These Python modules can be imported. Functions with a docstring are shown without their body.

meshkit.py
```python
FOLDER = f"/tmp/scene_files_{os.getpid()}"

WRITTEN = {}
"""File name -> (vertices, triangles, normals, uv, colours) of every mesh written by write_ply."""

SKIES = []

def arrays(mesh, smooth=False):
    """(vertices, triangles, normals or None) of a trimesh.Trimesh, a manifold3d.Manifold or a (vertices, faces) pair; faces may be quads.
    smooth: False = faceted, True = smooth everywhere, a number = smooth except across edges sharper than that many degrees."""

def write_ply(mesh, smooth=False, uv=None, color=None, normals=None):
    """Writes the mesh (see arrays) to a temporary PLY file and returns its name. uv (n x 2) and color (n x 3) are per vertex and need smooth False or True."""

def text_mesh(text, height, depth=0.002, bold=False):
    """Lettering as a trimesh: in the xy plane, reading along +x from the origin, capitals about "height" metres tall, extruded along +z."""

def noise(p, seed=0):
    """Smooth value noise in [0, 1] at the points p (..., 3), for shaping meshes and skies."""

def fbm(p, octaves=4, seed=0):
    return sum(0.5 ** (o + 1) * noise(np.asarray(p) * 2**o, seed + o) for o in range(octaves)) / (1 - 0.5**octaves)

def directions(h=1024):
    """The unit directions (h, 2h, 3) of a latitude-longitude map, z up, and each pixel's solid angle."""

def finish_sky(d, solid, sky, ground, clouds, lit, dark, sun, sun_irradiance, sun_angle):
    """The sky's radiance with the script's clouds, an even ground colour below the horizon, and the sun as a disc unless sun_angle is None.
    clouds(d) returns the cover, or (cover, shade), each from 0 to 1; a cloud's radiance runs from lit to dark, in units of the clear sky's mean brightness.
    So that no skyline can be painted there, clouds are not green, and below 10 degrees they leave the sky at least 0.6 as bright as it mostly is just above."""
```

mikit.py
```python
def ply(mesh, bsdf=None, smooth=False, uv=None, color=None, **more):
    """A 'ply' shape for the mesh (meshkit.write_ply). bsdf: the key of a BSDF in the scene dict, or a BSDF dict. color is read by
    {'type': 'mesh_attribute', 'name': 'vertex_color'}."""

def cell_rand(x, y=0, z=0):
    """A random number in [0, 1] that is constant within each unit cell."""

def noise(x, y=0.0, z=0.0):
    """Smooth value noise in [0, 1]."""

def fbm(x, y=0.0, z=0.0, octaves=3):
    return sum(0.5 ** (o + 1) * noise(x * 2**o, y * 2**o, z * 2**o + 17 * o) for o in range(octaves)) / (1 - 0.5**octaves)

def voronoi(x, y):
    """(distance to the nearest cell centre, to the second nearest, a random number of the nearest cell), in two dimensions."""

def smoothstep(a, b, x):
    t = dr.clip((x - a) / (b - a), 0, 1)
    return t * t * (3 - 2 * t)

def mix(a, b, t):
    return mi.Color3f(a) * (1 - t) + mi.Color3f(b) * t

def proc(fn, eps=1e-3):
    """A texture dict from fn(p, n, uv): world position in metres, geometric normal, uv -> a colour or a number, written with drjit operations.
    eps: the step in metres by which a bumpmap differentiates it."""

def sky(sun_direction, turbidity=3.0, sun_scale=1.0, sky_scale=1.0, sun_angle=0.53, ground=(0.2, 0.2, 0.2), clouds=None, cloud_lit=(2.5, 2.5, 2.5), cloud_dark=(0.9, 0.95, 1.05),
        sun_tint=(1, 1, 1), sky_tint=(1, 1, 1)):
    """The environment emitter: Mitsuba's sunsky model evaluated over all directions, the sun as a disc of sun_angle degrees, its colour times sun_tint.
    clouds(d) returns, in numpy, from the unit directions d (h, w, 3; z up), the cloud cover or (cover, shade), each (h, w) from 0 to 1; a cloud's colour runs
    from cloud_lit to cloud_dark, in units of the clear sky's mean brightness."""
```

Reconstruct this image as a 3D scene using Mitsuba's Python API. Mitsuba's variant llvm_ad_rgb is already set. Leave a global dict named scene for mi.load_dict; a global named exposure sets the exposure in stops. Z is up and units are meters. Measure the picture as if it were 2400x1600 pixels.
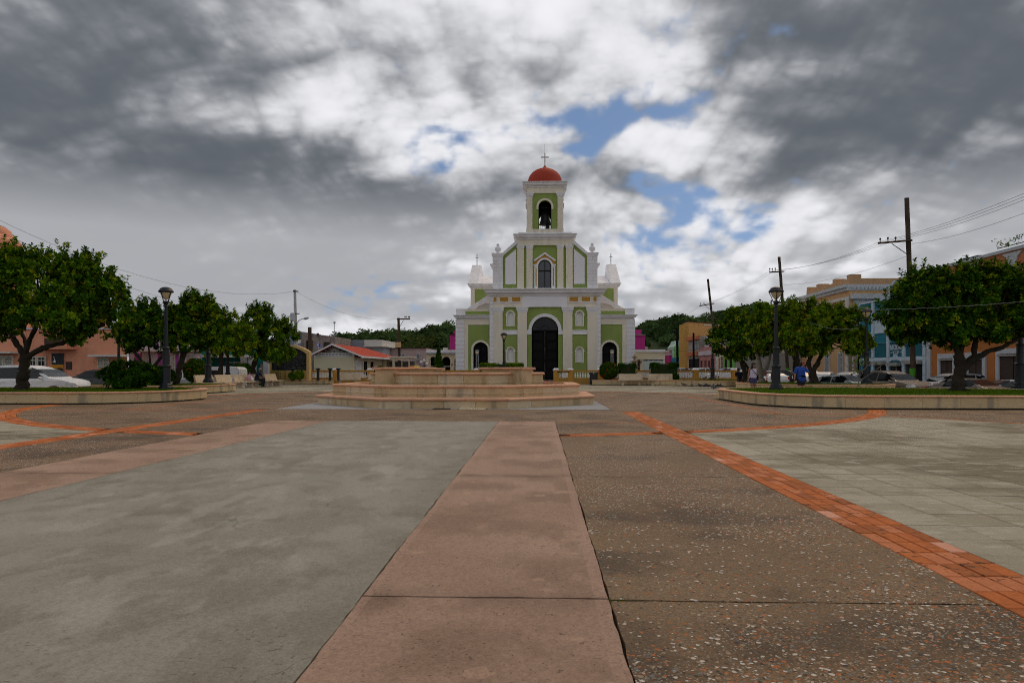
import math
import random
import numpy as np
import trimesh
import drjit as dr
import mitsuba as mi
import mikit
import meshkit
from manifold3d import Manifold
from shapely.geometry import Polygon, Point, box as sbox, LineString
from shapely.ops import unary_union
from shapely import affinity
from mikit import proc, noise, fbm, voronoi, cell_rand, smoothstep, mix

T4 = mi.ScalarTransform4f
scene, labels = {}, {}

# ------------------------------------------------------------------ camera, sky, exposure
F, H, YAW = 1650.0, 1.25, math.radians(2.22)       # focal length in pixels of the 2400 px photograph, eye height, yaw to the plaza's axis
FWD = (-math.sin(YAW), math.cos(YAW), 0.0)
scene['camera'] = {'type': 'perspective', 'fov': math.degrees(2 * math.atan(1200 / F)), 'fov_axis': 'x', 'near_clip': 0.05, 'far_clip': 6000.0,
                   'principal_point_offset_y': -66 / 1600,
                   'to_world': T4().look_at(origin=[0, 0, H], target=[FWD[0], FWD[1], H], up=[0, 0, 1])}
exposure = 1.4


def cloud_cover(d):
    x, y, z = d[..., 0], d[..., 1], d[..., 2]
    az = np.degrees(np.arctan2(x, y)) + math.degrees(YAW)
    az = (az + 180) % 360 - 180
    el = np.degrees(np.arcsin(np.clip(z, -1, 1)))

    def g(a, e, sa, se, rot=0):
        c, s = math.cos(math.radians(rot)), math.sin(math.radians(rot))
        u, v = (az - a) * c + (el - e) * s, -(az - a) * s + (el - e) * c
        return np.exp(-0.5 * ((u / sa) ** 2 + (v / se) ** 2))

    def pos(lift):                                                  # the cloud layer, flattened towards the horizon
        zz = z + lift
        return np.stack([x / (zz + .42), y / (zz + .42), zz * 0.6], -1)

    def lumps(q, f, n, seed):
        return sum((.47 ** k) * np.abs(2 * meshkit.noise(q * f * 2.07 ** k + 3.1 * k, seed + k) - 1) for k in range(n)) / 1.75

    def dens(q):
        w = np.stack([meshkit.fbm(q * 2.6, 3, s) for s in (11, 23, 37)], -1) - .5
        r = q + .10 * w
        return .50 * meshkit.fbm(r * 3.4, 5, 5) + .72 * lumps(r, 5.2, 6, 60), r

    q = pos(0)
    den, r = dens(q)
    above, _ = dens(pos(.055))
    near, _ = dens(pos(.018))
    close, _ = dens(pos(.006))
    relief = np.clip((above - den) * .95 + (near - den) * .85 + (close - den) * .9, -.55, .55)
    big = meshkit.fbm(r * 1.7, 3, 15)
    fine = meshkit.fbm(r * 26, 5, 44)
    cau = lumps(r, 12.5, 4, 80)
    gap = .80 * g(2.0, 18.2, 9.5, 2.2, 6) + .35 * g(6.5, 19.3, 4, 1.8) + 0.85 * g(13.4, 13.5, 3.8, 1.25, -24) + 1.05 * g(-5.6, 17.2, 3.4, 1.5, 12) + 0.55 * g(-9.8, 25.2, 2.6, 1.6) + 0.10 * g(13.0, 24.0, 1.0, 2.6, -35)
    gap = gap + 0.42 * g(7, 10.8, 9, 1.6) + 0.22 * g(-8, 6.2, 6, 1.2) + .4 * g(1, 25, 3, 1.2)
    puff = 1.0 * g(-0.4, 15.6, 3.2, 1.7, 5) + 0.8 * g(6.4, 13.2, 3.4, 1.1) + 0.6 * g(8.6, 16.4, 1.8, 0.9, 40) + 0.6 * g(-1.5, 19.5, 2.6, 0.8) + .5 * g(10.5, 18.5, 1.6, 1.4)
    dark = .56 * g(-34, 15, 13, 8) + .34 * g(-36, 6, 11, 4) + .60 * g(27, 20.3, 9.5, 4.6, 2) + .34 * g(35, 25, 9, 6) + .26 * g(-24, 25, 8, 3) + .40 * g(37, 8, 6, 4) + .10 * g(22, 6, 8, 2.5) + .20 * g(-15, 12, 7, 4) + .22 * g(19.5, 24, 4, 3)
    e = .745 + .28 * dark + .08 * np.clip((13 - el) / 4, 0, 1) * (1 - np.clip(gap, 0, 1)) + 1.25 * (den - .56) + .62 * (fine - .5) - .58 * np.clip(gap - .8 * puff, 0, 1.1)
    cover = np.clip((e - .12) / .30, 0, 1)
    cover = cover * cover * (3 - 2 * cover)
    rest = np.maximum(np.clip((np.abs(az) - 40) / 25, 0, 1), np.clip((el - 29) / 12, 0, 1))
    light = .56 * g(4, 28, 13, 5) + .40 * g(-19, 22.5, 4.5, 3.4, 20) + .36 * g(-11, 19.5, 5, 3.0, -24) + .50 * g(25, 12.2, 12, 1.5, 17) + .40 * g(14.0, 19.5, 3.0, 4.5, 30) + .30 * g(-18, 11.5, 1.8, 1.8) + .26 * g(17, 9.0, 9, 2.4) + .3 * g(16, 14, 4, 2)
    v = .62 + (dark - light) * (1 - rest) - .14 * rest + .75 * (big - .5) + 1.25 * relief - .35 * (den - .52) + .24 * (fine - .5) - .62 * (cau - .46) - .30 * np.clip(gap, 0, 1) * (1 - .3 * puff)
    shade = 1 / (1 + np.exp(-(v - .5) * 4.0))
    low = np.clip((14.5 - el) / 4.5, 0, 1)
    shade = shade * (1 - low) + low * (.74 * np.tanh(shade / .74 * (.6 + .4 * shade)))
    return cover, shade


scene['sky'] = mikit.sky((0.35, 0.62, 0.95), turbidity=3.0, sun_scale=0.20, sun_angle=24, sky_scale=0.8, clouds=cloud_cover,
                         cloud_lit=(4.7, 4.7, 4.85), cloud_dark=(0.58, 0.66, 0.77), ground=(0.13, 0.12, 0.11), sky_tint=(0.95, 1.0, 1.1), sun_tint=(1.15, 1.0, 0.78))



# ------------------------------------------------------------------ helpers
def c2w(X, D):
    return np.array([X * math.cos(YAW) - D * math.sin(YAW), X * math.sin(YAW) + D * math.cos(YAW)])


def ground_at(x, y, z=0.0):
    """The place on the level z that the photograph shows at its pixel (x, y)."""
    D = (H - z) * F / (y - 866)
    return c2w((x - 1200) / F * D, D)


def at(x, y, D):
    """The place at the camera depth D that the photograph shows at its pixel (x, y)."""
    w = c2w((x - 1200) / F * D, D)
    return np.array([w[0], w[1], H + (866 - y) / F * D])


def uniq(name, taken):
    if name not in taken:
        return name
    k = 1
    while f'{name}_{k:03d}' in taken:
        k += 1
    return f'{name}_{k:03d}'


KEYS = {}


def thing(name, label=None, cat=None, group=None, kind=None):
    key = uniq(name, KEYS)
    KEYS[key] = {}
    labels[key] = {}
    if label:
        labels[key]['label'] = label
    if cat:
        labels[key]['category'] = cat
    if group:
        labels[key]['group'] = group
    if kind:
        labels[key]['kind'] = kind
    return key


_numbers = {}


def child(parent, name):
    n = _numbers.get((parent, name), 0)
    _numbers[(parent, name)] = n + 1
    return f'{parent}__{name}' + (f'_{n:03d}' if n else '')


def shape(mesh, mat, smooth=False, color=None):
    return mikit.ply(mesh, mat, smooth=smooth, color=color)


def part(parent, name, mesh, mat, smooth=False, tw=None, label=None, kind=None, color=None):
    key = child(parent, name)
    s = mesh if isinstance(mesh, dict) else shape(mesh, mat, smooth, color)
    scene[key] = {**s, 'to_world': tw} if tw is not None else s
    if label or kind:
        labels[key] = {k: v for k, v in (('label', label), ('kind', kind)) if v}
    return key


def solo(name, mesh, mat, smooth=False, label=None, cat=None, group=None, kind=None, tw=None, color=None):
    key = thing(name, label, cat, group, kind)
    s = mesh if isinstance(mesh, dict) else shape(mesh, mat, smooth, color)
    scene[key] = {**s, 'to_world': tw} if tw is not None else s
    return key


class Proto:
    """The parts of one kind of thing, each written once; place() adds a copy of them under a key of its own."""

    def __init__(self):
        self.parts, self.n = [], {}

    def add(self, name, mesh, mat, smooth=False, color=None):
        k = self.n.get(name, 0)
        self.n[name] = k + 1
        full = name + (f'_{k:03d}' if k else '')
        self.parts.append((full, shape(mesh, mat, smooth, color), mat))
        return full

    def place(self, name, tw, label, cat, group=None, swap=None, skip=()):
        key = thing(name, label, cat, group)
        for n, s, m in self.parts:
            if n.split('__')[0].split('_0')[0] in skip:
                continue
            s = {**s, 'to_world': tw}
            if swap and m in swap:
                s['bsdf'] = {'type': 'ref', 'id': swap[m]}
            scene[f'{key}__{n}'] = s
        return key


def tf(loc, rz=0.0, s=1.0):
    return T4().translate([float(v) for v in loc]) @ T4().rotate([0, 0, 1], math.degrees(rz)) @ T4().scale(s)


def bx(x0, x1, y0, y1, z0, z1):
    m = trimesh.creation.box((abs(x1 - x0), abs(y1 - y0), abs(z1 - z0)))
    m.apply_translation(((x0 + x1) / 2, (y0 + y1) / 2, (z0 + z1) / 2))
    return m


def cat(*ms):
    ms = [m for x in ms for m in (x if isinstance(x, (list, tuple)) else [x])]
    return trimesh.util.concatenate(ms)


def tri_poly(poly, h):
    polys = list(poly.geoms) if hasattr(poly, 'geoms') else [poly]
    return cat([trimesh.creation.extrude_polygon(p, h, engine='earcut') for p in polys if p.geom_type == 'Polygon' and p.area > 1e-7])


def ext_z(poly, z0, z1):
    m = tri_poly(poly, z1 - z0)
    m.apply_translation((0, 0, z0))
    return m


def ext_y(poly, y0, y1):
    """A polygon drawn in (x, z), given depth from y0 to y1."""
    m = tri_poly(poly, y1 - y0)
    v = m.vertices.copy()
    m.vertices = np.stack([v[:, 0], y1 - v[:, 2], v[:, 1]], -1)
    return m


def ext_x(poly, x0, x1):
    """A polygon drawn in (y, z), given depth from x0 to x1."""
    m = tri_poly(poly, x1 - x0)
    v = m.vertices.copy()
    m.vertices = np.stack([x0 + v[:, 2], v[:, 0], v[:, 1]], -1)
    return m


def arch(cx, z0, half, spring, n=18):
    a = np.linspace(0, np.pi, n)
    return Polygon([(cx + half, z0)] + [(cx + half * math.cos(t), spring + half * math.sin(t)) for t in a] + [(cx - half, z0)])


def lathe(prof, n=16, cap=True):
    prof = [(max(r, 0.0005), z) for r, z in prof]
    a = np.arange(n) * 2 * np.pi / n
    v = np.array([(r * math.cos(t), r * math.sin(t), z) for r, z in prof for t in a])
    f = []
    for i in range(len(prof) - 1):
        for j in range(n):
            k = (j + 1) % n
            f += [(i * n + j, i * n + k, (i + 1) * n + k), (i * n + j, (i + 1) * n + k, (i + 1) * n + j)]
    m = len(prof) - 1
    v = np.vstack([v, [(0, 0, prof[0][1]), (0, 0, prof[-1][1])]])
    for j in range(n):
        k = (j + 1) % n
        f += [(len(v) - 2, k, j), (len(v) - 1, m * n + j, m * n + k)]
    return trimesh.Trimesh(v, np.array(f), process=False)


def tube(pts, rad, n=8):
    p = np.asarray(pts, float)
    r = np.broadcast_to(np.asarray(rad, float), (len(p),))
    t = np.gradient(p, axis=0)
    t /= np.linalg.norm(t, axis=1, keepdims=True) + 1e-12
    up = np.array([0, 0, 1.0]) if abs(t[0, 2]) < 0.9 else np.array([1.0, 0, 0])
    a = np.cross(t[0], up)
    a /= np.linalg.norm(a)
    rings = []
    for i in range(len(p)):
        a = a - t[i] * (a @ t[i])
        a /= np.linalg.norm(a) + 1e-12
        b = np.cross(t[i], a)
        ang = np.arange(n) * 2 * np.pi / n
        rings.append(p[i] + r[i] * (np.cos(ang)[:, None] * a + np.sin(ang)[:, None] * b))
    v = np.vstack(rings + [p[:1], p[-1:]])
    f = []
    for i in range(len(p) - 1):
        for j in range(n):
            k = (j + 1) % n
            f += [(i * n + j, i * n + k, (i + 1) * n + k), (i * n + j, (i + 1) * n + k, (i + 1) * n + j)]
    e = (len(p) - 1) * n
    for j in range(n):
        k = (j + 1) % n
        f += [(len(v) - 2, k, j), (len(v) - 1, e + j, e + k)]
    return trimesh.Trimesh(v, np.array(f), process=False)


def curve(pts, n=10):
    """A smooth polyline through the points (Catmull-Rom)."""
    p = np.asarray(pts, float)
    p = np.vstack([2 * p[0] - p[1], p, 2 * p[-1] - p[-2]])
    out = []
    for i in range(1, len(p) - 2):
        for t in np.linspace(0, 1, n, endpoint=False):
            out.append(0.5 * (2 * p[i] + (p[i + 1] - p[i - 1]) * t + (2 * p[i - 1] - 5 * p[i] + 4 * p[i + 1] - p[i + 2]) * t * t + (3 * p[i] - p[i - 1] - 3 * p[i + 1] + p[i + 2]) * t ** 3))
    return np.array(out + [p[-2]])


def sag(a, b, drop, n=14):
    t = np.linspace(0, 1, n)[:, None]
    p = np.asarray(a) * (1 - t) + np.asarray(b) * t
    p[:, 2] -= 4 * drop * (t * (1 - t))[:, 0]
    return p


def hull(*spheres):
    """The convex hull of spheres (centre, radius) as a Manifold."""
    return Manifold.batch_hull([Manifold.sphere(float(r), 12).translate([float(v) for v in c]) for c, r in spheres])


def soften(man, edge, it=8):
    m = man.refine_to_length(edge).to_mesh()
    t = trimesh.Trimesh(m.vert_properties[:, :3], m.tri_verts, process=True)
    trimesh.smoothing.filter_taubin(t, iterations=it)
    return t


def from_manifold(man):
    m = man.to_mesh()
    return trimesh.Trimesh(m.vert_properties[:, :3], m.tri_verts, process=False)


def cornice(x0, x1, y0, y1, z0, z1, over):
    """A moulded cornice round a block: fillet, sloping cyma, fascia and top fillet."""
    h = z1 - z0

    def fr(o0, o1, a, b):
        p = np.array([(x0 - o0, y0 - o0, a), (x1 + o0, y0 - o0, a), (x1 + o0, y1 + o0, a), (x0 - o0, y1 + o0, a),
                      (x0 - o1, y0 - o1, b), (x1 + o1, y0 - o1, b), (x1 + o1, y1 + o1, b), (x0 - o1, y1 + o1, b)])
        return trimesh.Trimesh(p, [(0, 2, 1), (0, 3, 2), (4, 5, 6), (4, 6, 7), (0, 1, 5), (0, 5, 4), (1, 2, 6), (1, 6, 5), (2, 3, 7), (2, 7, 6), (3, 0, 4), (3, 4, 7)], process=False)
    return cat(fr(over * .18, over * .18, z0, z0 + h * .18), fr(over * .25, over * .62, z0 + h * .18, z0 + h * .45), fr(over * .70, over * .72, z0 + h * .45, z0 + h * .72), fr(over * .78, over, z0 + h * .72, z0 + h * .92), fr(over * 1.02, over * 1.02, z0 + h * .92, z1))


# ------------------------------------------------------------------ materials
def plain(key, col, rough=0.7, spec=0.3, metal=0.0, **more):
    scene[key] = {'type': 'twosided', 'bsdf': {'type': 'principled', 'base_color': {'type': 'rgb', 'value': list(col)}, 'roughness': rough, 'specular': spec, 'metallic': metal, **more}}


def textured(key, fn, rough=0.8, spec=0.25, bump=None, eps=1e-3):
    b = {'type': 'principled', 'base_color': proc(fn), 'roughness': proc(rough) if callable(rough) else rough, 'specular': spec}
    if bump:
        b = {'type': 'bumpmap', 'arbitrary': proc(bump, eps), 'scale': 1.0, 'bsdf': b}
    scene[key] = {'type': 'twosided', 'bsdf': b}


def C(*v):
    return mi.Color3f(*v)


def f_aggregate(p, n, uv):
    big = fbm(p.x * 0.7, p.y * 0.7, 3.0, 4)
    worn = smoothstep(0.40, 0.64, fbm(p.x * 0.95 + 9, p.y * 1.1, 1.0, 4))
    base = mix(C(.105, .064, .032), C(.20, .132, .073), big)
    base = mix(base, C(.055, .038, .024), smoothstep(.50, .74, fbm(p.x * 1.5, p.y * 1.5 + 30, 2.0, 4)) * .75)
    base = base * (0.66 + 0.68 * noise(p.x * 150, p.y * 150, 2.0))
    wx = p.x + 0.012 * noise(p.x * 45, p.y * 45)
    wy = p.y + 0.012 * noise(p.x * 40 + 3, p.y * 40)
    d1, d2, r = voronoi(wx * 40, wy * 40)
    inside = smoothstep(.40, .30, d1 / (0.45 + 0.85 * cell_rand(r * 9999, 3, 1)))
    hue = cell_rand(r * 7777, 1, 2)
    col = dr.select(hue < .22, C(.50, .46, .40), dr.select(hue < .46, C(.34, .105, .028), dr.select(hue < .60, C(.13, .14, .13), dr.select(hue < .78, C(.27, .20, .13), C(.045, .034, .026)))))
    keep = smoothstep(.34, .30, cell_rand(r * 4242, 5, 7) * (.42 + 1.1 * worn))
    base = mix(base, col, inside * (.12 + .88 * keep))
    e1, e2, r2 = voronoi(p.x * 62 + 7, p.y * 62)
    grit = smoothstep(.32, .2, e1) * (cell_rand(r2 * 999, 2, 9) > .62)
    g2 = cell_rand(r2 * 555, 4, 4)
    return mix(base, dr.select(g2 < .55, C(.44, .38, .31), C(.30, .11, .035)), grit * .6 * (1 - worn * .75))


def f_grey(p, n, uv):
    a = fbm(p.x * 1.7, p.y * 1.3, 1.0, 5)
    b = fbm(p.x * 4.4 + 5, p.y * 2.2, 4.0, 5)
    s = smoothstep(.44, .66, fbm(p.x * 2.9 + 2 * a, p.y * 2.1, 8.0, 5))
    c = mix(C(.220, .202, .163), C(.295, .278, .238), a)
    c = mix(c, C(.150, .130, .096), s * .36)
    c = mix(c, C(.345, .328, .285), smoothstep(.58, .76, b) * .5)
    c = mix(c, C(.15, .13, .098), smoothstep(.56, .74, fbm(p.x * 6, p.y * 4, 14.0, 4)) * .35)
    edge = smoothstep(.5, .03, dr.minimum(dr.abs(p.x + 0.98), dr.abs(p.x + 5.14)))
    c = mix(c, C(.15, .132, .10), edge * .6 * b)
    g = noise(p.x * 140, p.y * 140, 2.0)
    pit = smoothstep(.86, .93, noise(p.x * 55, p.y * 55, 6.0)) * smoothstep(.5, .62, fbm(p.x * 1.1, p.y * 1.1 + 7, 3.0, 3))
    cr = dr.abs(fbm(p.x * .5 + 2, p.y * .4 + 1, 12.0, 5) - .5)
    crack = smoothstep(.0016, .0, cr) * smoothstep(.55, .6, fbm(p.x * .5, p.y * .5, 23.0, 2))
    return c * (.74 + .34 * g + .18 * noise(p.x * 55, p.y * 55, 9.0)) * (1 - .4 * pit) * (1 - .4 * crack)


def f_pink(p, n, uv):
    a = fbm(p.x * 1.1, p.y * 0.8, 1.0, 5)
    c = mix(C(.265, .170, .122), C(.36, .245, .182), a)
    c = mix(c, C(.19, .122, .083), smoothstep(.46, .72, fbm(p.x * 2.2, p.y * 1.6, 9.0, 5)) * .6)
    c = mix(c, C(.42, .275, .20), smoothstep(.74, .77, fbm(p.x * 4.2, p.y * 5, 15.0, 3)) * .45)
    j = dr.minimum(dr.abs(p.y - 3.86), dr.abs(p.y - 8.3))
    c = mix(c, C(.125, .08, .055), smoothstep(.30, .0, j) * .5 * noise(p.x * 6, p.y * 5, 1.0))
    rim = smoothstep(.085, .075, dr.abs(p.x - .38)) + smoothstep(.06, .05, dr.abs(p.x + .98))
    c = mix(c, C(.36, .235, .18), rim * (.25 + .4 * noise(p.x * 9, p.y * 2.5, 3.0)))
    pit = smoothstep(.86, .93, noise(p.x * 60, p.y * 60, 6.0))
    return c * (.74 + .34 * noise(p.x * 130, p.y * 130, 2.0) + .18 * noise(p.x * 50, p.y * 50, 7.0)) * (1 - .4 * pit)


def f_tile(p, n, uv):
    s = .465
    fx, fy = (p.x - 3.37) / s, (p.y - .195) / s
    i, j = dr.floor(fx + 200), dr.floor(fy + 200)
    r, r2 = cell_rand(i, j, 4), cell_rand(i, j, 9)
    a = fbm(p.x * 1.3, p.y * 1.1, 1.0, 4)
    stain = smoothstep(.44, .66, fbm(p.x * .5, p.y * .62, 6.0, 5) + .20 * (r - .5))
    c = mix(C(.235, .208, .148), C(.37, .340, .262), .4 * a + .6 * r)
    c = mix(c, C(.105, .082, .045), stain * .74)
    c = mix(c, C(.45, .425, .355), smoothstep(.58, .75, fbm(p.x * 3 + 9 * r2, p.y * 9, 2.0, 4)) * .4)
    c = mix(c, C(.16, .135, .09), smoothstep(.60, .8, fbm(p.x * 5, p.y * 8 + 9 * r2, 7.0, 3)) * .4)
    ex, ey = fx - dr.floor(fx), fy - dr.floor(fy)
    e = dr.minimum(dr.minimum(ex, 1 - ex), dr.minimum(ey, 1 - ey))
    c = mix(c, C(.19, .165, .115), smoothstep(.10, .0, e) * .5 * noise(p.x * 3, p.y * 3, 5.0))
    return c * (.82 + .36 * noise(p.x * 120, p.y * 120, 3.0))


def f_brick(k):
    lo, hi = ((.36, .090, .018), (.47, .135, .032)) if k == 0 else ((.41, .125, .046), (.51, .18, .075)) if k == 1 else ((.26, .068, .016), (.37, .108, .026)) if k == 2 else ((.52, .24, .16), (.60, .30, .20))

    def fn(p, n, uv):
        c = mix(C(*lo), C(*hi), fbm(p.x * 9, p.y * 9, 1.0, 4))
        pit = smoothstep(.62, .74, fbm(p.x * 26, p.y * 26, 5.0, 3)) * smoothstep(.35, .6, fbm(p.x * 1.7, p.y * 1.7, 3.0, 2))
        c = mix(c, C(.10, .040, .012), pit * (.8 if k != 3 else .2))
        return c * (.86 + .28 * noise(p.x * 110, p.y * 110, 2.0))
    return fn


def f_stone(lo, hi, dirt, drip=.5):
    def fn(p, n, uv):
        a = fbm(p.x * 2.2, p.y * 2.2, p.z * 2.2, 4)
        c = mix(C(*lo), C(*hi), a)
        st = smoothstep(.50, .74, fbm((p.x + p.y) * 3.1, (p.x - p.y) * 3.1, p.z * .7, 4))
        c = mix(c, C(*dirt), st * drip)
        return c * (.80 + .40 * noise(p.x * 55, p.y * 55, p.z * 55))
    return fn


def f_wall(col, dirt=(.8, .8, .78), amt=.25, scale=1.0):
    def fn(p, n, uv):
        a = fbm(p.x * .6 * scale, p.y * .6 * scale, p.z * .6 * scale, 4)
        st = smoothstep(.48, .75, fbm((p.x + p.y) * 1.7 * scale, (p.x - p.y) * 1.7, p.z * .35 * scale, 4))
        c = C(*col) * (.92 + .16 * a)
        return mix(c, c * C(*dirt) * .8, st * amt)
    return fn


textured('m_aggregate', f_aggregate, rough=.72, spec=.28)
textured('m_grey', f_grey, rough=.75, spec=.25)
textured('m_pink', f_pink, rough=.78, spec=.22)
textured('m_tile', f_tile, rough=.7, spec=.3)
for k in range(4):
    textured(f'm_brick{k}', f_brick(k), rough=.75)
textured('m_stone', f_stone((.45, .325, .175), (.62, .475, .29), (.21, .165, .10)), rough=.75)
textured('m_stonepale', f_stone((.50, .40, .25), (.66, .54, .37), (.28, .24, .17), .7), rough=.75)
textured('m_cap', f_stone((.52, .275, .165), (.64, .37, .24), (.33, .20, .12), .4), rough=.65)
textured('m_planter', f_stone((.50, .375, .20), (.62, .485, .29), (.25, .225, .165), .75), rough=.8)
textured('m_bench', f_stone((.47, .37, .25), (.62, .51, .37), (.28, .225, .15), .6), rough=.8)
textured('m_green', f_wall((.255, .335, .090), amt=.30), rough=.8)
textured('m_cream', f_wall((.76, .70, .575), amt=.30), rough=.8)
textured('m_white', f_wall((.78, .765, .785), amt=.30), rough=.8)
textured('m_salmon', f_wall((.68, .30, .185), amt=.25), rough=.85)
textured('m_rubble', f_stone((.20, .165, .145), (.36, .30, .27), (.10, .085, .08), .8), rough=.9)
textured('m_soil', f_wall((.045, .085, .010), amt=.5, scale=3), rough=.95)
textured('m_asphalt', f_wall((.07, .068, .065), amt=.4), rough=.85)
textured('m_roofred', f_wall((.37, .043, .018), amt=.3, scale=2), rough=.8)
textured('m_hill', f_wall((.020, .035, .010), amt=.4, scale=.3), rough=.95)
textured('m_bark', f_stone((.022, .017, .011), (.052, .041, .029), (.012, .010, .007), .5), rough=.95)
textured('m_palebark', f_stone((.16, .14, .11), (.24, .21, .17), (.08, .07, .05), .5), rough=.95)
textured('m_wood', f_stone((.050, .033, .022), (.095, .066, .048), (.025, .019, .014), .6), rough=.9)
plain('m_joint', (.045, .038, .03), .95, .1)
plain('m_apron', (.255, .255, .26), .8)
plain('m_panelwhite', (.79, .78, .81), .75)
plain('m_ochre', (.46, .235, .042), .8)
plain('m_ochredark', (.36, .20, .045), .85)
plain('m_dome', (.36, .045, .022), .7, .25)
plain('m_black', (.006, .006, .007), .7, .15)
plain('m_iron', (.012, .014, .019), .5, .4)
plain('m_doordark', (.006, .005, .005), .85, .1)
plain('m_glassdark', (.010, .012, .016), .16, .3)
plain('m_stained', (.022, .03, .045), .10, .6)
plain('m_opal', (.62, .50, .30), .35, .5)
plain('m_bronze', (.012, .012, .014), .42, .5)
plain('m_tan', (.52, .36, .15), .8)
plain('m_tanlow', (.42, .26, .075), .85)
plain('m_baluster', (.78, .76, .76), .7)
plain('m_steel', (.45, .46, .48), .45, .5, .6)
plain('m_concretepole', (.42, .43, .43), .8)
plain('m_wire', (.03, .03, .035), .7)
plain('m_palewire', (.32, .36, .36), .6)
plain('m_polegreen', (.05, .26, .012), .7)
plain('m_cross', (.50, .47, .42), .5)
plain('m_bell', (.014, .012, .011), .5, .3)
plain('m_trash', (.028, .031, .034), .6)
plain('m_gold', (.55, .40, .20), .4)
plain('m_peach', (.55, .335, .17), .85)
plain('m_peachdark', (.46, .28, .15), .85)
plain('m_trimgrey', (.47, .49, .515), .8)
plain('m_teal', (.008, .16, .225), .7)
plain('m_tealdark', (.005, .105, .145), .7)
plain('m_bluewhite', (.46, .55, .62), .75)
plain('m_orange', (.44, .155, .042), .85)
plain('m_orangetop', (.46, .165, .075), .85)
plain('m_purple', (.33, .085, .33), .8)
plain('m_lilac', (.56, .50, .57), .8)
plain('m_jade', (.008, .25, .19), .75)
plain('m_jadedark', (.005, .15, .115), .75)
plain('m_offwhite', (.58, .56, .52), .8)
plain('m_palegrey', (.46, .47, .50), .85)
plain('m_bluegrey', (.24, .255, .30), .85)
plain('m_steelblue', (.19, .24, .30), .7)
plain('m_pinkwash', (.50, .375, .355), .9)
plain('m_magenta', (.47, .035, .22), .8)
plain('m_creamlow', (.72, .64, .46), .85)
plain('m_mustard', (.46, .25, .055), .85)
plain('m_apricot', (.60, .33, .12), .85)
plain('m_shoporange', (.46, .15, .06), .8)
plain('m_shopgrey', (.30, .28, .25), .85)
plain('m_rose', (.44, .21, .20), .85)
plain('m_lime', (.15, .42, .10), .8)
plain('m_palegreen', (.36, .55, .44), .85)
plain('m_awningblue', (.10, .30, .55), .6)
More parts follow.
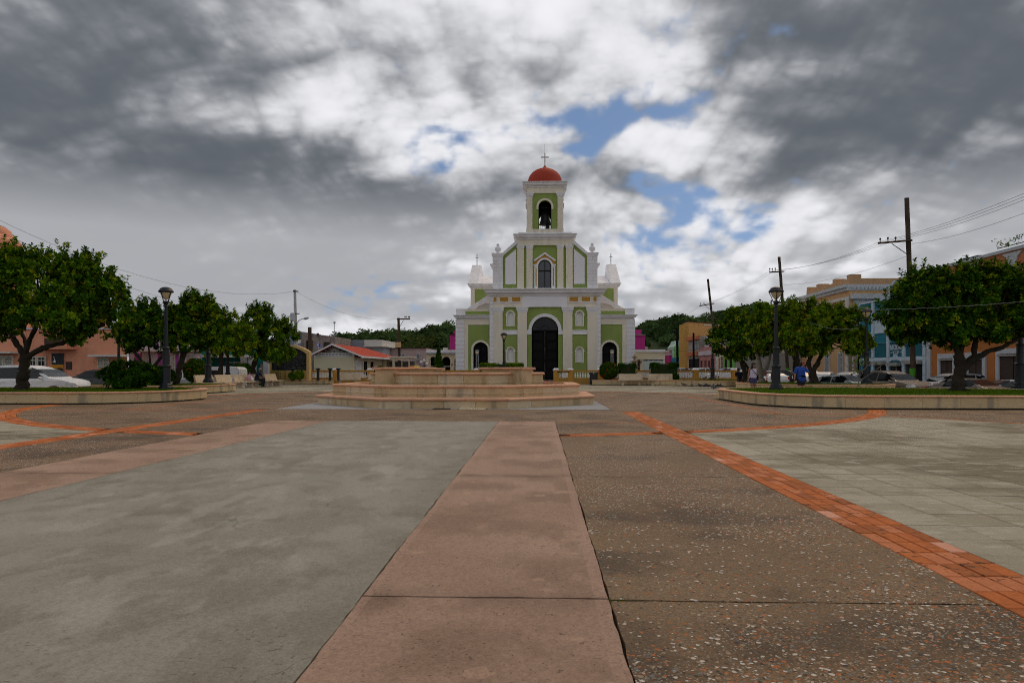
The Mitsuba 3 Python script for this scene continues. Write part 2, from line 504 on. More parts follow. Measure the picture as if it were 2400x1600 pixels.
plain('m_yellow', (.60, .45, .03), .7)
plain('m_frostdoor', (.50, .58, .56), .5)
plain('m_doorwood', (.055, .035, .026), .7)
plain('m_shutter', (.30, .29, .27), .7)
plain('m_louvre', (.52, .50, .42), .7)
plain('m_rubber', (.012, .012, .013), .85, .2)
plain('m_rim', (.42, .43, .45), .3, .5, .7)
plain('m_lampglass', (.62, .64, .66), .1, .6)
plain('m_redlight', (.45, .012, .008), .25, .6)
plain('m_redpaint', (.42, .025, .03), .5)
plain('m_bluesign', (.025, .12, .60), .5)
plain('m_poster', (.016, .018, .024), .5)
plain('m_posterorange', (.55, .23, .012), .5)
plain('m_paintwhite', (.72, .73, .75), .28, .5, 0, clearcoat=.6)
plain('m_paintblack', (.014, .015, .018), .28, .5, 0, clearcoat=.7)
plain('m_paintsilver', (.42, .43, .45), .3, .5, .35, clearcoat=.6)
plain('m_painttan', (.20, .165, .135), .3, .5, .25, clearcoat=.6)
plain('m_paintpale', (.44, .50, .50), .3, .5, .3, clearcoat=.6)
plain('m_paintred', (.36, .05, .05), .3, .5, 0, clearcoat=.6)
plain('m_carglass', (.007, .009, .010), .05, .4)
plain('m_skindark', (.11, .055, .035), .55)
plain('m_skin', (.38, .19, .125), .55)
plain('m_skinmid', (.27, .145, .09), .55)
plain('m_hair', (.012, .009, .008), .5)
plain('m_greyhair', (.30, .27, .24), .7)
plain('m_navy', (.012, .014, .035), .9)
plain('m_darkcloth', (.018, .018, .022), .9)
plain('m_royal', (.022, .075, .36), .85)
plain('m_tankwhite', (.52, .50, .66), .9)
plain('m_patternblue', (.05, .055, .13), .9)
plain('m_bagwhite', (.72, .74, .74), .5)
plain('m_bagpink', (.50, .26, .34), .6)
plain('m_shoe', (.10, .09, .08), .8)
plain('m_headband', (.5, .08, .03), .7)
plain('m_pigeon', (.05, .055, .065), .6)
plain('m_pigeonlight', (.07, .075, .085), .6)
plain('m_flower', (.50, .035, .012), .7)
plain('m_fountainstone', (.34, .27, .19), .85)
scene['m_leaf'] = {'type': 'principledthin', 'base_color': {'type': 'mesh_attribute', 'name': 'vertex_color'}, 'roughness': .38, 'diff_trans': .55, 'eta': 1.45, 'spec_trans': 0.0}
scene['m_blade'] = {'type': 'principledthin', 'base_color': {'type': 'mesh_attribute', 'name': 'vertex_color'}, 'roughness': .6, 'diff_trans': .5, 'eta': 1.3, 'spec_trans': 0.0}

# ------------------------------------------------------------------ the setting: ground, paving
rng = np.random.default_rng(7)
random.seed(7)
CX, CY = -3.06, 27.4                 # the fountain's centre, round which the plaza is laid out


def sstep(a, b, x):
    t = np.clip((x - a) / (b - a), 0, 1)
    return t * t * (3 - 2 * t)


def ground_z(x, y):
    z = -0.30 - 0.38 * sstep(19, 25, x)
    return z + (0.05 - z) * sstep(60.8, 62.5, y) * (1 - sstep(17, 21, np.abs(x + 1)))


gx = np.unique(np.concatenate([np.linspace(-900, -60, 15), np.linspace(-60, 60, 100), np.linspace(60, 900, 15)]))
gy = np.unique(np.concatenate([np.linspace(-300, -20, 8), np.linspace(-20, 60, 40), np.linspace(60, 64, 12), np.linspace(64, 140, 30), np.linspace(140, 1500, 15)]))
GX, GY = np.meshgrid(gx, gy)
gv = np.stack([GX, GY, ground_z(GX, GY)], -1).reshape(-1, 3)
nx, ny = len(gx), len(gy)
ii, jj = np.meshgrid(np.arange(ny - 1), np.arange(nx - 1), indexing='ij')
gq = np.stack([ii * nx + jj, ii * nx + jj + 1, (ii + 1) * nx + jj + 1, (ii + 1) * nx + jj], -1).reshape(-1, 4)
solo('ground', (gv, gq), 'm_asphalt', True, kind='structure', label='dark asphalt street and ground round the plaza')

PLAZA = Polygon([(-32, -8), (26, -8), (26, 28), (20.4, 33), (20.4, 60.6), (-20.5, 60.6), (-24, 43), (-26, 43), (-26, 33.2), (-32, 33.2)])
disc = Point(CX, CY).buffer(14.20, 96)
ring = Point(CX, CY).buffer(14.70, 96).difference(disc)
band_r, band_l = sbox(2.44, -8, 2.94, 21.2), sbox(-8.97, -8, -8.44, 21.9)
grey = sbox(-5.14, -8, -.98, 17.02)
pink_r, pink_l = sbox(-.98, -8, .38, 17.02), sbox(-6.55, -8, -5.14, 17.02)
apron = sbox(-8.42, 22.1, 2.24, 33.0)
corridor = sbox(-8.44, -8, 2.44, 22.2)
right_brown = Polygon([(9.2, 19.85), (12.5, 14.55), (26, 14.55), (26, 28), (9.2, 28)])
left_brown = Polygon([(-16.4, 21.25), (-32, 20.6), (-32, 33), (-16.4, 33)])
inner = unary_union([disc, corridor, right_brown, left_brown])
ring = ring.difference(unary_union([corridor.buffer(.02), right_brown.difference(sbox(9, 15, 11.6, 24)), band_l, band_r]))
ring_c = Point(CX, CY).buffer(14.70, 96).difference(disc).intersection(unary_union([sbox(.38, 5, 2.44, 17), sbox(-8.44, 5, -6.55, 17)]))
ring = unary_union([ring, ring_c])

solo('plaza_bed', ext_z(PLAZA, -.9, -.03), 'm_joint', kind='structure', label='dark mortar bed showing in the joints of the plaza paving')


def in_view(x, y, m=1.05):
    X, D = x * math.cos(YAW) + y * math.sin(YAW), -x * math.sin(YAW) + y * math.cos(YAW)
    return D > 1.6 and abs(X / D) < 0.7273 * m + .3 / max(D, 1)


def rough(poly, step=.12, amp=.003, seed=0):
    """The polygon with slightly worn, wandering edges."""
    r = np.random.default_rng(seed)
    out = []
    p = np.array(poly.exterior.coords)
    for a, b in zip(p[:-1], p[1:]):
        n = max(1, int(np.linalg.norm(b - a) / step))
        t = np.linspace(0, 1, n, endpoint=False)[:, None]
        q = a * (1 - t) + b * t
        if n > 2:
            d = (b - a) / np.linalg.norm(b - a)
            w = r.normal(0, amp, n) + amp * 1.1 * np.sin(t[:, 0] * n * .35 + seed)
            w[0] = 0
            q += np.stack([-d[1], d[0]], -1) * w[:, None]
        out.append(q)
    return Polygon(np.vstack(out)).buffer(0)


def slabs(key, mat, region, joints_y, gap=.012, seed=0):
    ys = [-8] + joints_y + [80]
    for k, (a, b) in enumerate(zip(ys[:-1], ys[1:])):
        pc = region.intersection(sbox(-99, a + gap / 2, 99, b - gap / 2))
        for g in (pc.geoms if hasattr(pc, 'geoms') else [pc]):
            q = g.buffer(-.004)
            for h in (q.geoms if hasattr(q, 'geoms') else [q]):
                if h.geom_type == 'Polygon' and h.area > .05:
                    part(key, 'slab', ext_z(h if h.interiors else rough(h, seed=seed + k), -.03, 0), mat)


lines = []                                                          # thin inlaid lines of single bricks: (from, to, width, material kind)
lines += [((.40, 16.78), (2.42, 16.72), .10), ((2.96, 20.78), (8.9, 20.0), .12), ((-9.0, 21.72), (-16.4, 21.25), .12), ((6.87, 20.3), (6.87, 33.5), .13), ((-13.0, 21.5), (-13.0, 33.0), .13),
          ((9.26, 19.80), (12.6, 14.4), .13), ((-16.4, 21.2), (-26, 20.8), .13), ((2.3, 32.4), (7.2, 32.4), .09)]
line_polys = [LineString([a, b]).buffer(w / 2, cap_style=2) for a, b, w in lines]
pale = [LineString([(2.24, 26.1), (7.0, 26.15)]).buffer(.05, cap_style=2), LineString([(-8.42, 26.3), (-13.1, 26.3)]).buffer(.05, cap_style=2)]
taken = unary_union([ring, band_l, band_r, grey, pink_l, pink_r, apron] + line_polys + pale)
brown = inner.intersection(PLAZA).difference(taken)

ag = thing('aggregate_pavement', 'brown exposed aggregate concrete with white and orange chips', None, kind='structure')
cor = sbox(.38, -8, 2.44, 13.5)
slabs(ag, 'm_aggregate', brown.intersection(cor), [3.84, 8.27], seed=3)
slabs(ag, 'm_aggregate', brown.intersection(sbox(-8.44, -8, -6.55, 13.5)), [3.84, 8.27, 12.2], seed=13)
slabs(ag, 'm_aggregate', brown.difference(unary_union([cor, sbox(-8.44, -8, -6.55, 13.5)])).simplify(.004), [], seed=23)

gs = thing('concrete_slab', 'wide grey concrete slab with faint cracks down the middle of the plaza', None, kind='structure')
slabs(gs, 'm_grey', grey, [], seed=31)
ps = thing('pink_path', 'pink concrete strips on either side of the grey slab', None, kind='structure')
slabs(ps, 'm_pink', pink_r, [3.86, 8.3], seed=41)
slabs(ps, 'm_pink', pink_l, [8.3], seed=51)
solo('fountain_apron', ext_z(apron.buffer(-.006), -.03, 0), 'm_apron', kind='structure', label='pale blue grey concrete round the foot of the fountain')
pl = thing('concrete_strip', 'thin pale concrete strips beside the fountain', None, kind='structure')
for p_ in pale:
    part(pl, 'strip', ext_z(p_, -.03, .001), 'm_apron')

# concrete tiles, 46 cm square
S_T = .465
tiles_region = PLAZA.difference(unary_union([inner, taken]))
tiles_prep = __import__('shapely').prepared.prep(tiles_region)
cells = []
for i in range(-66, 60):
    for j in range(-4, 131):
        x0, y0 = 3.37 + i * S_T, .195 + j * S_T
        if not in_view(x0 + .23, y0 + .23):
            continue
        c = sbox(x0 + .002, y0 + .002, x0 + S_T - .002, y0 + S_T - .002)
        if tiles_prep.contains(c):
            cells.append((math.hypot(x0 + .2, y0 + .2), x0, y0, None))
        elif tiles_prep.intersects(c):
            q = c.intersection(tiles_region.buffer(-.003))
            if q.area > .01:
                cells.append((math.hypot(x0 + .2, y0 + .2) * (S_T ** 2 / q.area) ** .33, x0, y0, q))
cells.sort(key=lambda c: c[0])
tp = thing('tile_pavement', 'pale concrete tiles with brown stains', None, kind='structure')
rest = []
tile_ms = []
for n_, (_, x0, y0, q) in enumerate(cells):
    dz = float(rng.normal(0, .0014))
    if q is None:
        t_ = bx(x0 + .002, x0 + S_T - .002, y0 + .002, y0 + S_T - .002, -.03, dz)
        if n_ < 300:
            v = t_.vertices.copy()                                   # a narrow worn arris
            t_ = cat(bx(x0 + .002, x0 + S_T - .002, y0 + .002, y0 + S_T - .002, -.03, dz - .003), bx(x0 + .0045, x0 + S_T - .0045, y0 + .0045, y0 + S_T - .0045, dz - .003, dz))
    else:
        t_ = ext_z(q, -.03, dz)
    if n_ < 300:
        part(tp, 'tile', t_, 'm_tile')
    else:
        rest.append(t_)
part(tp, 'farther_tiles', cat(rest), 'm_tile', kind='stuff')


def brick_mesh(c4, z):
    """A brick paver with chamfered edges from its four corners (counter-clockwise)."""
    c4 = np.asarray(c4, float)
    m = c4.mean(0)
    d = c4 - m
    ins = m + d * (1 - .009 / np.linalg.norm(d, axis=1, keepdims=True))
    v = np.vstack([np.c_[c4, np.full(4, -.03)], np.c_[c4, np.full(4, z - .006)], np.c_[ins, np.full(4, z)]])
    f = [(8, 9, 10), (8, 10, 11)]
    for k in range(4):
        l = (k + 1) % 4
        f += [(k, l, 4 + l), (k, 4 + l, 4 + k), (4 + k, 4 + l, 8 + l), (4 + k, 8 + l, 8 + k)]
    return trimesh.Trimesh(v, f, process=False)


bricks = []


def brick(c4):
    m = np.mean(c4, 0)
    if in_view(m[0], m[1]):
        bricks.append((math.hypot(m[0], m[1]), c4))


BL, G_ = .283, .0035
for bx0, y1 in ((2.44, 21.2), (-8.97, 21.9)):
    wid = .125 if bx0 > 0 else .1325
    for c_ in range(4):
        for r_ in range(-4, 90):
            a, b = r_ * BL + .10 + .01 * c_, (r_ + 1) * BL + .10 + .01 * c_
            if b < y1:
                brick([(bx0 + c_ * wid + G_, a + G_), (bx0 + (c_ + 1) * wid - G_, a + G_), (bx0 + (c_ + 1) * wid - G_, b - G_), (bx0 + c_ * wid + G_, b - G_)])
prep_ring = __import__('shapely').prepared.prep(ring.buffer(.02))
for c_ in range(4):
    r0, r1 = 14.20 + .125 * c_ + G_, 14.20 + .125 * (c_ + 1) - G_
    n_ = int(2 * math.pi * r0 / BL)
    for k in range(n_):
        a0, a1 = 2 * math.pi * (k + .5 * (c_ % 2)) / n_, 2 * math.pi * (k + 1 + .5 * (c_ % 2)) / n_
        g_ = G_ / r0
        q = [(CX + r * math.cos(t), CY + r * math.sin(t)) for r, t in ((r0, a0 + g_), (r1, a0 + g_), (r1, a1 - g_), (r0, a1 - g_))]
        if prep_ring.contains(Polygon(q)):
            brick(q)
for (a, b, w) in lines:
    a, b = np.array(a), np.array(b)
    L = np.linalg.norm(b - a)
    d = (b - a) / L
    nrm = np.array([-d[1], d[0]]) * (w / 2 - G_)
    n_ = int(L / BL)
    for k in range(n_):
        p0, p1 = a + d * (k * L / n_ + G_), a + d * ((k + 1) * L / n_ - G_)
        brick([p0 - nrm, p1 - nrm, p1 + nrm, p0 + nrm])
bricks.sort(key=lambda b: b[0])
bp = thing('brick_paving', 'orange terracotta brick bands and ring laid in the plaza', None, kind='structure')
far = [[], [], [], []]
for n_, (_, c4) in enumerate(bricks):
    k = int(rng.choice(4, p=[.42, .26, .27, .05]))
    m = brick_mesh(c4, float(rng.normal(.003, .0016)))
    if n_ < 300:
        part(bp, 'brick', m, f'm_brick{k}')
    else:
        far[min(k, 2)].append(m)
for k in range(3):
    part(bp, 'farther_bricks', cat(far[k]), f'm_brick{k}', kind='stuff')

# small things on the paving
for px_, w_, mt, lb in ((1031, .5, 'm_iron', 'dark metal drain cover at the front foot of the fountain'), (1105, .85, 'm_creamlow', 'tan drain cover at the front foot of the fountain, right of the dark one')):
    g0 = ground_at(px_, 960)
    dc = thing('drain_cover', lb, 'drain cover')
    part(dc, 'frame', bx(g0[0] - w_ / 2 - .03, g0[0] + w_ / 2 + .03, 22.02, 22.42, -.02, .008), 'm_iron')
    part(dc, 'lid', bx(g0[0] - w_ / 2, g0[0] + w_ / 2, 22.05, 22.39, .008, .02), mt)
wv, wf = [], []
for k in range(70):
    a, r_ = rng.uniform(0, 6.28), abs(rng.normal(0, .018))
    b0 = np.array([.405 + .045 * rng.uniform(-.6, 1.6) + r_ * math.cos(a), 3.83 + r_ * math.sin(a) * .6, -.01])
    d_ = np.array([math.cos(a) * .6, math.sin(a) * .6, 1]) * rng.uniform(.008, .022)
    s_ = np.array([-math.sin(a), math.cos(a), 0]) * .005
    wv += [b0 - s_, b0 + s_, b0 + d_]
    wf.append((3 * k, 3 * k + 1, 3 * k + 2))
solo('weed', trimesh.Trimesh(np.array(wv), wf, process=False), 'm_blade', True, 'small green weed growing in the joint beside the pink path', 'weed', color=np.tile([.07, .11, .01], (len(wv), 1)))


# ------------------------------------------------------------------ sweeping a moulding round an outline
def outline(poly, step=.18):
    r = poly.exterior
    if not r.is_ccw:
        r = type(r)(list(r.coords)[::-1])
    n = max(24, int(r.length / step))
    p = np.array([r.interpolate(t * r.length / n).coords[0] for t in range(n)])
    t = np.roll(p, -1, 0) - np.roll(p, 1, 0)
    t /= np.linalg.norm(t, axis=1, keepdims=True)
    return p, np.stack([t[:, 1], -t[:, 0]], -1), r.length / n


def sweep(p, nrm, prof):
    """The closed profile [(outward, z)] swept along an open run of outline points, with end caps."""
    prof = np.asarray(prof, float)
    m, k = len(p), len(prof)
    v = np.concatenate([np.c_[p + nrm * o, np.full(m, z)][:, None] for o, z in prof], 1).reshape(-1, 3)
    f = []
    for i in range(m - 1):
        for j in range(k):
            l = (j + 1) % k
            f += [(i * k + j, (i + 1) * k + j, (i + 1) * k + l), (i * k + j, (i + 1) * k + l, i * k + l)]
    for j in range(1, k - 1):
        f += [(0, j, j + 1), ((m - 1) * k, (m - 1) * k + j + 1, (m - 1) * k + j)]
    return trimesh.Trimesh(v, np.array(f), process=False)


def arc_prof(o, z0, z1, depth, n=5):
    """A bullnose: back edge, then a half round."""
    a = np.linspace(-np.pi / 2, np.pi / 2, n)
    r = (z1 - z0) / 2
    return [(o - depth, z1), (o - depth, z0)] + [(o - r + r * math.cos(t), (z0 + z1) / 2 + r * math.sin(t)) for t in a]


def pieces(key, name, pts, nrm, step, prof, mat, length, gap, smooth=False):
    """The swept profile cut into pieces of about the given length, as parts."""
    n = len(pts)
    total = n * step
    k = max(3, round(total / length))
    for i in range(k):
        s = np.linspace((i * total / k + gap / 2), ((i + 1) * total / k - gap / 2), max(2, int(length / step) + 1)) / step
        i0 = np.floor(s).astype(int) % n
        t = (s - np.floor(s))[:, None]
        p = pts[i0] * (1 - t) + pts[(i0 + 1) % n] * t
        m = nrm[i0] * (1 - t) + nrm[(i0 + 1) % n] * t
        if any(in_view(q[0], q[1], 1.1) for q in p):
            part(key, name, sweep(p, m, prof), mat, smooth)


def grass_blades(poly, z, n, seed, h=(.035, .085)):
    r = np.random.default_rng(seed)
    x0, y0, x1, y1 = poly.bounds
    pts = r.uniform((x0, y0), (x1, y1), (n * 2, 2))
    ok = __import__('shapely').contains_xy(poly, pts[:, 0], pts[:, 1])
    pts = pts[ok][:n]
    clump = meshkit.fbm(np.c_[pts * 1.4, np.zeros(len(pts))], 3, seed)
    keep = r.uniform(0, 1, len(pts)) < .35 + .9 * clump
    pts, clump = pts[keep], clump[keep]
    m = len(pts)
    a = r.uniform(0, 6.28, m)
    hh = r.uniform(*h, m) * (.6 + .8 * clump)
    b = np.c_[pts, np.full(m, z)]
    s = np.c_[np.cos(a), np.sin(a), np.zeros(m)] * .011
    lean = np.c_[r.normal(0, .4, m), r.normal(0, .4, m), np.ones(m)] * hh[:, None]
    v = np.stack([b - s, b + s, b + lean], 1).reshape(-1, 3)
    col = np.array([.075, .145, .008]) * r.uniform(.55, 1.5, (m, 1)) + np.array([.05, .03, .0]) * (r.uniform(0, 1, (m, 1)) ** 3)
    return trimesh.Trimesh(v, np.arange(3 * m).reshape(-1, 3), process=False), np.repeat(col, 3, 0)


def planter(poly, rad, h, label, grass_label, n_grass, z0=-.12, seed=1):
    poly = poly.buffer(-rad).buffer(rad) if rad else poly
    key = thing('planter', label, 'planter', None)
    p, m, st = outline(poly)
    pieces(key, 'panel', p, m, st, [(0, z0 + .17), (0, h - .06), (-.18, h - .06), (-.18, z0 + .17)], 'm_planter', 1.15, .008)
    part(key, 'base', ext_z(poly.buffer(-.05).difference(poly.buffer(-.3)), z0 - .5, z0 + .17), 'm_joint')
    pieces(key, 'capstone', p, m, st, arc_prof(.055, h - .06, h, .34), 'm_cap', 1.6, .004, 40)
    inn = poly.buffer(-.27)
    part(key, 'soil', ext_z(inn, z0 - .4, h - .035), 'm_soil')
    g, col = grass_blades(inn, h - .035, n_grass, seed)
    solo('grass', g, 'm_blade', True, grass_label, 'grass', kind='stuff', color=col)
    return key


planter(Polygon([(-30, 24.55), (-14.1, 24.55), (-14.1, 31.6), (-30, 31.6)]), 2.9, .44, 'curved stone planter at the front left, holding the largest left tree', 'grass in the front left planter', 26000, seed=3)
planter(Polygon([(-25.6, 36.6), (-17.3, 34.2), (-17.3, 41.0), (-25.6, 41.0)]), 1.9, .44, 'curved stone planter on the left behind the front left one, before the benches', 'grass in the second left planter', 12000, seed=4)
planter(Polygon([(7.5, 22.45), (27, 22.45), (27, 28), (19.9, 30.5), (14.2, 33.0), (7.5, 32.6)]), 3.3, .44, 'long curved stone planter at the front right, with a lamp and a big dark tree', 'bright grass in the front right planter', 30000, seed=5)
planter(Polygon([(12.3, 38.9), (20.1, 38.9), (20.1, 46.5), (12.3, 46.5)]), 2.2, .44, 'stone planter on the right behind the front right one, holding the forked tree', 'grass in the rear right planter', 12000, seed=6)
planter(Polygon([(4.3, 57.5), (8.2, 57.2), (9.4, 55.2), (13.6, 51.7), (15.6, 52.6), (17.2, 58.6), (4.3, 59.0)]), 0, .44, 'low stone planter wall on the right before the balustrade, pigeons at its foot', 'grass strip in front of the right balustrade', 7000, seed=7)
planter(Polygon([(-25, 57.0), (-21.3, 57.0), (-17.7, 58.6), (-17.5, 59.5), (-25, 59.6)]), 0, .38, 'low stone planter wall on the left before the dark relief', 'grass strip before the relief wall', 5000, seed=8)


# ------------------------------------------------------------------ fountain
OCT = np.array([(math.cos(math.radians(a)), math.sin(math.radians(a))) for a in np.arange(-112.5, 247.5, 45)]) / math.cos(math.radians(22.5))
fn = thing('fountain', 'stepped octagonal stone fountain with pink stone copings in the centre of the plaza', 'fountain')


def oct_seg(face, t0, t1, prof):
    a, b = OCT[face], OCT[(face + 1) % 8]
    out = []
    for t in (t0, t1):
        d = a * (1 - t) + b * t
        out.append([(CX + d[0] * r, CY + d[1] * r, z) for r, z in prof])
    v = np.array(out).reshape(-1, 3)
    k = len(prof)
    f = []
    for j in range(k):
        l = (j + 1) % k
        f += [(j, k + j, k + l), (j, k + l, l)]
    for j in range(1, k - 1):
        f += [(0, j + 1, j), (k, k + j, k + j + 1)]
    return trimesh.Trimesh(v, f, process=False)


def oct_tier(part_name, ap, prof, n, gap, mat, smooth=False):
    side = 2 * ap * math.tan(math.radians(22.5))
    for face in range(8):
        for k in range(n):
            g = gap / side / 2
            part(fn, part_name, oct_seg(face, k / n + (g if k else 0), (k + 1) / n - (g if k < n - 1 else 0), prof), 'm_stonepale' if mat == 'm_stone' and rng.uniform() < .4 else mat, smooth)


def bull(r, z0, z1, depth, n=6):
    a = np.linspace(-np.pi / 2, np.pi / 2, n)
    q = (z1 - z0) / 2
    return [(r - depth, z1), (r - depth, z0)] + [(r - q + q * math.cos(t), (z0 + z1) / 2 + q * math.sin(t)) for t in a]


def torus_wall(r, z0, z1, zt, rt, depth):
    a = np.linspace(-np.pi / 2, np.pi / 2, 7)
    return [(r - depth, z1), (r - depth, z0), (r, z0), (r, zt - rt)] + [(r + rt * .9 * math.cos(t), zt + rt * math.sin(t)) for t in a] + [(r, zt + rt), (r, z1)]


oct_tier('base_stone', 5.0, [(4.45, .24), (4.45, -.03), (5.0, -.03), (5.0, .24)], 4, .012, 'm_stone')
oct_tier('step_coping', 5.07, bull(5.07, .24, .335, .75), 3, .008, 'm_cap', 40)
oct_tier('wall_stone', 4.5, torus_wall(4.5, .335, .64, .455, .028, .3), 4, .012, 'm_stone', 40)
oct_tier('wall_coping', 4.55, bull(4.55, .64, .73, .52), 3, .008, 'm_cap', 40)
oct_tier('inner_stone', 3.2, torus_wall(3.2, .50, 1.06, .80, .03, .3), 3, .012, 'm_stone', 40)
oct_tier('inner_coping', 3.27, bull(3.27, 1.06, 1.145, .5), 2, .004, 'm_cap', 40)
part(fn, 'basin_floor', ext_z(Polygon([(CX + o[0] * 4.3, CY + o[1] * 4.3) for o in OCT]).difference(Polygon([(CX + o[0] * 3.0, CY + o[1] * 3.0) for o in OCT])), .3, .50), 'm_fountainstone')
part(fn, 'inner_floor', ext_z(Polygon([(CX + o[0] * 2.95, CY + o[1] * 2.95) for o in OCT]), .3, .72), 'm_fountainstone')
for k in range(4):
    R_ = trimesh.transformations.rotation_matrix(math.radians(45 + 90 * k), [0, 0, 1])
    R_[:3, 3] = (CX, CY, 0)
    pier = bx(3.05, 3.72, -.24, .24, .5, 1.25)
    beam = bx(1.5, 3.049, -.2, .2, .72, 1.25)
    cp = sweep(np.array([(1.42, 0), (3.8, 0)]), np.array([(0, -1), (0, -1.0)]), [(.30, 1.25), (.33, 1.29), (.30, 1.335), (-.30, 1.335), (-.33, 1.29), (-.30, 1.25)])
    for nm, me, mt in (('pier', pier, 'm_stone'), ('beam', beam, 'm_stone'), ('pier_coping', cp, 'm_cap')):
        me.apply_transform(R_)
        part(fn, nm, me, mt)


# ------------------------------------------------------------------ balustrades
BPROF = [(.05, 0), (.075, 0), (.075, .03), (.05, .05), (.04, .08), (.07, .15), (.078, .2), (.06, .28), (.04, .34), (.036, .38), (.05, .42), (.06, .44), (.07, .46), (.07, .5)]
baluster = shape(lathe(BPROF, 8), 'm_baluster', 45)
bal_cap = shape(cat(bx(-.28, .28, -.24, .24, 0, .05), from_manifold(Manifold.batch_hull([Manifold.cube((.5, .42, .02), True).translate((0, 0, .06)), Manifold.cube((.3, .26, .02), True).translate((0, 0, .15))]))), 'm_baluster')


def balustrade(x0, x1, posts, y, label):
    k = thing('balustrade', label, 'balustrade', None)
    part(k, 'plinth', bx(x0, x1, y - .17, y + .17, -.1, .56), 'm_ochredark')
    part(k, 'rail', cat(bx(x0, x1, y - .14, y + .14, 1.06, 1.16), bx(x0, x1, y - .17, y + .17, 1.16, 1.20)), 'm_ochre')
    for p_ in posts:
        part(k, 'post', bx(p_ - .22, p_ + .22, y - .2, y + .2, -.1, 1.215), 'm_ochre')
        part(k, 'post_cap', bal_cap, None, tw=T4().translate([p_, y, 1.215]))
    n = int((x1 - x0) / .215)
    for i in range(n):
        bxp = x0 + (i + .5) * (x1 - x0) / n
        if min(abs(bxp - p_) for p_ in posts) > .28:
            part(k, 'baluster', baluster, None, tw=T4().translate([bxp, y, .56]))
    return k


BY = 60.2
xs = [at(p, 868, BY)[0] for p in (724, 782.6, 865, 948, 1033, 1117, 1196)]
balustrade(xs[0], xs[-1] + .2, xs[1:], BY, 'ochre balustrade with white balusters left of the church gateway')
xg = [at(p, 868, BY)[0] for p in (1303, 1337, 1405, 1465, 1545, 1627, 1716)]
balustrade(xg[0], xg[-1] + .2, xg, BY, 'ochre balustrade with white balusters right of the church gateway')
part(thing('church_step', 'red tiled step in the gap between the balustrades', 'step'), 'tread', cat(bx(xs[-1] + .25, xg[0] - .2, 60.0, 61.2, -.05, .12), bx(xs[-1] + .25, xg[0] - .2, 60.45, 61.2, .12, .26)), 'm_roofred')
gr_ = thing('handrail', 'black metal handrail on the right gate post', 'handrail')
part(gr_, 'rail', tube([(xg[0] + .1, 59.95, 1.05), (xg[1] - .1, 59.95, 1.05)], .03), 'm_black')
part(gr_, 'bracket', tube([(xg[0] + .25, 60.05, 1.0), (xg[0] + .25, 59.93, 1.05)], .02), 'm_black')

# ------------------------------------------------------------------ church
SC, CH0 = H / 1.4, np.array([.545, 67.96, 0.0])
church = thing('church', 'green and white church with a bell tower under a red dome, seen from the front', 'church')


def ch(name, mesh, mat, smooth=False, parent=church):
    m = mesh.copy()
    m.vertices = np.asarray(m.vertices) * SC + CH0
    return part(parent, name, m, mat, smooth)


def rect(x0, x1, z0, z1):
    return sbox(x0, z0, x1, z1)


def pair(f):
    """The thing and its mirror image."""
    out = []
    for s in (-1, 1):
        out.append(f(s))
    return out


def quoins(x0, x1, z0, z1, h, y0, y1, split=False):
    n = round((z1 - z0) / h)
    h = (z1 - z0) / n
    for i in range(n):
        a, b = z0 + i * h + .018, z0 + (i + 1) * h - .018
        ch('quoin', bx(x0, x1, y0, y1, a, b), 'm_white')
    ch('quoin_core', bx(x0 + .03, x1 - .03, y0 + .04, y1 - .02, z0, z1), 'm_palegrey')


def ringpoly(cx, z0, half, spring, w):
    return arch(cx, z0, half + w, spring, 26).difference(arch(cx, z0 - .01, half, spring, 26))


# lower storey
door = arch(0, -.5, 1.43, 5.64, 30)
niches = [(s * 3.73, a, b) for s in (-1, 1) for a, b in ((6.2, 7.34), (2.27, 3.42))]
wall = rect(-5.7, 5.7, -.5, 8.2).difference(door)
for cx, a, b in niches:
    wall = wall.difference(arch(cx, a, .33, b, 16))
ch('front_wall', ext_y(wall, 0, .45), 'm_green')
ch('nave', bx(-5.55, 5.55, .46, 22, -.5, 9.6), 'm_cream')
ch('nave_roof', ext_y(Polygon([(-5.6, 9.6), (5.6, 9.6), (3.0, 12.6), (-3.0, 12.6)]), .9, 22), 'm_white')
for cx, a, b in niches:
    ch('niche_frame', ext_y(ringpoly(cx, a - .12, .34, b, .13).union(rect(cx - .47, cx + .47, a - .12, a)), -.07, -.002), 'm_cream')
    ch('niche_back', ext_y(arch(cx, a, .34, b, 16), .22, .3), 'm_panelwhite')
    ch('niche_impost', cat(bx(cx - .54, cx - .33, -.10, -.075, b - .06, b + .05), bx(cx + .33, cx + .54, -.10, -.075, b - .06, b + .05)), 'm_panelwhite')
for s in (-1, 1):
    ch('string_course', cat(bx(s * 2.96, s * 4.56, -.10, -.001, 5.18, 5.55), bx(s * 2.96, s * 4.56, -.14, -.001, 5.55, 5.66)), 'm_panelwhite')
    ch('door_impost', cat(bx(s * 1.44, s * 1.935, -.10, -.001, 5.18, 5.55), bx(s * 1.44, s * 1.935, -.14, -.001, 5.55, 5.66)), 'm_panelwhite')
    for x0, x1 in ((1.94, 2.95), (4.57, 5.56)):
        ch('pilaster', bx(s * x0, s * x1, -.22, .1, -.4, 7.55), 'm_cream')
        ch('pilaster_base', bx(s * (x0 - .05), s * (x1 + .03), -.29, .09, -.5, .75), 'm_cream')
        ch('capital', cornice(min(s * x0, s * x1), max(s * x0, s * x1), -.22, .1, 7.55, 8.13, .17), 'm_white')
ch('archivolt', ext_y(ringpoly(0, 5.66, 1.44, 5.661, .34), -.12, -.003), 'm_white')
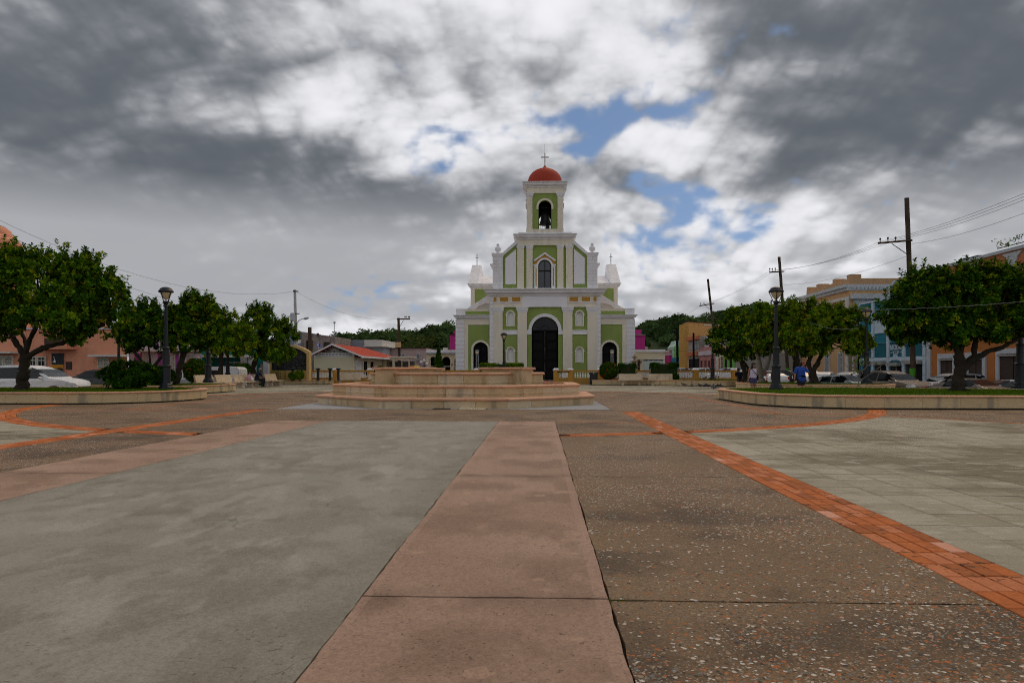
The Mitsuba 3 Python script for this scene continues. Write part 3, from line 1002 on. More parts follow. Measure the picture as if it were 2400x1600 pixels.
# the great door: dark leaves under a fanlight
ch('door_leaf', bx(-1.42, -.02, .30, .38, .3, 5.58), 'm_doordark')
ch('door_leaf', bx(.02, 1.42, .30, .38, .3, 5.58), 'm_doordark')
for s in (-1, 1):
    for i in range(5):
        ch('door_panel', bx(s * .22, s * 1.22, .275, .30, .55 + i * 1.0, 1.35 + i * 1.0), 'm_black')
ch('fanlight_glass', ext_y(arch(0, 5.65, 1.42, 5.66, 26), .30, .33), 'm_glassdark')
bars = [ext_y(ringpoly(0, 5.66, .44, 5.661, .05), .25, .30), ext_y(ringpoly(0, 5.66, 1.34, 5.661, .08), .25, .30), bx(-1.42, 1.42, .22, .30, 5.58, 5.70)]
for i in range(1, 10):
    a = math.pi * i / 10
    r0 = 0 if i in (3, 7) else .46
    b = bx(r0, 1.36, .262, .299, -.022, .022)
    b.apply_transform(trimesh.transformations.rotation_matrix(-a, [0, 1, 0]))
    b.apply_translation((0, 0, 5.68))
    bars.append(b)
ch('fanlight_bars', cat(bars), 'm_black')
# corner piers of quoins
for s in (-1, 1):
    a, b = sorted((s * 5.57, s * 5.98))
    quoins(a, b, -.5, 9.35, .49, -.12, 1.1)
# entablature
ch('architrave', bx(-5.55, 5.55, -.18, .12, 8.13, 8.66), 'm_cream')
ch('frieze', bx(-5.55, 5.55, -.16, .12, 8.66, 9.37), 'm_cream')
ch('name_panel', bx(-2.44, 2.38, -.25, -.165, 8.15, 9.33), 'm_panelwhite')
for s in (-1, 1):
    ch('frieze_moulding', cat(bx(s * 2.5, s * 5.56, -.26, -.185, 8.60, 8.70), bx(s * 3.7, s * 4.3, -.23, -.185, 8.55, 8.60)), 'm_white')
    for a, b in ((2.66, 3.54), (3.96, 4.84), (5.24, 5.53)):
        ch('frieze_panel', bx(s * a, s * b, -.175, -.161, 8.74, 9.2), 'm_ochre')
    for a in (3.62, 4.92):
        ch('triglyph', bx(s * a, s * (a + .26), -.20, -.161, 8.72, 9.24), 'm_cream')
ch('main_cornice', cornice(-5.98, 5.98, -.2, 1.3, 9.37, 10.06, .66), 'm_white')
# upper storey
up_pts = [(-4.7, 10.06), (4.7, 10.06), (4.7, 13.72), (2.95, 15.2), (-2.95, 15.2), (-4.7, 13.72)]
win = arch(-.02, 10.12, .70, 12.58, 24)
ch('upper_wall', ext_y(Polygon(up_pts).difference(win), .25, .75), 'm_green')
ch('upper_block', ext_y(Polygon([(-4.6, 9.8), (4.6, 9.8), (4.6, 13.6), (2.9, 15.1), (-2.9, 15.1), (-4.6, 13.6)]), 1.0, 3.4), 'm_cream')
ch('upper_plinth', bx(-5.6, 5.6, .0, 1.1, 10.06, 10.2), 'm_white')
for s in (-1, 1):
    a, b = sorted((s * 4.56, s * 5.65))
    n = 9
    hq = (13.58 - 10.2) / n
    for i in range(n):
        z0, z1 = 10.2 + i * hq + .012, 10.2 + (i + 1) * hq - .012
        m_ = (a + b) / 2 + (.0 if i % 2 else .06)
        if i % 2 == 0:
            ch('quoin', bx(a, m_ - .012, .02, 1.1, z0, z1), 'm_white')
            ch('quoin', bx(m_ + .012, b, .02, 1.1, z0, z1), 'm_white')
        else:
            ch('quoin', bx(a, b, .02, 1.1, z0, z1), 'm_white')
    ch('quoin_core', bx(a + .03, b - .03, .06, 1.08, 10.2, 13.58), 'm_palegrey')
    ch('pier_cornice', cornice(a, b, .02, 1.1, 13.58, 14.0, .14), 'm_white')
    ch('coping', ext_y(Polygon([(s * 4.5, 13.78), (s * 4.66, 14.02), (s * 2.9, 15.56), (s * 2.9, 15.12)]), .1, 1.0), 'm_white')
    ch('white_panel', ext_y(Polygon([(s * 4.30, 10.66), (s * 3.13, 10.66), (s * 3.13, 14.46), (s * 4.30, 13.46)]), .21, .248), 'm_panelwhite')
    for x0, x1 in ((1.33, 2.0), (2.28, 3.0)):
        ch('pilaster', bx(s * x0, s * x1, .06, .3, 10.2, 14.5), 'm_cream')
        ch('capital', cornice(min(s * x0, s * x1), max(s * x0, s * x1), .06, .3, 14.5, 14.84, .10), 'm_white')
    urn = lathe([(.24, 0), (.26, .05), (.14, .1), (.13, .17), (.3, .32), (.335, .46), (.33, .52), (.31, .53), (.31, .56), (.33, .57), (.30, .68), (.18, .80), (.10, .84), (.14, .88), (.165, .98), (.13, 1.08), (.04, 1.13)], 18)
    urn.apply_translation((s * 5.12, .55, 14.0))
    ch('finial', urn, 'm_white', 45)
ch('window_glass', ext_y(win, .45, .47), 'm_stained')
ch('window_bars', cat(ext_y(ringpoly(-.02, 10.12, .62, 12.58, .08), .38, .45), bx(-.06, .02, .38, .45, 10.12, 13.25), bx(-.7, .66, .38, .45, 12.05, 12.16), bx(-.7, .66, .38, .45, 10.12, 10.2)), 'm_black')
ch('window_surround', ext_y(ringpoly(-.02, 12.5, .71, 12.58, .19), .12, .249), 'm_panelwhite')
ch('window_pediment_field', ext_y(Polygon([(-1.13, 12.78), (1.09, 12.78), (1.09, 13.15), (-.02, 13.85), (-1.13, 13.15)]).difference(arch(-.02, 12.0, .9, 12.58, 24)), .15, .248), 'm_ochre')
for s in (-1, 1):
    ch('window_pilaster', bx(s * .72 - .02, s * 1.13 - .02, .13, .249, 10.12, 12.6), 'm_panelwhite')
    ch('window_inset', bx(s * .87 - .02, s * 1.0 - .02, .12, .1295, 10.45, 12.4), 'm_ochre')
    ch('window_capital', bx(s * .70 - .02, s * 1.22 - .02, .07, .249, 12.61, 12.78), 'm_white')
    ch('pediment_coping', ext_y(Polygon([(-.02, 14.08), (-.02, 13.86), (s * 1.12 - .02, 13.10), (s * 1.2 - .02, 13.24)]), .04, .249), 'm_white')
ch('upper_architrave', bx(-2.98, 2.98, .05, .9, 14.84, 15.46), 'm_cream')
ch('upper_cornice', cornice(-3.0, 3.0, .05, 3.3, 15.46, 16.02, .42), 'm_white')
ch('tower_ledge', bx(-2.88, 2.88, -.1, 3.3, 16.02, 16.2), 'm_white')
# tower: four walls with arched openings
op = arch(0, 16.62, .70, 19.0, 24)
tw_ = rect(-1.92, 1.92, 16.2, 20.5).difference(op)
ch('tower_wall', ext_y(tw_, .14, .5), 'm_green')
ch('tower_wall', ext_y(rect(-1.92, 1.92, 16.2, 20.5).difference(arch(0, 16.62, .66, 18.1, 24)), 3.0, 3.36), 'm_green')
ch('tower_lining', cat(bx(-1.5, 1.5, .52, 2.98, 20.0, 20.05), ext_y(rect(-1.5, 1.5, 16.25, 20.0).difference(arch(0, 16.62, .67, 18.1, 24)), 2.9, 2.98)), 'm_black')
sd = rect(.5, 3.0, 16.2, 20.5).difference(arch(1.75, 16.62, .62, 19.0, 20))
for s in (-1, 1):
    ch('tower_wall', ext_x(sd, s * 1.92 - (.36 if s > 0 else 0), s * 1.92 + (0 if s > 0 else .36)), 'm_green')
    for yy in ((.04, .7), (2.8, 3.46)):
        ch('tower_pilaster', cat(bx(s * 1.36, s * 1.97, yy[0], yy[1], 16.55, 20.04), bx(s * 1.31, s * 2.02, yy[0] - .05, yy[1] + .05, 16.2, 16.66)), 'm_cream')
        ch('tower_capital', cornice(min(s * 1.36, s * 1.97), max(s * 1.36, s * 1.97), yy[0], yy[1], 20.04, 20.46, .16), 'm_white')
    ch('tower_side_impost', bx(s * 1.90, s * 2.10, 1.0, 2.5, 19.3, 19.6), 'm_white')
ch('tower_base', bx(-1.36, 1.36, .06, .13, 16.2, 16.58), 'm_cream')
ch('tower_archivolt', ext_y(ringpoly(0, 18.72, .71, 19.0, .2), .07, .139), 'm_cream')
ch('tower_frieze', bx(-1.97, 1.97, .04, 3.46, 20.46, 21.08), 'm_cream')
ch('tower_cornice', cornice(-1.97, 1.97, .04, 3.46, 21.08, 21.63, .45), 'm_white')
dm = lathe([(1.92, 0), (1.90, .08), (1.82, .38), (1.66, .72), (1.40, 1.04), (1.05, 1.28), (.68, 1.44), (.38, 1.54), (.2, 1.64), (.13, 1.76), (.10, 1.83), (.001, 1.84)], 40)
dm.apply_translation((0, 1.75, 22.06))
ch('dome_drum', lathe([(1.95, 0), (1.95, .4), (1.90, .44)], 40).apply_translation((0, 1.75, 21.63)), 'm_dome', 40)
ch('dome', dm, 'm_dome', 60)
ch('cross', cat(bx(-.055, .055, 1.70, 1.80, 23.85, 25.28), bx(-.43, .43, 1.70, 1.80, 24.78, 24.90)), 'm_cross')
ch('lightning_rod', tube([(0, 1.75, 25.2), (0, 1.75, 26.3)], .015, 5), 'm_steel')
ch('tower_railing', cat([bx(-.7, .7, .2, .24, 17.42, 17.47)] + [bx(-.66 + .19 * i, -.63 + .19 * i, .2, .23, 16.62, 17.42) for i in range(8)]), 'm_black')
ch('bell_frame', cat(bx(-1.5, 1.5, 1.6, 1.9, 19.25, 19.4), bx(-1.0, -.9, 1.6, 1.9, 16.3, 19.3), bx(.9, 1.0, 1.6, 1.9, 16.3, 19.3)), 'm_black')
bell = thing('church_bell', 'large dark bell hanging in the tower arch', 'bell')
b_ = lathe([(.70, 0), (.68, .07), (.58, .24), (.50, .6), (.46, .9), (.38, 1.12), (.2, 1.24), (.08, 1.28)], 24)
b_.apply_translation((.04, 1.4, 17.30))
ch('body', b_, 'm_bell', 45, bell)
ch('yoke', cat(bx(-.3, .34, 1.3, 1.5, 18.5, 18.68), tube(curve([(-.42, 1.4, 18.3), (-.3, 1.4, 18.75), (.02, 1.4, 18.95), (.34, 1.4, 18.75), (.46, 1.4, 18.3)]), .05)), 'm_black', 45, bell)
bell2 = thing('church_bell', 'small dark bell low behind the tower railing, right of the middle', 'bell')
b_ = lathe([(.3, 0), (.28, .05), (.22, .2), (.19, .4), (.1, .5), (.04, .52)], 20)
b_.apply_translation((.28, .9, 16.68))
ch('body', b_, 'm_bell', 45, bell2)
ch('yoke', bx(.1, .46, .82, .98, 17.2, 17.3), 'm_black', False, bell2)
# aisles
ADY = 1.0
for s in (-1, 1):
    cxd = s * 7.05
    w = rect(min(s * 5.98, s * 9.75), max(s * 5.98, s * 9.75), -.5, 6.95).difference(arch(cxd, -.4, .80, 3.6, 20))
    ch('aisle_wall', ext_y(w, ADY + .02, ADY + .4), 'm_green')
    ch('aisle_block', bx(s * 6.0, s * 9.7, ADY + .7, ADY + 20, -.5, 7.3), 'm_cream')
    fr = rect(min(s * 5.98, s * 8.86), max(s * 5.98, s * 8.86), -.5, 6.9).difference(rect(min(s * 5.9, s * 8.42), max(s * 5.9, s * 8.42), -.6, 6.32))
    ch('aisle_frame', ext_y(fr, ADY - .05, ADY + .018), 'm_cream')
    a, b = sorted((s * 8.87, s * 9.80))
    quoins(a, b, -.5, 6.88, .455, ADY - .10, ADY + 1.0)
    a, b = sorted((s * 5.99, s * 9.80))
    ch('aisle_cornice', cornice(a + (.3 if s < 0 else 0), b - (.3 if s > 0 else 0), ADY + .05, ADY + 20, 6.88, 7.36, .55), 'm_white')
    ch('parapet', bx(s * 5.99, s * 9.72, ADY + .1, ADY + .5, 7.36, 8.0), 'm_cream')
    ch('parapet_panel', bx(s * 5.99, s * 8.72, ADY + .07, ADY + .098, 7.42, 7.80), 'm_green')
    ch('parapet_cap', bx(s * 5.99, s * 8.76, ADY + .04, ADY + .55, 8.0, 8.06), 'm_cream')
    ch('parapet_block', cat(bx(s * 8.74, s * 9.76, ADY + .02, ADY + 1.2, 7.36, 8.08)), 'm_white')
    ch('side_door_frame', ext_y(ringpoly(cxd, -.4, .81, 3.6, .22), ADY - .08, ADY - .051 + .06), 'm_cream')
    ch('side_door', ext_y(arch(cxd, -.4, .80, 3.6, 20), ADY + .2, ADY + .26), 'm_doordark')
    ch('side_door_panel', cat([bx(cxd - .62, cxd - .08, ADY + .17, ADY + .2, .3 + i * .95, 1.1 + i * .95) for i in range(4)] + [bx(cxd + .08, cxd + .62, ADY + .17, ADY + .2, .3 + i * .95, 1.1 + i * .95) for i in range(4)]), 'm_black')
    # the sweeping buttress: a straight back over a hollow curve
    arc = [(s * (5.99 + 1.75 * math.sin(t)), 8.06 + .78 * math.cos(t)) for t in np.linspace(0, math.pi / 2, 12)]
    ch('buttress', ext_y(Polygon([(s * 5.99, 9.75), (s * 6.5, 9.62), (s * 8.95, 8.06)] + arc[::-1]), ADY + 1.4, ADY + 2.1), 'm_white')
    ch('buttress_web', ext_y(Polygon([(s * 5.99, 8.06)] + arc), ADY + 1.7, ADY + 2.0), 'm_offwhite')
    ch('side_moulding', ext_y(Polygon([(s * 5.6, 12.4), (s * 6.05, 12.95), (s * 6.05, 13.1), (s * 5.6, 13.1)]), 1.5, 9), 'm_white')
    # transept, farther back
    ch('transept_wall', bx(s * 5.5, s * 9.6, 16, 28, 0, 12.1), 'm_cream')
    ch('transept_panel', bx(s * 5.5, s * 9.05, 15.95, 15.998, 5, 11.95), 'm_green')
    a, b = sorted((s * 5.5, s * 9.6))
    ch('transept_cornice', cornice(a, b, 16, 28, 12.1, 12.62, .42), 'm_white')
    ch('transept_gable', ext_x(Polygon([(15.55, 12.62), (28.45, 12.62), (22.6, 15.9), (21.4, 15.9)]), s * 9.3 - .62, s * 9.3 + .62), 'm_white')
    ch('transept_roof', ext_x(Polygon([(16.2, 12.62), (27.8, 12.62), (22, 14.4)]), min(s * 5, s * 8.66), max(s * 5, s * 8.66)), 'm_white')
    ch('gable_cross', cat(bx(s * 9.3 - .05, s * 9.3 + .05, 21.9, 22.0, 15.9, 17.5), bx(s * 9.3 - .2, s * 9.3 + .2, 21.9, 22.0, 16.95, 17.05)), 'm_steel')
# lanterns on frames standing before the side doors
for s, w_ in ((-1, 'left'), (1, 'right')):
    k = thing('lantern_post', f'slim pale frame post with a lantern before the {w_} side door of the church', 'lantern')
    lx = s * 7.05 - (.24 if s < 0 else -.1)
    ch('frame', cat(bx(lx - .13, lx - .08, -.6, -.55, -.3, 2.95), bx(lx + .08, lx + .13, -.6, -.55, -.3, 2.95), bx(lx - .13, lx + .13, -.6, -.55, 2.95, 3.0)), 'm_trimgrey', False, k)
    ch('lantern', cat(bx(lx - .17, lx + .17, -.72, -.42, 3.08, 3.38), from_manifold(Manifold.batch_hull([Manifold.cube((.42, .36, .02), True).translate((lx, -.57, 3.40)), Manifold.cube((.3, .26, .02), True).translate((lx, -.57, 3.5))]))), 'm_shutter', False, k)
    ch('glass', bx(lx - .14, lx + .14, -.735, -.721, 3.12, 3.34), 'm_opal', False, k)

# ------------------------------------------------------------------ trees, bushes
DARK, MID, BRIGHT, YELLOW = np.array([.020, .058, .005]), np.array([.048, .125, .007]), np.array([.15, .25, .011]), np.array([.29, .31, .015])


def leaves(pts, dirs, n, length, seed, mixture, droop=.0, width=.50):
    """Rosettes of n leaves round each shoot tip, one rhombic folded blade per leaf, with its colour."""
    r = np.random.default_rng(seed)
    m = len(pts)
    d = dirs / np.linalg.norm(dirs, axis=1, keepdims=True)
    a = np.cross(d, np.where(np.abs(d[:, 2:]) < .9, [0, 0, 1.0], [1.0, 0, 0]))
    a /= np.linalg.norm(a, axis=1, keepdims=True)
    b = np.cross(d, a)
    P, Dv = np.repeat(pts, n, 0), np.repeat(d, n, 0)
    ang = np.tile(np.arange(n) * 2.4, m) + np.repeat(r.uniform(0, 6.28, m), n) + r.normal(0, .25, m * n)
    rad = np.cos(ang)[:, None] * np.repeat(a, n, 0) + np.sin(ang)[:, None] * np.repeat(b, n, 0)
    ld = rad * r.uniform(.6, 1.1, (m * n, 1)) + Dv * r.uniform(.15, .95, (m * n, 1)) - np.array([0, 0, droop])
    ld /= np.linalg.norm(ld, axis=1, keepdims=True)
    L = length * r.uniform(.65, 1.2, (m * n, 1))
    sd = np.cross(ld, Dv)
    sd /= np.linalg.norm(sd, axis=1, keepdims=True) + 1e-9
    up = np.cross(sd, ld)
    base = P + ld * .012 + Dv * (r.uniform(-.5, .1, (m * n, 1)) * length)
    midp = base + ld * L * .55
    lo, hi = base + ld * L * .42, base + ld * L * .80
    v = np.stack([base, lo + sd * L * width * .36 + up * L * .06, hi + sd * L * width * .46 + up * L * .05, base + ld * L - up * L * .04, hi - sd * L * width * .46 + up * L * .05, lo - sd * L * width * .36 + up * L * .06], 1).reshape(-1, 3)
    i = np.arange(m * n) * 6
    f = np.concatenate([np.stack([i, i + 1, i + 5], -1), np.stack([i + 1, i + 2, i + 4], -1), np.stack([i + 1, i + 4, i + 5], -1), np.stack([i + 2, i + 3, i + 4], -1)])
    w = np.array(mixture) / np.sum(mixture)
    kind = np.repeat(r.choice(4, m, p=w), n)
    col = np.stack([DARK, MID, BRIGHT, YELLOW])[kind] * r.uniform(.65, 1.4, (m * n, 1))
    return v, f, np.repeat(col, 6, 0)


def crown_points(lobes, n, r, size=.42, fill=.22):
    """Shoot tips with outward directions: bunches of shoots over the ellipsoids of a crown, with gaps between the bunches."""
    C_, R_ = np.array([l[0] for l in lobes]), np.maximum(np.array([l[1] for l in lobes]) - size * .62, .25)
    area = np.prod(R_, 1) ** (2 / 3)
    per = 26
    m = int(n / per * 2.2)
    k = r.choice(len(lobes), m, p=area / area.sum())
    u = r.normal(size=(m, 3))
    u[:, 2] += .25
    u /= np.linalg.norm(u, axis=1, keepdims=True)
    rr = np.where(r.uniform(0, 1, m) < fill, r.uniform(.35, .85, m), r.normal(.97, .09, m))
    c = C_[k] + u * R_[k] * rr[:, None]
    depth = np.min(np.linalg.norm((c[:, None] - C_[None]) / R_[None], axis=2), axis=1)
    keep = depth > .5
    c, u = c[keep][:int(n / per)], u[keep][:int(n / per)]
    mm = len(c)
    s = size * r.uniform(.55, 1.25, mm)
    v = r.normal(size=(mm * per, 3))
    v /= np.linalg.norm(v, axis=1, keepdims=True)
    U = np.repeat(u, per, 0)
    v = v + U * .75 + (0, 0, .25)
    v /= np.linalg.norm(v, axis=1, keepdims=True)
    p = np.repeat(c, per, 0) + v * np.repeat(s, per)[:, None] * r.uniform(.55, 1.05, (mm * per, 1)) * (1, 1, .8)
    return p, v + U * .3 + np.array([0, 0, .45])


def limb(pts, r0, r1, n=9, seed=0):
    p = curve(pts, 7)
    r = np.random.default_rng(seed)
    p[1:-1] += r.normal(0, r0 * .10, (len(p) - 2, 3))
    t = np.linspace(0, 1, len(p))
    return tube(p, (r0 * (1 - t) + r1 * t) * (1 + .10 * np.sin(t * 19 + seed)), n)


def tree(label, trunks, lobes, n, leaf, mixture, seed, bark='m_bark', shoots=.30, group=None, cat_='tree'):
    r = np.random.default_rng(seed)
    key = thing('tree', label, cat_, group)
    ms = [limb(p, a, b, 10, seed + i) for i, (p, a, b) in enumerate(trunks)]
    base = np.array(trunks[0][0][0])
    for k in range(5):                                               # root flare
        a = k * 1.257 + seed
        ms.append(limb([base + (math.cos(a) * trunks[0][1] * 1.5, math.sin(a) * trunks[0][1] * 1.5, -.06), base + (math.cos(a) * trunks[0][1] * .7, math.sin(a) * trunks[0][1] * .7, .07), base + (0, 0, .45)], trunks[0][1] * .42, trunks[0][1] * .3, 6, k))
    ends = [np.array(p[-1]) for p, a, b in trunks]
    part(key, 'trunk', cat(ms), bark, 50)
    br = []
    for i, (c, R) in enumerate(lobes):                               # branches through the crown
        s = min(ends, key=lambda e: np.linalg.norm(e - np.array(c)))
        for k in range(4):
            u = r.normal(size=3)
            u[2] = abs(u[2]) * .7
            u /= np.linalg.norm(u)
            t_ = np.array(c) + u * np.array(R) * .75
            br.append(limb([s, (s + t_) / 2 + r.normal(0, .12, 3) - (0, 0, .1), t_], .05, .012, 5, k))
    part(key, 'branches', cat(br), bark, 50)
    p, d = crown_points(lobes, n, r, leaf * 2.6)
    V, Fc, Co = [], [], []
    v, f, c = leaves(p, d, 9, leaf, seed, mixture)
    V.append(v)
    Fc.append(f)
    Co.append(c)
    top = d[:, 2] / np.linalg.norm(d, axis=1) > .62
    q = p[top][r.uniform(0, 1, top.sum()) < shoots]
    if len(q):                                                       # upright leading shoots
        hs = r.uniform(.25, .9, len(q))
        tip = np.c_[r.normal(0, .12, len(q)), r.normal(0, .12, len(q)), hs * leaf * 3.9]
        o = sum(len(x) for x in V)
        for t_ in (.3, .55, .8, 1.0):
            v, f, c = leaves(q + tip * t_, tip + (0, 0, .2), 7, leaf * .95, seed + int(t_ * 10), [m_ * w_ for m_, w_ in zip(mixture, (.5, 1, 1.4, 1.4))])
            V.append(v)
            Fc.append(f + o)
            Co.append(c)
            o += len(v)
    part(key, 'crown', trimesh.Trimesh(np.vstack(V), np.vstack(Fc), process=False), 'm_leaf', False, color=np.clip(np.vstack(Co), 0, 1))
    return key


def lobes_px(D, items, depth=.85, jitter=0):
    """Crown ellipsoids at the depth D from (x, y, half width, half height) in photograph pixels."""
    out = []
    for i, it in enumerate(items):
        x, y, rx, ry = it[0], it[1] + 9, it[2], it[3] * .93
        dd = D + (it[4] if len(it) > 4 else 0)
        out.append((tuple(at(x, y, dd)), (rx / F * dd, max(rx, ry) / F * dd * depth, ry / F * dd)))
    return out


def tp_(D, pts):
    return [at(p[0], p[1], D + (p[2] if len(p) > 2 else 0)) for p in pts]


D1 = 28.6
tree('largest tree on the left, wide dark crown over the white car', [
    (tp_(D1, [(52, 915), (54, 885), (58, 850), (56, 825)]), .24, .17),
    (tp_(D1, [(57, 832), (35, 800), (18, 770), (-10, 735)]), .13, .05),
    (tp_(D1, [(60, 838), (95, 818), (140, 805), (190, 788), (235, 765)]), .13, .04),
    (tp_(D1, [(56, 830), (68, 800), (85, 760, -1), (95, 700, -1)]), .12, .05),
    (tp_(D1, [(56, 835), (60, 800, 1.2), (40, 760, 2), (30, 700, 2)]), .10, .04)],
    lobes_px(D1, [(-30, 690, 105, 80), (60, 665, 110, 78), (140, 672, 95, 78, -.8), (215, 685, 78, 70), (265, 725, 50, 45), (110, 735, 110, 55, -1.2), (205, 755, 85, 42, .3), (40, 745, 85, 48, .8), (-60, 740, 80, 50), (120, 612, 48, 38), (40, 610, 50, 34), (190, 628, 36, 34)]), 6400, .165, (.20, .44, .29, .07), 101)
D2 = 39.5
tree('smaller dark tree left of the near left lamp, trunk forking low', [
    (tp_(D2, [(352, 905), (352, 885), (352, 868)]), .20, .16),
    (tp_(D2, [(352, 872), (335, 850), (318, 828), (305, 800)]), .11, .05),
    (tp_(D2, [(352, 872), (366, 852), (382, 830), (392, 805)]), .12, .05),
    (tp_(D2, [(351, 868), (352, 845), (349, 820), (352, 790)]), .07, .04)],
    lobes_px(D2, [(325, 770, 48, 48), (365, 765, 45, 50), (340, 735, 45, 32), (305, 790, 28, 32), (395, 770, 25, 40)]), 2000, .165, (.5, .38, .10, .02), 102)
D3 = 38.2
tree('tree right of the near left lamp, dark crown on a slanting trunk', [
    (tp_(D3, [(413, 906), (416, 880), (424, 850), (432, 825)]), .19, .15),
    (tp_(D3, [(431, 830), (450, 815), (470, 800), (490, 775)]), .09, .04),
    (tp_(D3, [(431, 828), (420, 805), (408, 785), (400, 760)]), .09, .04)],
    lobes_px(D3, [(420, 760, 48, 52), (465, 745, 55, 55), (505, 760, 38, 48), (455, 715, 35, 30), (445, 790, 50, 36), (500, 725, 25, 22)]), 2900, .165, (.32, .42, .20, .06), 103)
D4 = 50.0
tree('light green small tree behind the stone benches, nearest the round bush', [
    (tp_(D4, [(516, 888), (517, 860), (518, 830), (520, 810)]), .17, .12)],
    lobes_px(D4, [(530, 800, 42, 38), (560, 792, 42, 34), (575, 815, 28, 22), (545, 775, 34, 24), (510, 820, 26, 22), (535, 745, 20, 26)]), 1600, .185, (.04, .30, .48, .18), 104)
D5 = 52.0
tree('tree at the right end of the left row, beside the relief wall', [
    (tp_(D5, [(592, 886), (594, 862), (600, 840), (607, 822)]), .20, .15),
    (tp_(D5, [(606, 825), (625, 805), (645, 790), (660, 770)]), .09, .04),
    (tp_(D5, [(605, 825), (595, 805), (588, 785), (580, 765)]), .09, .04)],
    lobes_px(D5, [(595, 770, 42, 46), (630, 775, 46, 46), (665, 785, 32, 40), (610, 740, 35, 30), (575, 785, 26, 32), (655, 815, 30, 24), (640, 820, 50, 26)]), 2700, .18, (.20, .44, .28, .08), 105)
D6 = 50.0
tree('dark tree behind the right end of the balustrade', [
    (tp_(D6, [(1747, 893), (1745, 870), (1738, 850), (1734, 830)]), .17, .12), (tp_(D6, [(1746, 882), (1754, 866), (1742, 846)]), .10, .09)],
    lobes_px(D6, [(1705, 790, 42, 40), (1745, 780, 45, 48), (1690, 815, 24, 20), (1725, 750, 35, 30), (1775, 785, 30, 45), (1740, 820, 44, 20)]), 2300, .18, (.3, .38, .24, .08), 106)
D7 = 45.5
tree('tree with a pale forked trunk and a cut limb, left of the near right lamp', [
    (tp_(D7, [(1785, 897), (1783, 875), (1779, 850), (1774, 828)]), .19, .12),
    (tp_(D7, [(1784, 880), (1797, 862), (1804, 838), (1806, 812)]), .12, .06),
    (tp_(D7, [(1775, 826), (1766, 812), (1760, 803)]), .07, .065),
    (tp_(D7, [(1774, 830), (1782, 808), (1788, 785)]), .08, .04)],
    lobes_px(D7, [(1790, 750, 38, 36), (1815, 760, 34, 42), (1775, 775, 28, 34), (1800, 795, 40, 28)]), 1500, .18, (.1, .38, .38, .14), 107, 'm_palebark')
D8 = 42.5
tree('forked tree with a broad light topped crown, right of the woman in blue', [
    (tp_(D8, [(1907, 897), (1904, 880), (1903, 866)]), .24, .22),
    (tp_(D8, [(1902, 872), (1895, 852), (1902, 832), (1912, 815)]), .16, .09),
    (tp_(D8, [(1905, 870), (1918, 848), (1928, 825), (1940, 800)]), .16, .08)],
    lobes_px(D8, [(1835, 752, 50, 44), (1890, 738, 52, 42), (1945, 748, 50, 42), (1998, 762, 42, 38), (2025, 790, 28, 34), (1870, 795, 62, 34), (1940, 795, 64, 34), (1990, 800, 42, 28), (1900, 770, 90, 46), (1928, 708, 16, 20)]), 4400, .17, (.10, .32, .42, .16), 108)
D9 = 48.5
tree('thick trunked dark tree behind the head of the person in blue', [
    (tp_(D9, [(1870, 890), (1868, 860), (1864, 825), (1862, 800)]), .30, .16)],
    lobes_px(D9, [(1860, 770, 46, 40), (1830, 785, 36, 32), (1885, 780, 36, 34)]), 1400, .18, (.5, .38, .1, .02), 109)
D10 = 27.2
tree('big dark tree at the right, long bare limb reaching right before the orange house', [
    (tp_(D10, [(2245, 914), (2246, 890), (2250, 862), (2248, 840)]), .24, .18),
    (tp_(D10, [(2250, 870), (2275, 845), (2285, 838)]), .17, .13),
    (tp_(D10, [(2283, 842), (2315, 824), (2345, 815), (2375, 800), (2400, 785)]), .11, .05),
    (tp_(D10, [(2246, 845), (2240, 815), (2222, 790), (2195, 765)]), .13, .05),
    (tp_(D10, [(2249, 842), (2254, 810), (2258, 770), (2262, 720)]), .12, .05),
    (tp_(D10, [(2283, 842), (2285, 810), (2292, 775), (2310, 730)]), .12, .05)],
    lobes_px(D10, [(2125, 720, 58, 60), (2185, 690, 65, 62), (2245, 695, 60, 70), (2305, 690, 65, 68), (2365, 700, 60, 72), (2425, 700, 50, 70), (2150, 770, 65, 34), (2240, 765, 85, 45), (2330, 760, 80, 42), (2095, 745, 32, 28), (2165, 655, 28, 26), (2270, 640, 26, 24), (2350, 650, 32, 24)]), 6000, .155, (.42, .38, .14, .06), 110)

# the bare sapling
SP = 26.5
sap = thing('sapling', 'thin sapling with bare twisted twigs and few leaves in the front right planter', 'sapling')
r_ = np.random.default_rng(5)
b0 = at(2012, 905, SP)
tw = [limb([b0, b0 + (.02, 0, .3), b0 + (.08, 0, .55)], .03, .018, 6)]
ends = []
for k in range(13):
    s = b0 + np.array([.02 + .05 * r_.uniform(), 0, r_.uniform(.12, .55)])
    e = s + np.array([r_.normal(0, .42), r_.normal(0, .3), r_.uniform(.15, .95)])
    tw.append(limb([s, (s + e) / 2 + r_.normal(0, .07, 3), e], .014, .004, 5, k))
    ends += [e, (s + e) / 2]
part(sap, 'twigs', cat(tw), 'm_palebark')
e_ = np.array([b0 + np.array([.08 + r_.normal(0, .35), r_.normal(0, .2), 1.2 + r_.normal(0, .25)]) for _ in range(14)] + ends[:10])
v, f, c = leaves(e_, r_.normal(0, 1, (len(e_), 3)) + (0, 0, .5), 4, .10, 3, (.1, .4, .4, .1))
part(sap, 'leaves', trimesh.Trimesh(v, f, process=False), 'm_leaf', color=c)


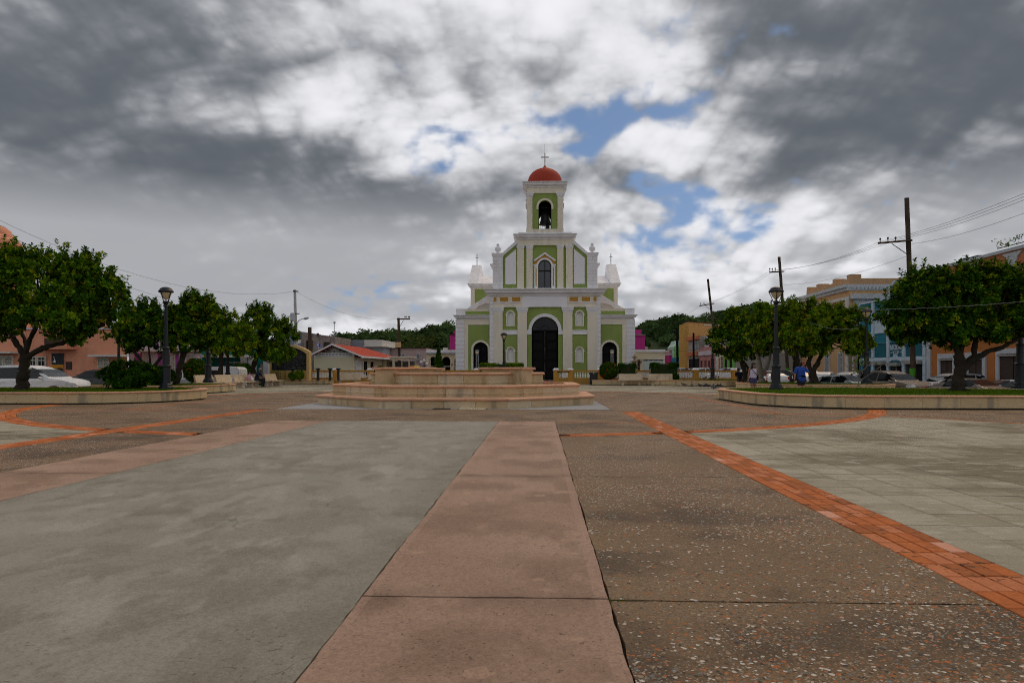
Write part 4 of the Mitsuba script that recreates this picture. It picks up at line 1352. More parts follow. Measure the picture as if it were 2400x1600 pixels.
def bush(label, c, R, n, leaf, mixture, seed, box=False, flowers=0, name='bush', category='bush', wild=.16):
    r = np.random.default_rng(seed)
    key = thing(name, label, category)
    u = r.normal(size=(n, 3))
    u /= np.linalg.norm(u, axis=1, keepdims=True)
    if box:
        w = np.abs(u) ** .32 * np.sign(u)
        w = w / np.max(np.abs(w), axis=1, keepdims=True) * (1 - .10 * (1 - np.max(np.abs(u), axis=1, keepdims=True)))
        u2 = w
    else:
        u2 = u
    bump = 1 + (.05 if box else wild) * (meshkit.fbm(u * 2.3 + seed, 3, seed)[:, None] - .5) * 2
    rr = np.where(r.uniform(0, 1, (n, 1)) < .25, r.uniform(.6, .95, (n, 1)), 1)
    p = np.array(c) + u2 * np.array(R) * bump * rr
    p[:, 2] = np.maximum(p[:, 2], c[2] - R[2] * .98)
    v, f, co = leaves(p, u + (0, 0, .2), 7, leaf, seed, mixture)
    part(key, 'foliage', trimesh.Trimesh(v, f, process=False), 'm_leaf', color=np.clip(co, 0, 1))
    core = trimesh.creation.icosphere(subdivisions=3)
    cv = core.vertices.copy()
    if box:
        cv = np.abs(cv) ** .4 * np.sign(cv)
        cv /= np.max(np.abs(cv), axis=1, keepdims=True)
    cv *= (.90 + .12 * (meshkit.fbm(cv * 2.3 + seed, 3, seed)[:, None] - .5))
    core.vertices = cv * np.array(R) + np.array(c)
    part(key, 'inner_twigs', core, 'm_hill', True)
    st = [limb([(c[0] + r.normal(0, R[0] * .2), c[1] + r.normal(0, R[1] * .2), c[2] - R[2] - .12), (c[0] + r.normal(0, R[0] * .3), c[1], c[2] - R[2] * .6), (c[0] + r.normal(0, R[0] * .4), c[1], c[2])], .03, .012, 5, k) for k in range(5)]
    part(key, 'stems', cat(st), 'm_bark')
    if flowers:
        fu = r.normal(size=(flowers, 3))
        fu[:, 1] = -np.abs(fu[:, 1])
        fu /= np.linalg.norm(fu, axis=1, keepdims=True)
        ms = []
        for q in np.array(c) + fu * np.array(R) * 1.05:
            s = trimesh.creation.icosphere(subdivisions=0, radius=r.uniform(.025, .05))
            s.apply_translation(q)
            ms.append(s)
        part(key, 'flowers', cat(ms), 'm_flower', kind='stuff')
    return key


def shrub_px(label, D, items, n, leaf, mixture, seed):
    r = np.random.default_rng(seed)
    key = thing('bush', label, 'bush')
    lobes = lobes_px(D, items, .9)
    p, d = crown_points(lobes, n, r, leaf * 2.2, .35)
    v, f, co = leaves(p, d, 7, leaf, seed, mixture)
    part(key, 'foliage', trimesh.Trimesh(v, f, process=False), 'm_leaf', color=np.clip(co, 0, 1))
    foot = np.array(lobes[0][0]) * (1, 1, 0) + (0, 0, .34)
    part(key, 'stems', cat([limb([foot + r.normal(0, .06, 3) * (1, 1, 0), (foot + c) / 2 + r.normal(0, .08, 3), np.array(c) + r.normal(0, .15, 3)], .035, .012, 5, i) for i, (c, R) in enumerate(lobes * 3)]), 'm_bark')
    return key


def bush_px(label, x0, x1, y0, y1, D, *a, **k):
    p, q = at(x0, y0, D), at(x1, y1, D)
    c = (p + q) / 2
    R = ((x1 - x0) / 2 / F * D, (x1 - x0) / 2 / F * D * k.pop('dep', .9), (y1 - y0) / 2 / F * D)
    return bush(label, c, R, *a, **k)


shrub_px('dark leafy bush at the left, left of the near left lamp', 29.6, [(298, 880, 42, 34), (258, 872, 26, 24), (335, 868, 30, 26), (290, 855, 30, 18), (305, 900, 26, 14), (345, 880, 18, 20)], 2300, .12, (.75, .22, .03, .0), 201)
shrub_px('dark bush just behind the near left lamp', 37.5, [(372, 872, 30, 26), (352, 866, 20, 22), (392, 878, 18, 18)], 1300, .12, (.6, .33, .05, .02), 202)
bush_px('round bush with red flowers at the left end of the stone bench row', 432, 483, 841, 894, 43.5, 2300, .075, (.55, .36, .07, .02), 203, flowers=42)
bush_px('domed bush with red flowers behind the middle of the stone bench row', 543, 592, 852, 890, 56.5, 1900, .085, (.6, .32, .06, .02), 204, flowers=26)
bush_px('small yellowish bush before the relief wall, left of the grey post', 677, 697, 872, 889, 57.3, 500, .09, (.3, .4, .2, .1), 205)
bush_px('small yellowish bush before the relief wall, right of the grey post', 693, 712, 868, 889, 57.6, 600, .09, (.15, .35, .3, .2), 206)
bush_px('dark rounded bush peeking over the left end of the fountain', 879, 906, 859, 884, 57.0, 900, .09, (.5, .4, .08, .02), 207)
bush_px('long clipped bright green hedge behind the fountain before the church', 1126, 1226, 852, 880, 57.6, 3600, .085, (.05, .40, .45, .10), 208, box=True, dep=.32, name='hedge', category='hedge')
bush_px('dark ball shaped bush beside the black trash can', 1405, 1449, 848, 889, 57.9, 2300, .07, (.75, .22, .02, .01), 209, flowers=35)
bush_px('dark clipped bush behind the left one of the two right stone benches', 1451, 1489, 852, 886, 57.9, 1900, .07, (.75, .22, .02, .01), 210, box=True, flowers=20)
bush_px('long dark clipped hedge behind the right one of the two right stone benches', 1525, 1588, 851, 889, 57.6, 2900, .07, (.75, .22, .02, .01), 211, box=True, dep=.45, flowers=30, name='hedge', category='hedge')
# the little conifer
cn = thing('conifer', 'small dark conifer before the cream arcade left of the church', 'conifer')
r_ = np.random.default_rng(9)
cb = at(1028, 868, 71)
hh = (868 - 817) / F * 71
pp, dd_ = [], []
for k in range(1500):
    t = r_.uniform(0, 1) ** .8
    a = r_.uniform(0, 6.28)
    rr = (1 - t) * .74 * (.5 + .5 * abs(math.sin(t * 26))) * r_.uniform(.5, 1)
    pp.append(cb + (rr * math.cos(a), rr * math.sin(a), hh * t - rr * .25))
    dd_.append((math.cos(a), math.sin(a), -.25))
v, f, c = leaves(np.array(pp), np.array(dd_), 4, .17, 4, (.55, .35, .1, .0), width=.3)
part(cn, 'crown', trimesh.Trimesh(v, f, process=False), 'm_leaf', color=c)
part(cn, 'trunk', limb([cb - (0, 0, .3), cb + (0, 0, hh * .5), cb + (0, 0, hh * .95)], .09, .02, 6), 'm_bark')

# ------------------------------------------------------------------ wooded hills behind the town
HILLS = [(860, 800, 240), (900, 797, 240), (960, 792, 250), (1005, 800, 260), (1035, 791, 250), (1070, 780, 240), (1150, 785, 240), (1300, 790, 240), (1490, 776, 235), (1540, 768, 230), (1570, 765, 230), (1620, 772, 230), (1660, 757, 210), (1700, 742, 205), (1740, 744, 205), (1790, 752, 205), (1900, 765, 205), (2000, 790, 210)]
ridge = np.array([at(x, y + 7, D) for x, y, D in HILLS])
ridge = np.vstack([ridge[:1] + (-60, 0, -14), ridge, ridge[-1:] + (70, 0, -16)])
hv = []
for k, t in enumerate(np.linspace(0, 1, 12)):
    prof = math.sin(t * math.pi / 2) ** .9
    row = ridge.copy()
    row[:, 1] -= (1 - t) * 95
    row[:, 2] = ridge[:, 2] * prof + ground_z(0, 200) * (1 - prof) - .5
    hv.append(row)
back = ridge.copy()
back[:, 1] += 80
back[:, 2] = 0
hv.append(back)
hv = np.array(hv)
hr, hc = hv.shape[:2]
q = [(i * hc + j, i * hc + j + 1, (i + 1) * hc + j + 1, (i + 1) * hc + j) for i in range(hr - 1) for j in range(hc - 1)]
solo('hills', (hv.reshape(-1, 3), q), 'm_hill', True, kind='structure', label='wooded hills behind the town')
r_ = np.random.default_rng(12)
P, Dn, SC_ = [], [], []
HD = np.array([.042, .078, .026])
tv, tf_, tc = [], [], []
o = 0
for k in range(520):
    t, j = r_.uniform(.15, 1.0) ** .6, r_.uniform(0, hc - 1.001)
    i0, j0 = min(int(t * 11), 10), int(j)
    c = (hv[i0, j0] * (1 - j + j0) + hv[i0, j0 + 1] * (j - j0)) * (1 - (t * 11 - i0)) + (hv[i0 + 1, j0] * (1 - j + j0) + hv[i0 + 1, j0 + 1] * (j - j0)) * (t * 11 - i0)
    R = r_.uniform(1.5, 3.4) * np.array([1, 1, r_.uniform(.7, 1.1)])
    m = 130
    u = r_.normal(size=(m, 3))
    u[:, 2] = np.abs(u[:, 2]) * 1.1 - .3
    u /= np.linalg.norm(u, axis=1, keepdims=True)
    p = c + (0, 0, R[2] * .45) + u * R * (1 + .3 * (meshkit.fbm(u * 2 + k, 2, k)[:, None] - .5)) * r_.uniform(.8, 1.05, (m, 1))
    v, f, _ = leaves(p, u + (0, 0, .3), 3, .72, k, (1, 1, 1, 1), width=.8)
    tone = HD * r_.uniform(.7, 1.8) + np.array([.05, .045, .004]) * (r_.uniform() ** 3)
    tv.append(v)
    tf_.append(f + o)
    tc.append(tone * r_.uniform(.75, 1.3, (len(v) // 6, 1)).repeat(6, 0))
    o += len(v)
solo('hill_forest', trimesh.Trimesh(np.vstack(tv), np.vstack(tf_), process=False), 'm_leaf', False, 'dense dark green woods on the hills behind the town', 'forest', kind='stuff', color=np.clip(np.vstack(tc), 0, 1))

# ------------------------------------------------------------------ lamps, benches, bollards, poles
lamp = Proto()
a8 = np.arange(8) * math.pi / 4 + math.pi / 8


def octo(prof):
    return lathe(prof, 8)


lamp.add('pedestal', octo([(.30, 0), (.30, .10), (.25, .14), (.25, .20), (.20, .24), (.185, .30), (.18, .92), (.21, .95), (.21, 1.0), (.16, 1.03)]), 'm_iron', 25)
lamp.add('column', cat(lathe([(.15, 1.02), (.135, 1.10), (.125, 1.66), (.15, 1.70), (.155, 1.76), (.11, 1.80)], 14), lathe([(.095, 1.79), (.085, 2.0), (.068, 3.45), (.085, 3.50), (.06, 3.56), (.10, 3.62), (.115, 3.70), (.07, 3.74)], 14)), 'm_iron', 40)
for k in range(4):
    a = k * math.pi / 2 + .5
    lamp.add('arm', tube(curve([(math.cos(a) * r, math.sin(a) * r, z) for r, z in ((.09, 3.66), (.135, 3.74), (.19, 3.90), (.275, 4.08), (.28, 4.14))], 5), .018, 6), 'm_iron', 50)
lamp.add('globe', lathe([(.01, 3.76), (.06, 3.80), (.15, 3.91), (.21, 4.03), (.225, 4.10)], 24), 'm_opal', 60)
lamp.add('lamp_cap', lathe([(.24, 4.08), (.30, 4.10), (.305, 4.15), (.27, 4.18), (.25, 4.22), (.21, 4.27), (.12, 4.31), (.01, 4.33)], 28), 'm_iron', 45)


def put_lamp(x, ybase, D, label, tilt=0, zbase=None):
    p = at(x, ybase, D)
    lamp.place('street_lamp', tf((p[0], p[1], p[2] if zbase is None else zbase), rng.uniform(0, 1)), label, 'street lamp', 'black lamps with bowl shaped heads')


put_lamp(389, 912, 29.8, 'nearest lamp on the left, standing in the front left planter')
put_lamp(278, 880, 44.0, 'lamp half hidden behind the crown of the largest left tree', zbase=-.1)
put_lamp(488, 896, 41.0, 'lamp on the left whose head is lost in a tree, before the first stone bench')
put_lamp(534, 885, 51.5, 'lamp on the left between the light green tree and the domed bush', zbase=0)
put_lamp(1181, 890, 61.5, 'lamp straight before the church, left of its great door', zbase=.15)
put_lamp(1670, 889, 58.5, 'lamp on the right before the end of the balustrade', zbase=.4)
put_lamp(1819, 913, 29.6, 'nearest lamp on the right, standing in the front right planter')
put_lamp(2031, 898, 40.5, 'lamp on the right before the teal house, half behind foliage')
put_lamp(2391, 910, 27.8, 'lamp at the right edge of the picture behind the dark tree')

# cluster lamp with white globes
k = thing('globe_lamp', 'small lamp post with white globes before the arcade', 'street lamp')
g0 = at(994, 860, 72)
part(k, 'post', cat(tube([g0 - (0, 0, 1.2), g0 + (0, 0, .45)], .05), tube(curve([g0 + (-.5, 0, .35), g0 + (-.2, 0, .15), g0 + (.2, 0, .15), g0 + (.5, 0, .35)]), .03)), 'm_iron', 50)
for dx, dz in ((-.5, .45), (0, .62), (.5, .25)):
    s = trimesh.creation.icosphere(subdivisions=2, radius=.14)
    s.apply_translation(g0 + (dx * .6, 0, dz + .05))
    part(k, 'globe', s, 'm_baluster', True)

bench = Proto()
seat = from_manifold(Manifold.batch_hull([Manifold.cylinder(.07, .05, .05, 8).translate((x, y, .385)) for x in (-.93, .93) for y in (-.28, .25)]))
bench.add('seat', seat, 'm_bench', 40)
bk = Polygon([(-.95, 0), (.95, 0), (.955, .45), (.93, .49), (-.93, .49), (-.955, .45)])
bkm = ext_y(bk, -.045, .045)
bkm.apply_transform(trimesh.transformations.rotation_matrix(-.28, [1, 0, 0]))
bkm.apply_translation((0, .23, .45))
bench.add('backrest', bkm, 'm_bench')
legp = Polygon(np.vstack([curve([(-.27, 0), (-.30, .05), (-.20, .13), (-.17, .2), (-.23, .30), (-.27, .385)], 5), [(.24, .385)], curve([(.24, .385), (.17, .28), (.14, .19), (.20, .1), (.26, .03), (.25, 0)], 5)]))
for x in (-.66, .66):
    bench.add('leg', ext_x(legp, x - .075, x + .075), 'm_bench', 30)
names = ['first', 'second', 'third', 'fourth', 'fifth']
for i in range(5):
    y = 42.3 + 2.65 * i
    bench.place('stone_bench', tf((-20.2, y, -.01), math.pi / 2) @ T4().scale([1.2, 1, 1]), f'{names[i]} stone bench from the left in the row of five at the left', 'bench', 'stone benches with curved legs')
for x, D, lb in ((816.5, 58.6, 'stone bench left of the fountain, the left one of two'), (888, 58.6, 'stone bench partly hidden by the left end of the fountain')):
    p = at(x, 880, D)
    bench.place('stone_bench', tf((p[0], p[1], -.01), 0), lb, 'bench', 'stone benches with curved legs')
for x, D, lb in ((1479, 56.0, 'left one of the two stone benches before the right hedges'), (1549, 55.6, 'right one of the two stone benches before the right hedges')):
    p = at(x, 880, D)
    bench.place('stone_bench', tf((p[0], p[1], -.01), 0), lb, 'bench', 'stone benches with curved legs')

boll = Proto()
boll.add('shaft', lathe([(.14, 0), (.13, .05), (.105, .08), (.10, .86), (.13, .90)], 14), 'm_iron', 30)
boll.add('head', lathe([(.13, .90), (.19, .95), (.20, 1.0), (.17, 1.02), (.02, 1.04)], 14), 'm_iron', 30)
for x, lb in ((686, 'dark grey post between the two yellowish bushes'), (745.5, 'dark grey post before the balustrade, left of the first ochre pillar'), (773.5, 'dark grey post beside the first ochre balustrade pillar'), (793, 'dark grey post behind the left stone bench')):
    p = at(x, 889, 57.4)
    boll.place('bollard', tf((p[0], p[1], .34), 0), lb, 'bollard', 'dark posts before the left balustrade')

tc_ = thing('trash_can', 'black ribbed trash can left of the ball shaped bush', 'trash can')
p0 = at(1391.5, 901, 57.6)
cm = lathe([(.26, 0), (.30, .6), (.33, .88)], 20)
cm.apply_translation((p0[0], p0[1], 0))
part(tc_, 'bin', cm, 'm_trash', 40)
part(tc_, 'ribs', cat([bx(p0[0] + .31 * math.cos(a) - .015, p0[0] + .31 * math.cos(a) + .015, p0[1] + .31 * math.sin(a) - .015, p0[1] + .31 * math.sin(a) + .015, .02, .9) for a in np.arange(12) * .5236]), 'm_trash')
for i in range(6):
    a = i * 1.0472
    part(tc_, 'crown_tooth', bx(p0[0] + .3 * math.cos(a) - .09, p0[0] + .3 * math.cos(a) + .09, p0[1] + .3 * math.sin(a) - .05, p0[1] + .3 * math.sin(a) + .05, .88, 1.02), 'm_trash')
part(tc_, 'rim', (lambda m: (m.apply_translation((p0[0], p0[1], .86)), m)[1])(lathe([(.35, 0), (.36, .05), (.33, .06)], 20)), 'm_trash', 40)

sf = thing('garden_fountain', 'small tiered stone fountain left of the white garage door', 'fountain')
p0 = at(1487, 870, 62.5)
for i, (z, R) in enumerate(((.25, .55), (.72, .42), (1.10, .26))):
    m = lathe([(.10, z - .3), (.07, z - .1), (R * .5, z - .03), (R, z + .06), (R * 1.02, z + .10), (R * .7, z + .05)], 20)
    m.apply_translation((p0[0], p0[1], p0[2] + .1))
    part(sf, 'bowl', m, 'm_fountainstone', 40)
m = lathe([(.16, -1.3), (.12, -.5), (.12, .0), (.06, .3), (.05, 1.1), (.09, 1.22), (.10, 1.3), (.03, 1.42)], 14)
m.apply_translation((p0[0], p0[1], p0[2] + .1))
part(sf, 'stem', m, 'm_fountainstone', 40)

# ------------------------------------------------------------------ poles and wires


def pole(label, top, foot, D, r0, r1, mat, name='utility_pole'):
    k = thing(name, label, 'utility pole')
    a, b = at(foot[0], foot[1], D), at(top[0], top[1], D)
    d = (b - a) / (b - a)[2]
    ft = a - d * (a[2] + .7)
    part(k, 'shaft', tube([ft, (ft + b) / 2, b], [r0, (r0 + r1) / 2, r1], 10), mat, 50)
    return k, ft, b


def xarm(k, pa, pb, D, mat='m_wood', th=.07, pins=(), brace=None):
    a, b = at(*pa, D - .2), at(*pb, D - .2)
    part(k, 'crossarm', tube([a, b], th, 4), mat)
    for p in pins:
        q = at(*p, D - .2)
        part(k, 'insulator', cat(tube([q - (0, 0, .12), q + (0, 0, .12)], .025, 6), (lambda m: (m.apply_translation(q + (0, 0, .1)), m)[1])(lathe([(.04, 0), (.08, .05), (.06, .12), (.01, .16)], 8))), 'm_iron')
    if brace:
        part(k, 'brace', tube([at(*brace[0], D - .15), at(*brace[1], D - .15)], .03, 5), 'm_wood')


k, ft, tp1 = pole('tallest leaning wooden utility pole, right, with a green painted foot', (2125, 464), (2142, 905), 50, .19, .155, 'm_wood')
xarm(k, (2058, 570), (2138, 563), 50, pins=((2063, 566), (2081, 564), (2099, 563)), brace=((2090, 571), (2126, 596)))
m_ = tube([at(2140.6, 895, 50) - (0, 0, .6), at(2139, 863, 50)], [.20, .198], 10)
part(k, 'green_band', m_, 'm_polegreen', 50, label='bright green painted foot')
W1 = at(2063, 566, 50)
k, ft, tp2 = pole('leaning wooden utility pole behind the near right lamp', (1826, 602), (1847, 880), 74, .18, .14, 'm_wood')
xarm(k, (1803, 638), (1838, 636), 74, pins=((1804, 634), (1810, 634), (1817, 633)))
part(k, 'green_band', tube([at(1846.5, 880, 74) - (0, 0, .6), at(1845.5, 862, 74)], [.19, .185], 10), 'm_polegreen', 50, label='bright green painted foot')
xarm(k, (1823, 709), (1855, 708), 74, th=.1)
part(k, 'transformer', lathe([(.2, 0), (.22, .05), (.22, .8), (.12, .9)], 12), 'm_palegrey', 40, tw=tf(at(1849, 716, 73.6)))
W2 = at(1804, 634, 74)
k, ft, tp3 = pole('leaning wooden utility pole with a braced crossarm, behind the far right lamp', (1659, 654), (1683, 872), 96, .18, .14, 'm_wood')
xarm(k, (1639, 717), (1674, 711), 96, pins=((1642, 714), (1650, 713)), brace=((1653, 716), (1667, 728)))
part(k, 'green_band', tube([at(1683, 872, 96) - (0, 0, .6), at(1682, 860, 96)], [.19, .185], 10), 'm_polegreen', 50, label='bright green painted foot')
W3 = at(1642, 714, 96)
k, ft, t4 = pole('straight dark utility pole right of the wooded hill', (1587, 773), (1588, 862), 105, .2, .18, 'm_black')
k, ft, t5 = pole('dark utility pole before the orange striped shop', (1625.5, 780), (1626, 862), 92, .15, .12, 'm_black')
k, ft, t6 = pole('tall grey concrete pole behind the left trees, with a transformer and a curved street light', (691, 679), (696, 880), 70, .2, .12, 'm_concretepole')
xarm(k, (685, 735), (702, 735), 70, 'm_iron', .05)
part(k, 'transformer', lathe([(.22, 0), (.25, .05), (.25, .8), (.14, .9)], 12), 'm_palegrey', 40, tw=tf(at(686, 754, 69.7)))
part(k, 'light_arm', tube(curve([at(695, 760, 69.8), at(700, 752, 69.8), at(707, 747.5, 69.8), at(716, 746, 69.8)]), .04, 6), 'm_steel', 50)
part(k, 'light_head', lathe([(.02, -.3), (.12, -.1), (.10, .2), (.02, .3)], 8), 'm_steel', 40, tw=T4().translate(list(map(float, at(717.5, 746, 69.8)))) @ T4().rotate([0, 1, 0], 80))
xarm(k, (687, 682), (699, 683), 70, 'm_iron', .06)
k, ft, t7 = pole('short dark wooden pole stub before the grey stone house', (726, 767), (727, 850), 79, .26, .2, 'm_wood')
k, ft, t8 = pole('wooden utility pole with a one sided braced crossarm above the red roof', (934, 745), (936, 862), 88, .2, .16, 'm_wood')
xarm(k, (930, 747.5), (961, 747.5), 88, pins=((949, 745.5), (952, 745.5), (957, 745.5), (960, 745.5)), brace=((946, 749), (936.5, 766)))
xarm(k, (927, 800), (945, 800), 88, 'm_iron', .05)
part(k, 'meter_box', bx(-.3, .3, -.2, .2, -.3, .3), 'm_gold', tw=tf(at(933, 808, 87.6), 0, 1.1))
W8 = at(934, 747, 88)
an = thing('antenna', 'thin pole with a small round dish on top of the grey stone house', 'antenna')
a0 = at(782, 792, 90)
part(an, 'mast', tube([a0 - (0, 0, .8), at(784, 757, 90)], .045, 6), 'm_steel')
part(an, 'dish', lathe([(.02, -.05), (.14, -.03), (.16, .03), (.1, .06)], 16), 'm_steel', 40, tw=T4().translate(list(map(float, at(784, 756, 90)))) @ T4().rotate([1, 0, 0], 80))

wires = [
    (W1, W2, .5, 'wire from the tallest pole to the leaning pole, lowest of three'), (at(2081, 564, 50), at(1810, 634, 74), .45, 'wire from the tallest pole to the leaning pole, middle of three'), (at(2099, 563, 50), at(1817, 633, 74), .4, 'wire from the tallest pole to the leaning pole, upper of three'),
    (at(2126, 600, 50), at(1836, 667, 74), .5, 'single low wire from the tallest pole to the left'),
    (W2, W3, .5, 'lower wire from the leaning pole behind the near lamp to the far braced pole'), (at(1817, 633, 74), at(1650, 713, 96), .45, 'upper wire from the leaning pole behind the near lamp to the far braced pole'), (at(1836, 690, 74), at(1662, 745, 96), .8, 'low slack wire between the two smaller leaning poles'),
    (at(2063, 566, 50), at(2470, 424, 30), .25, 'uppermost wire leaving the tallest pole to the right'), (at(2081, 564, 50), at(2470, 432, 30), .25, 'second wire leaving the tallest pole to the right'), (at(2099, 563, 50), at(2470, 440, 30), .25, 'third wire leaving the tallest pole to the right'), (at(2130, 572, 50), at(2470, 472, 30), .3, 'lowest wire leaving the tallest pole to the right'),
    (at(2133, 633, 50), at(2200, 640, 46), .15, 'short wire from the tallest pole to the orange house'), (at(2130, 640, 50), at(1990, 700, 68), .5, 'wire from the tallest pole down to the peach house'),
    (at(1639, 717, 96), at(1500, 770, 150), 1.2, 'thick wire running from the braced pole behind the church'), (at(1664, 742, 96), at(1500, 777, 150), 1.5, 'lower thick wire running from the braced pole behind the church'),
    (at(-60, 488, 40), at(691, 683, 70), 1.9, 'long wire from the upper left edge to the grey concrete pole, upper one'), (at(-60, 512, 40), at(640, 735, 70), 1.5, 'long wire from the upper left edge towards the left trees, lower one'),
    (at(693, 683, 70), at(934, 747, 88), 1.0, 'wire from the concrete pole to the pole above the red roof'), (at(960, 747, 88), at(1066, 795, 120), .8, 'wire from the one sided pole to the church'),
]
for a, b, d, lb in wires:
    solo('wire', tube(sag(a, b, d), .009, 4), 'm_wire', False, lb, 'wire', 'overhead wires')
solo('cable', tube(sag(at(2030, 726, 25), at(2440, 703, 22), .06), .005, 4), 'm_palewire', False, 'pale cable crossing before the big dark right tree', 'cable')
solo('cable', tube(sag(at(1898, 755, 39.5), at(2012, 768, 39.5), .22), .007, 4), 'm_palewire', False, 'slack pale cable crossing the broad light topped right tree', 'cable')
solo('cable', tube(sag(at(1560, 818, 104), at(1680, 806, 90), .5), .02, 4), 'm_wire', False, 'bundle of dark cables before the orange striped shop', 'cable')

# ------------------------------------------------------------------ buildings


def ray(px, py):
    w = c2w((px - 1200) / F, 1.0)
    return w[0], w[1], (866 - py) / F


def on_y(px, py, Y):
    a, b, c = ray(px, py)
    return a * Y / b, H + c * Y / b


def on_x(px, py, X):
    a, b, c = ray(px, py)
    return b * X / a, H + c * X / a


class Front:
    """Pieces of a building whose front faces the camera across the plaza, on the plane y = Y."""

    def __init__(self, name, label, Y, cat_='building'):
        self.key, self.Y = thing(name, label, cat_), Y

    def x(self, px):
        return on_y(px, 866, self.Y)[0]

    def z(self, py, px=1200):
        return on_y(px, py, self.Y)[1]

    def box(self, nm, p0, p1, mat, proud=.05, back=0.0, parent=None, label=None):
        (x0, z0), (x1, z1) = on_y(p0[0], p0[1], self.Y), on_y(p1[0], p1[1], self.Y)
        return part(parent or self.key, nm, bx(min(x0, x1), max(x0, x1), self.Y - proud, self.Y + back, min(z0, z1), max(z0, z1)), mat, label=label)

    def block(self, nm, p0, p1, mat, back, skew):
        """A wall whose plot narrows towards the back, as the old plots of the town do."""
        (x0, z0), (x1, z1) = on_y(p0[0], p0[1], self.Y), on_y(p1[0], p1[1], self.Y)
        return part(self.key, nm, ext_z(Polygon([(x0, self.Y), (x1, self.Y), (x1 - skew, self.Y + back), (x0, self.Y + back)]), min(z0, z1), max(z0, z1)), mat)

    def window(self, p0, p1, frame, glass, bars=0, rows=0, nm='window', deep=.03):
        """A framed opening standing proud of the wall, dark pane set behind the frame, with louvres or bars as one sub-part."""
        (x0, z1), (x1, z0) = on_y(p0[0], p0[1], self.Y), on_y(p1[0], p1[1], self.Y)
        w = min(.09, (x1 - x0) * .16)
        k = part(self.key, nm, bx(x0 + w, x1 - w, self.Y - deep, self.Y - .004, z0 + w, z1 - w), glass)
        y0, y1 = self.Y - .11, self.Y - .002
        part(k, 'frame', cat(bx(x0, x0 + w, y0, y1, z0, z1), bx(x1 - w, x1, y0, y1, z0, z1), bx(x0 + w, x1 - w, y0, y1, z1 - w, z1), bx(x0 + w, x1 - w, y0, y1, z0, z0 + w)), frame)
        ms = [bx(x0 + w + (x1 - x0 - 2 * w) * (i + 1) / (bars + 1) - .02, x0 + w + (x1 - x0 - 2 * w) * (i + 1) / (bars + 1) + .02, self.Y - .09, self.Y - .06, z0 + w, z1 - w) for i in range(bars)]
        ms += [bx(x0 + w, x1 - w, self.Y - .08, self.Y - .05, z0 + w + (z1 - z0 - 2 * w) * (i + .6) / rows - .035, z0 + w + (z1 - z0 - 2 * w) * (i + .6) / rows + .035) for i in range(rows)]
        if ms:
            part(k, 'louvres' if rows else 'bars', cat(ms), frame)
        return k


# salmon building, far left
s = Front('house', 'salmon pink building with canopies and louvred windows behind the white car', 46.0)
s.block('wall', (62, 772), (298, 900), 'm_salmon', 5.5, 3.4)
s.box('wall', (-160, 700), (61.5, 900), 'm_salmon', .0, 9)
tx = s.x(-30)
rt = lathe([(4.2, -1), (4.2, 0)], 40)
part(s.key, 'round_stair_tower', (lambda m: (m.apply_translation((on_y(-100, 866, s.Y + 4.5)[0], s.Y + 4.5, on_y(-100, 566, s.Y + 4.5)[1])), m)[1])(lathe([(4.0, -9), (4.0, 0), (3.85, .25), (3.4, .5), (3.3, 1.0), (3.0, 1.25)], 40)), 'm_salmon', 40)
s.box('roof_edge', (62, 768), (299, 772), 'm_lilac', .12, .2)
s.box('balcony', (100, 811), (181, 819), 'm_salmon', 1.1, 0)
s.box('balcony_opening', (104, 792), (150, 810.5), 'm_doorwood', .02)
s.window((164, 793), (179, 811), 'm_doorwood', 'm_glassdark', 2)
s.box('recess_wall', (101, 819.5), (176, 900), 'm_salmon', .01)
s.box('canopy', (-40, 824.5), (45, 828.5), 'm_offwhite', .8)
s.box('canopy', (223, 831.5), (302, 836), 'm_offwhite', .8)
for a, b in ((-12, 10), (11, 33)):
    s.window((a, 833), (b, 868), 'm_louvre', 'm_glassdark', 0, 7)
for a, b in ((70, 88), (88.5, 110)):
    s.window((a, 835), (b, 872), 'm_louvre', 'm_glassdark', 1, 2, nm='glazed_door')
s.window((230, 838), (243, 862), 'm_louvre', 'm_glassdark', 0, 6)
s.window((244, 838), (257, 862), 'm_louvre', 'm_glassdark', 0, 6)
s.box('plaque', (155.5, 847.5), (169, 866), 'm_doorwood', .06)
po = Front('poster', 'tall poster, dark above and orange below, on the salmon building', 45.93, 'poster')
po.box('dark_field', (121.5, 828), (149, 854), 'm_poster', .03)
po.box('orange_field', (121.5, 854.2), (149, 872), 'm_posterorange', .03)
x0, z0 = on_y(124, 849, 45.9)
t_ = ext_y(Polygon([(0, .0), (.22, -.02), (.10, .35), (.04, .42), (.12, .18)]), 0, .012)
t_.apply_translation((x0, 45.875, z0))
part(po.key, 'white_figure', t_, 'm_baluster')
po.box('dark_strip', (134, 862), (148, 870), 'm_poster', .045)

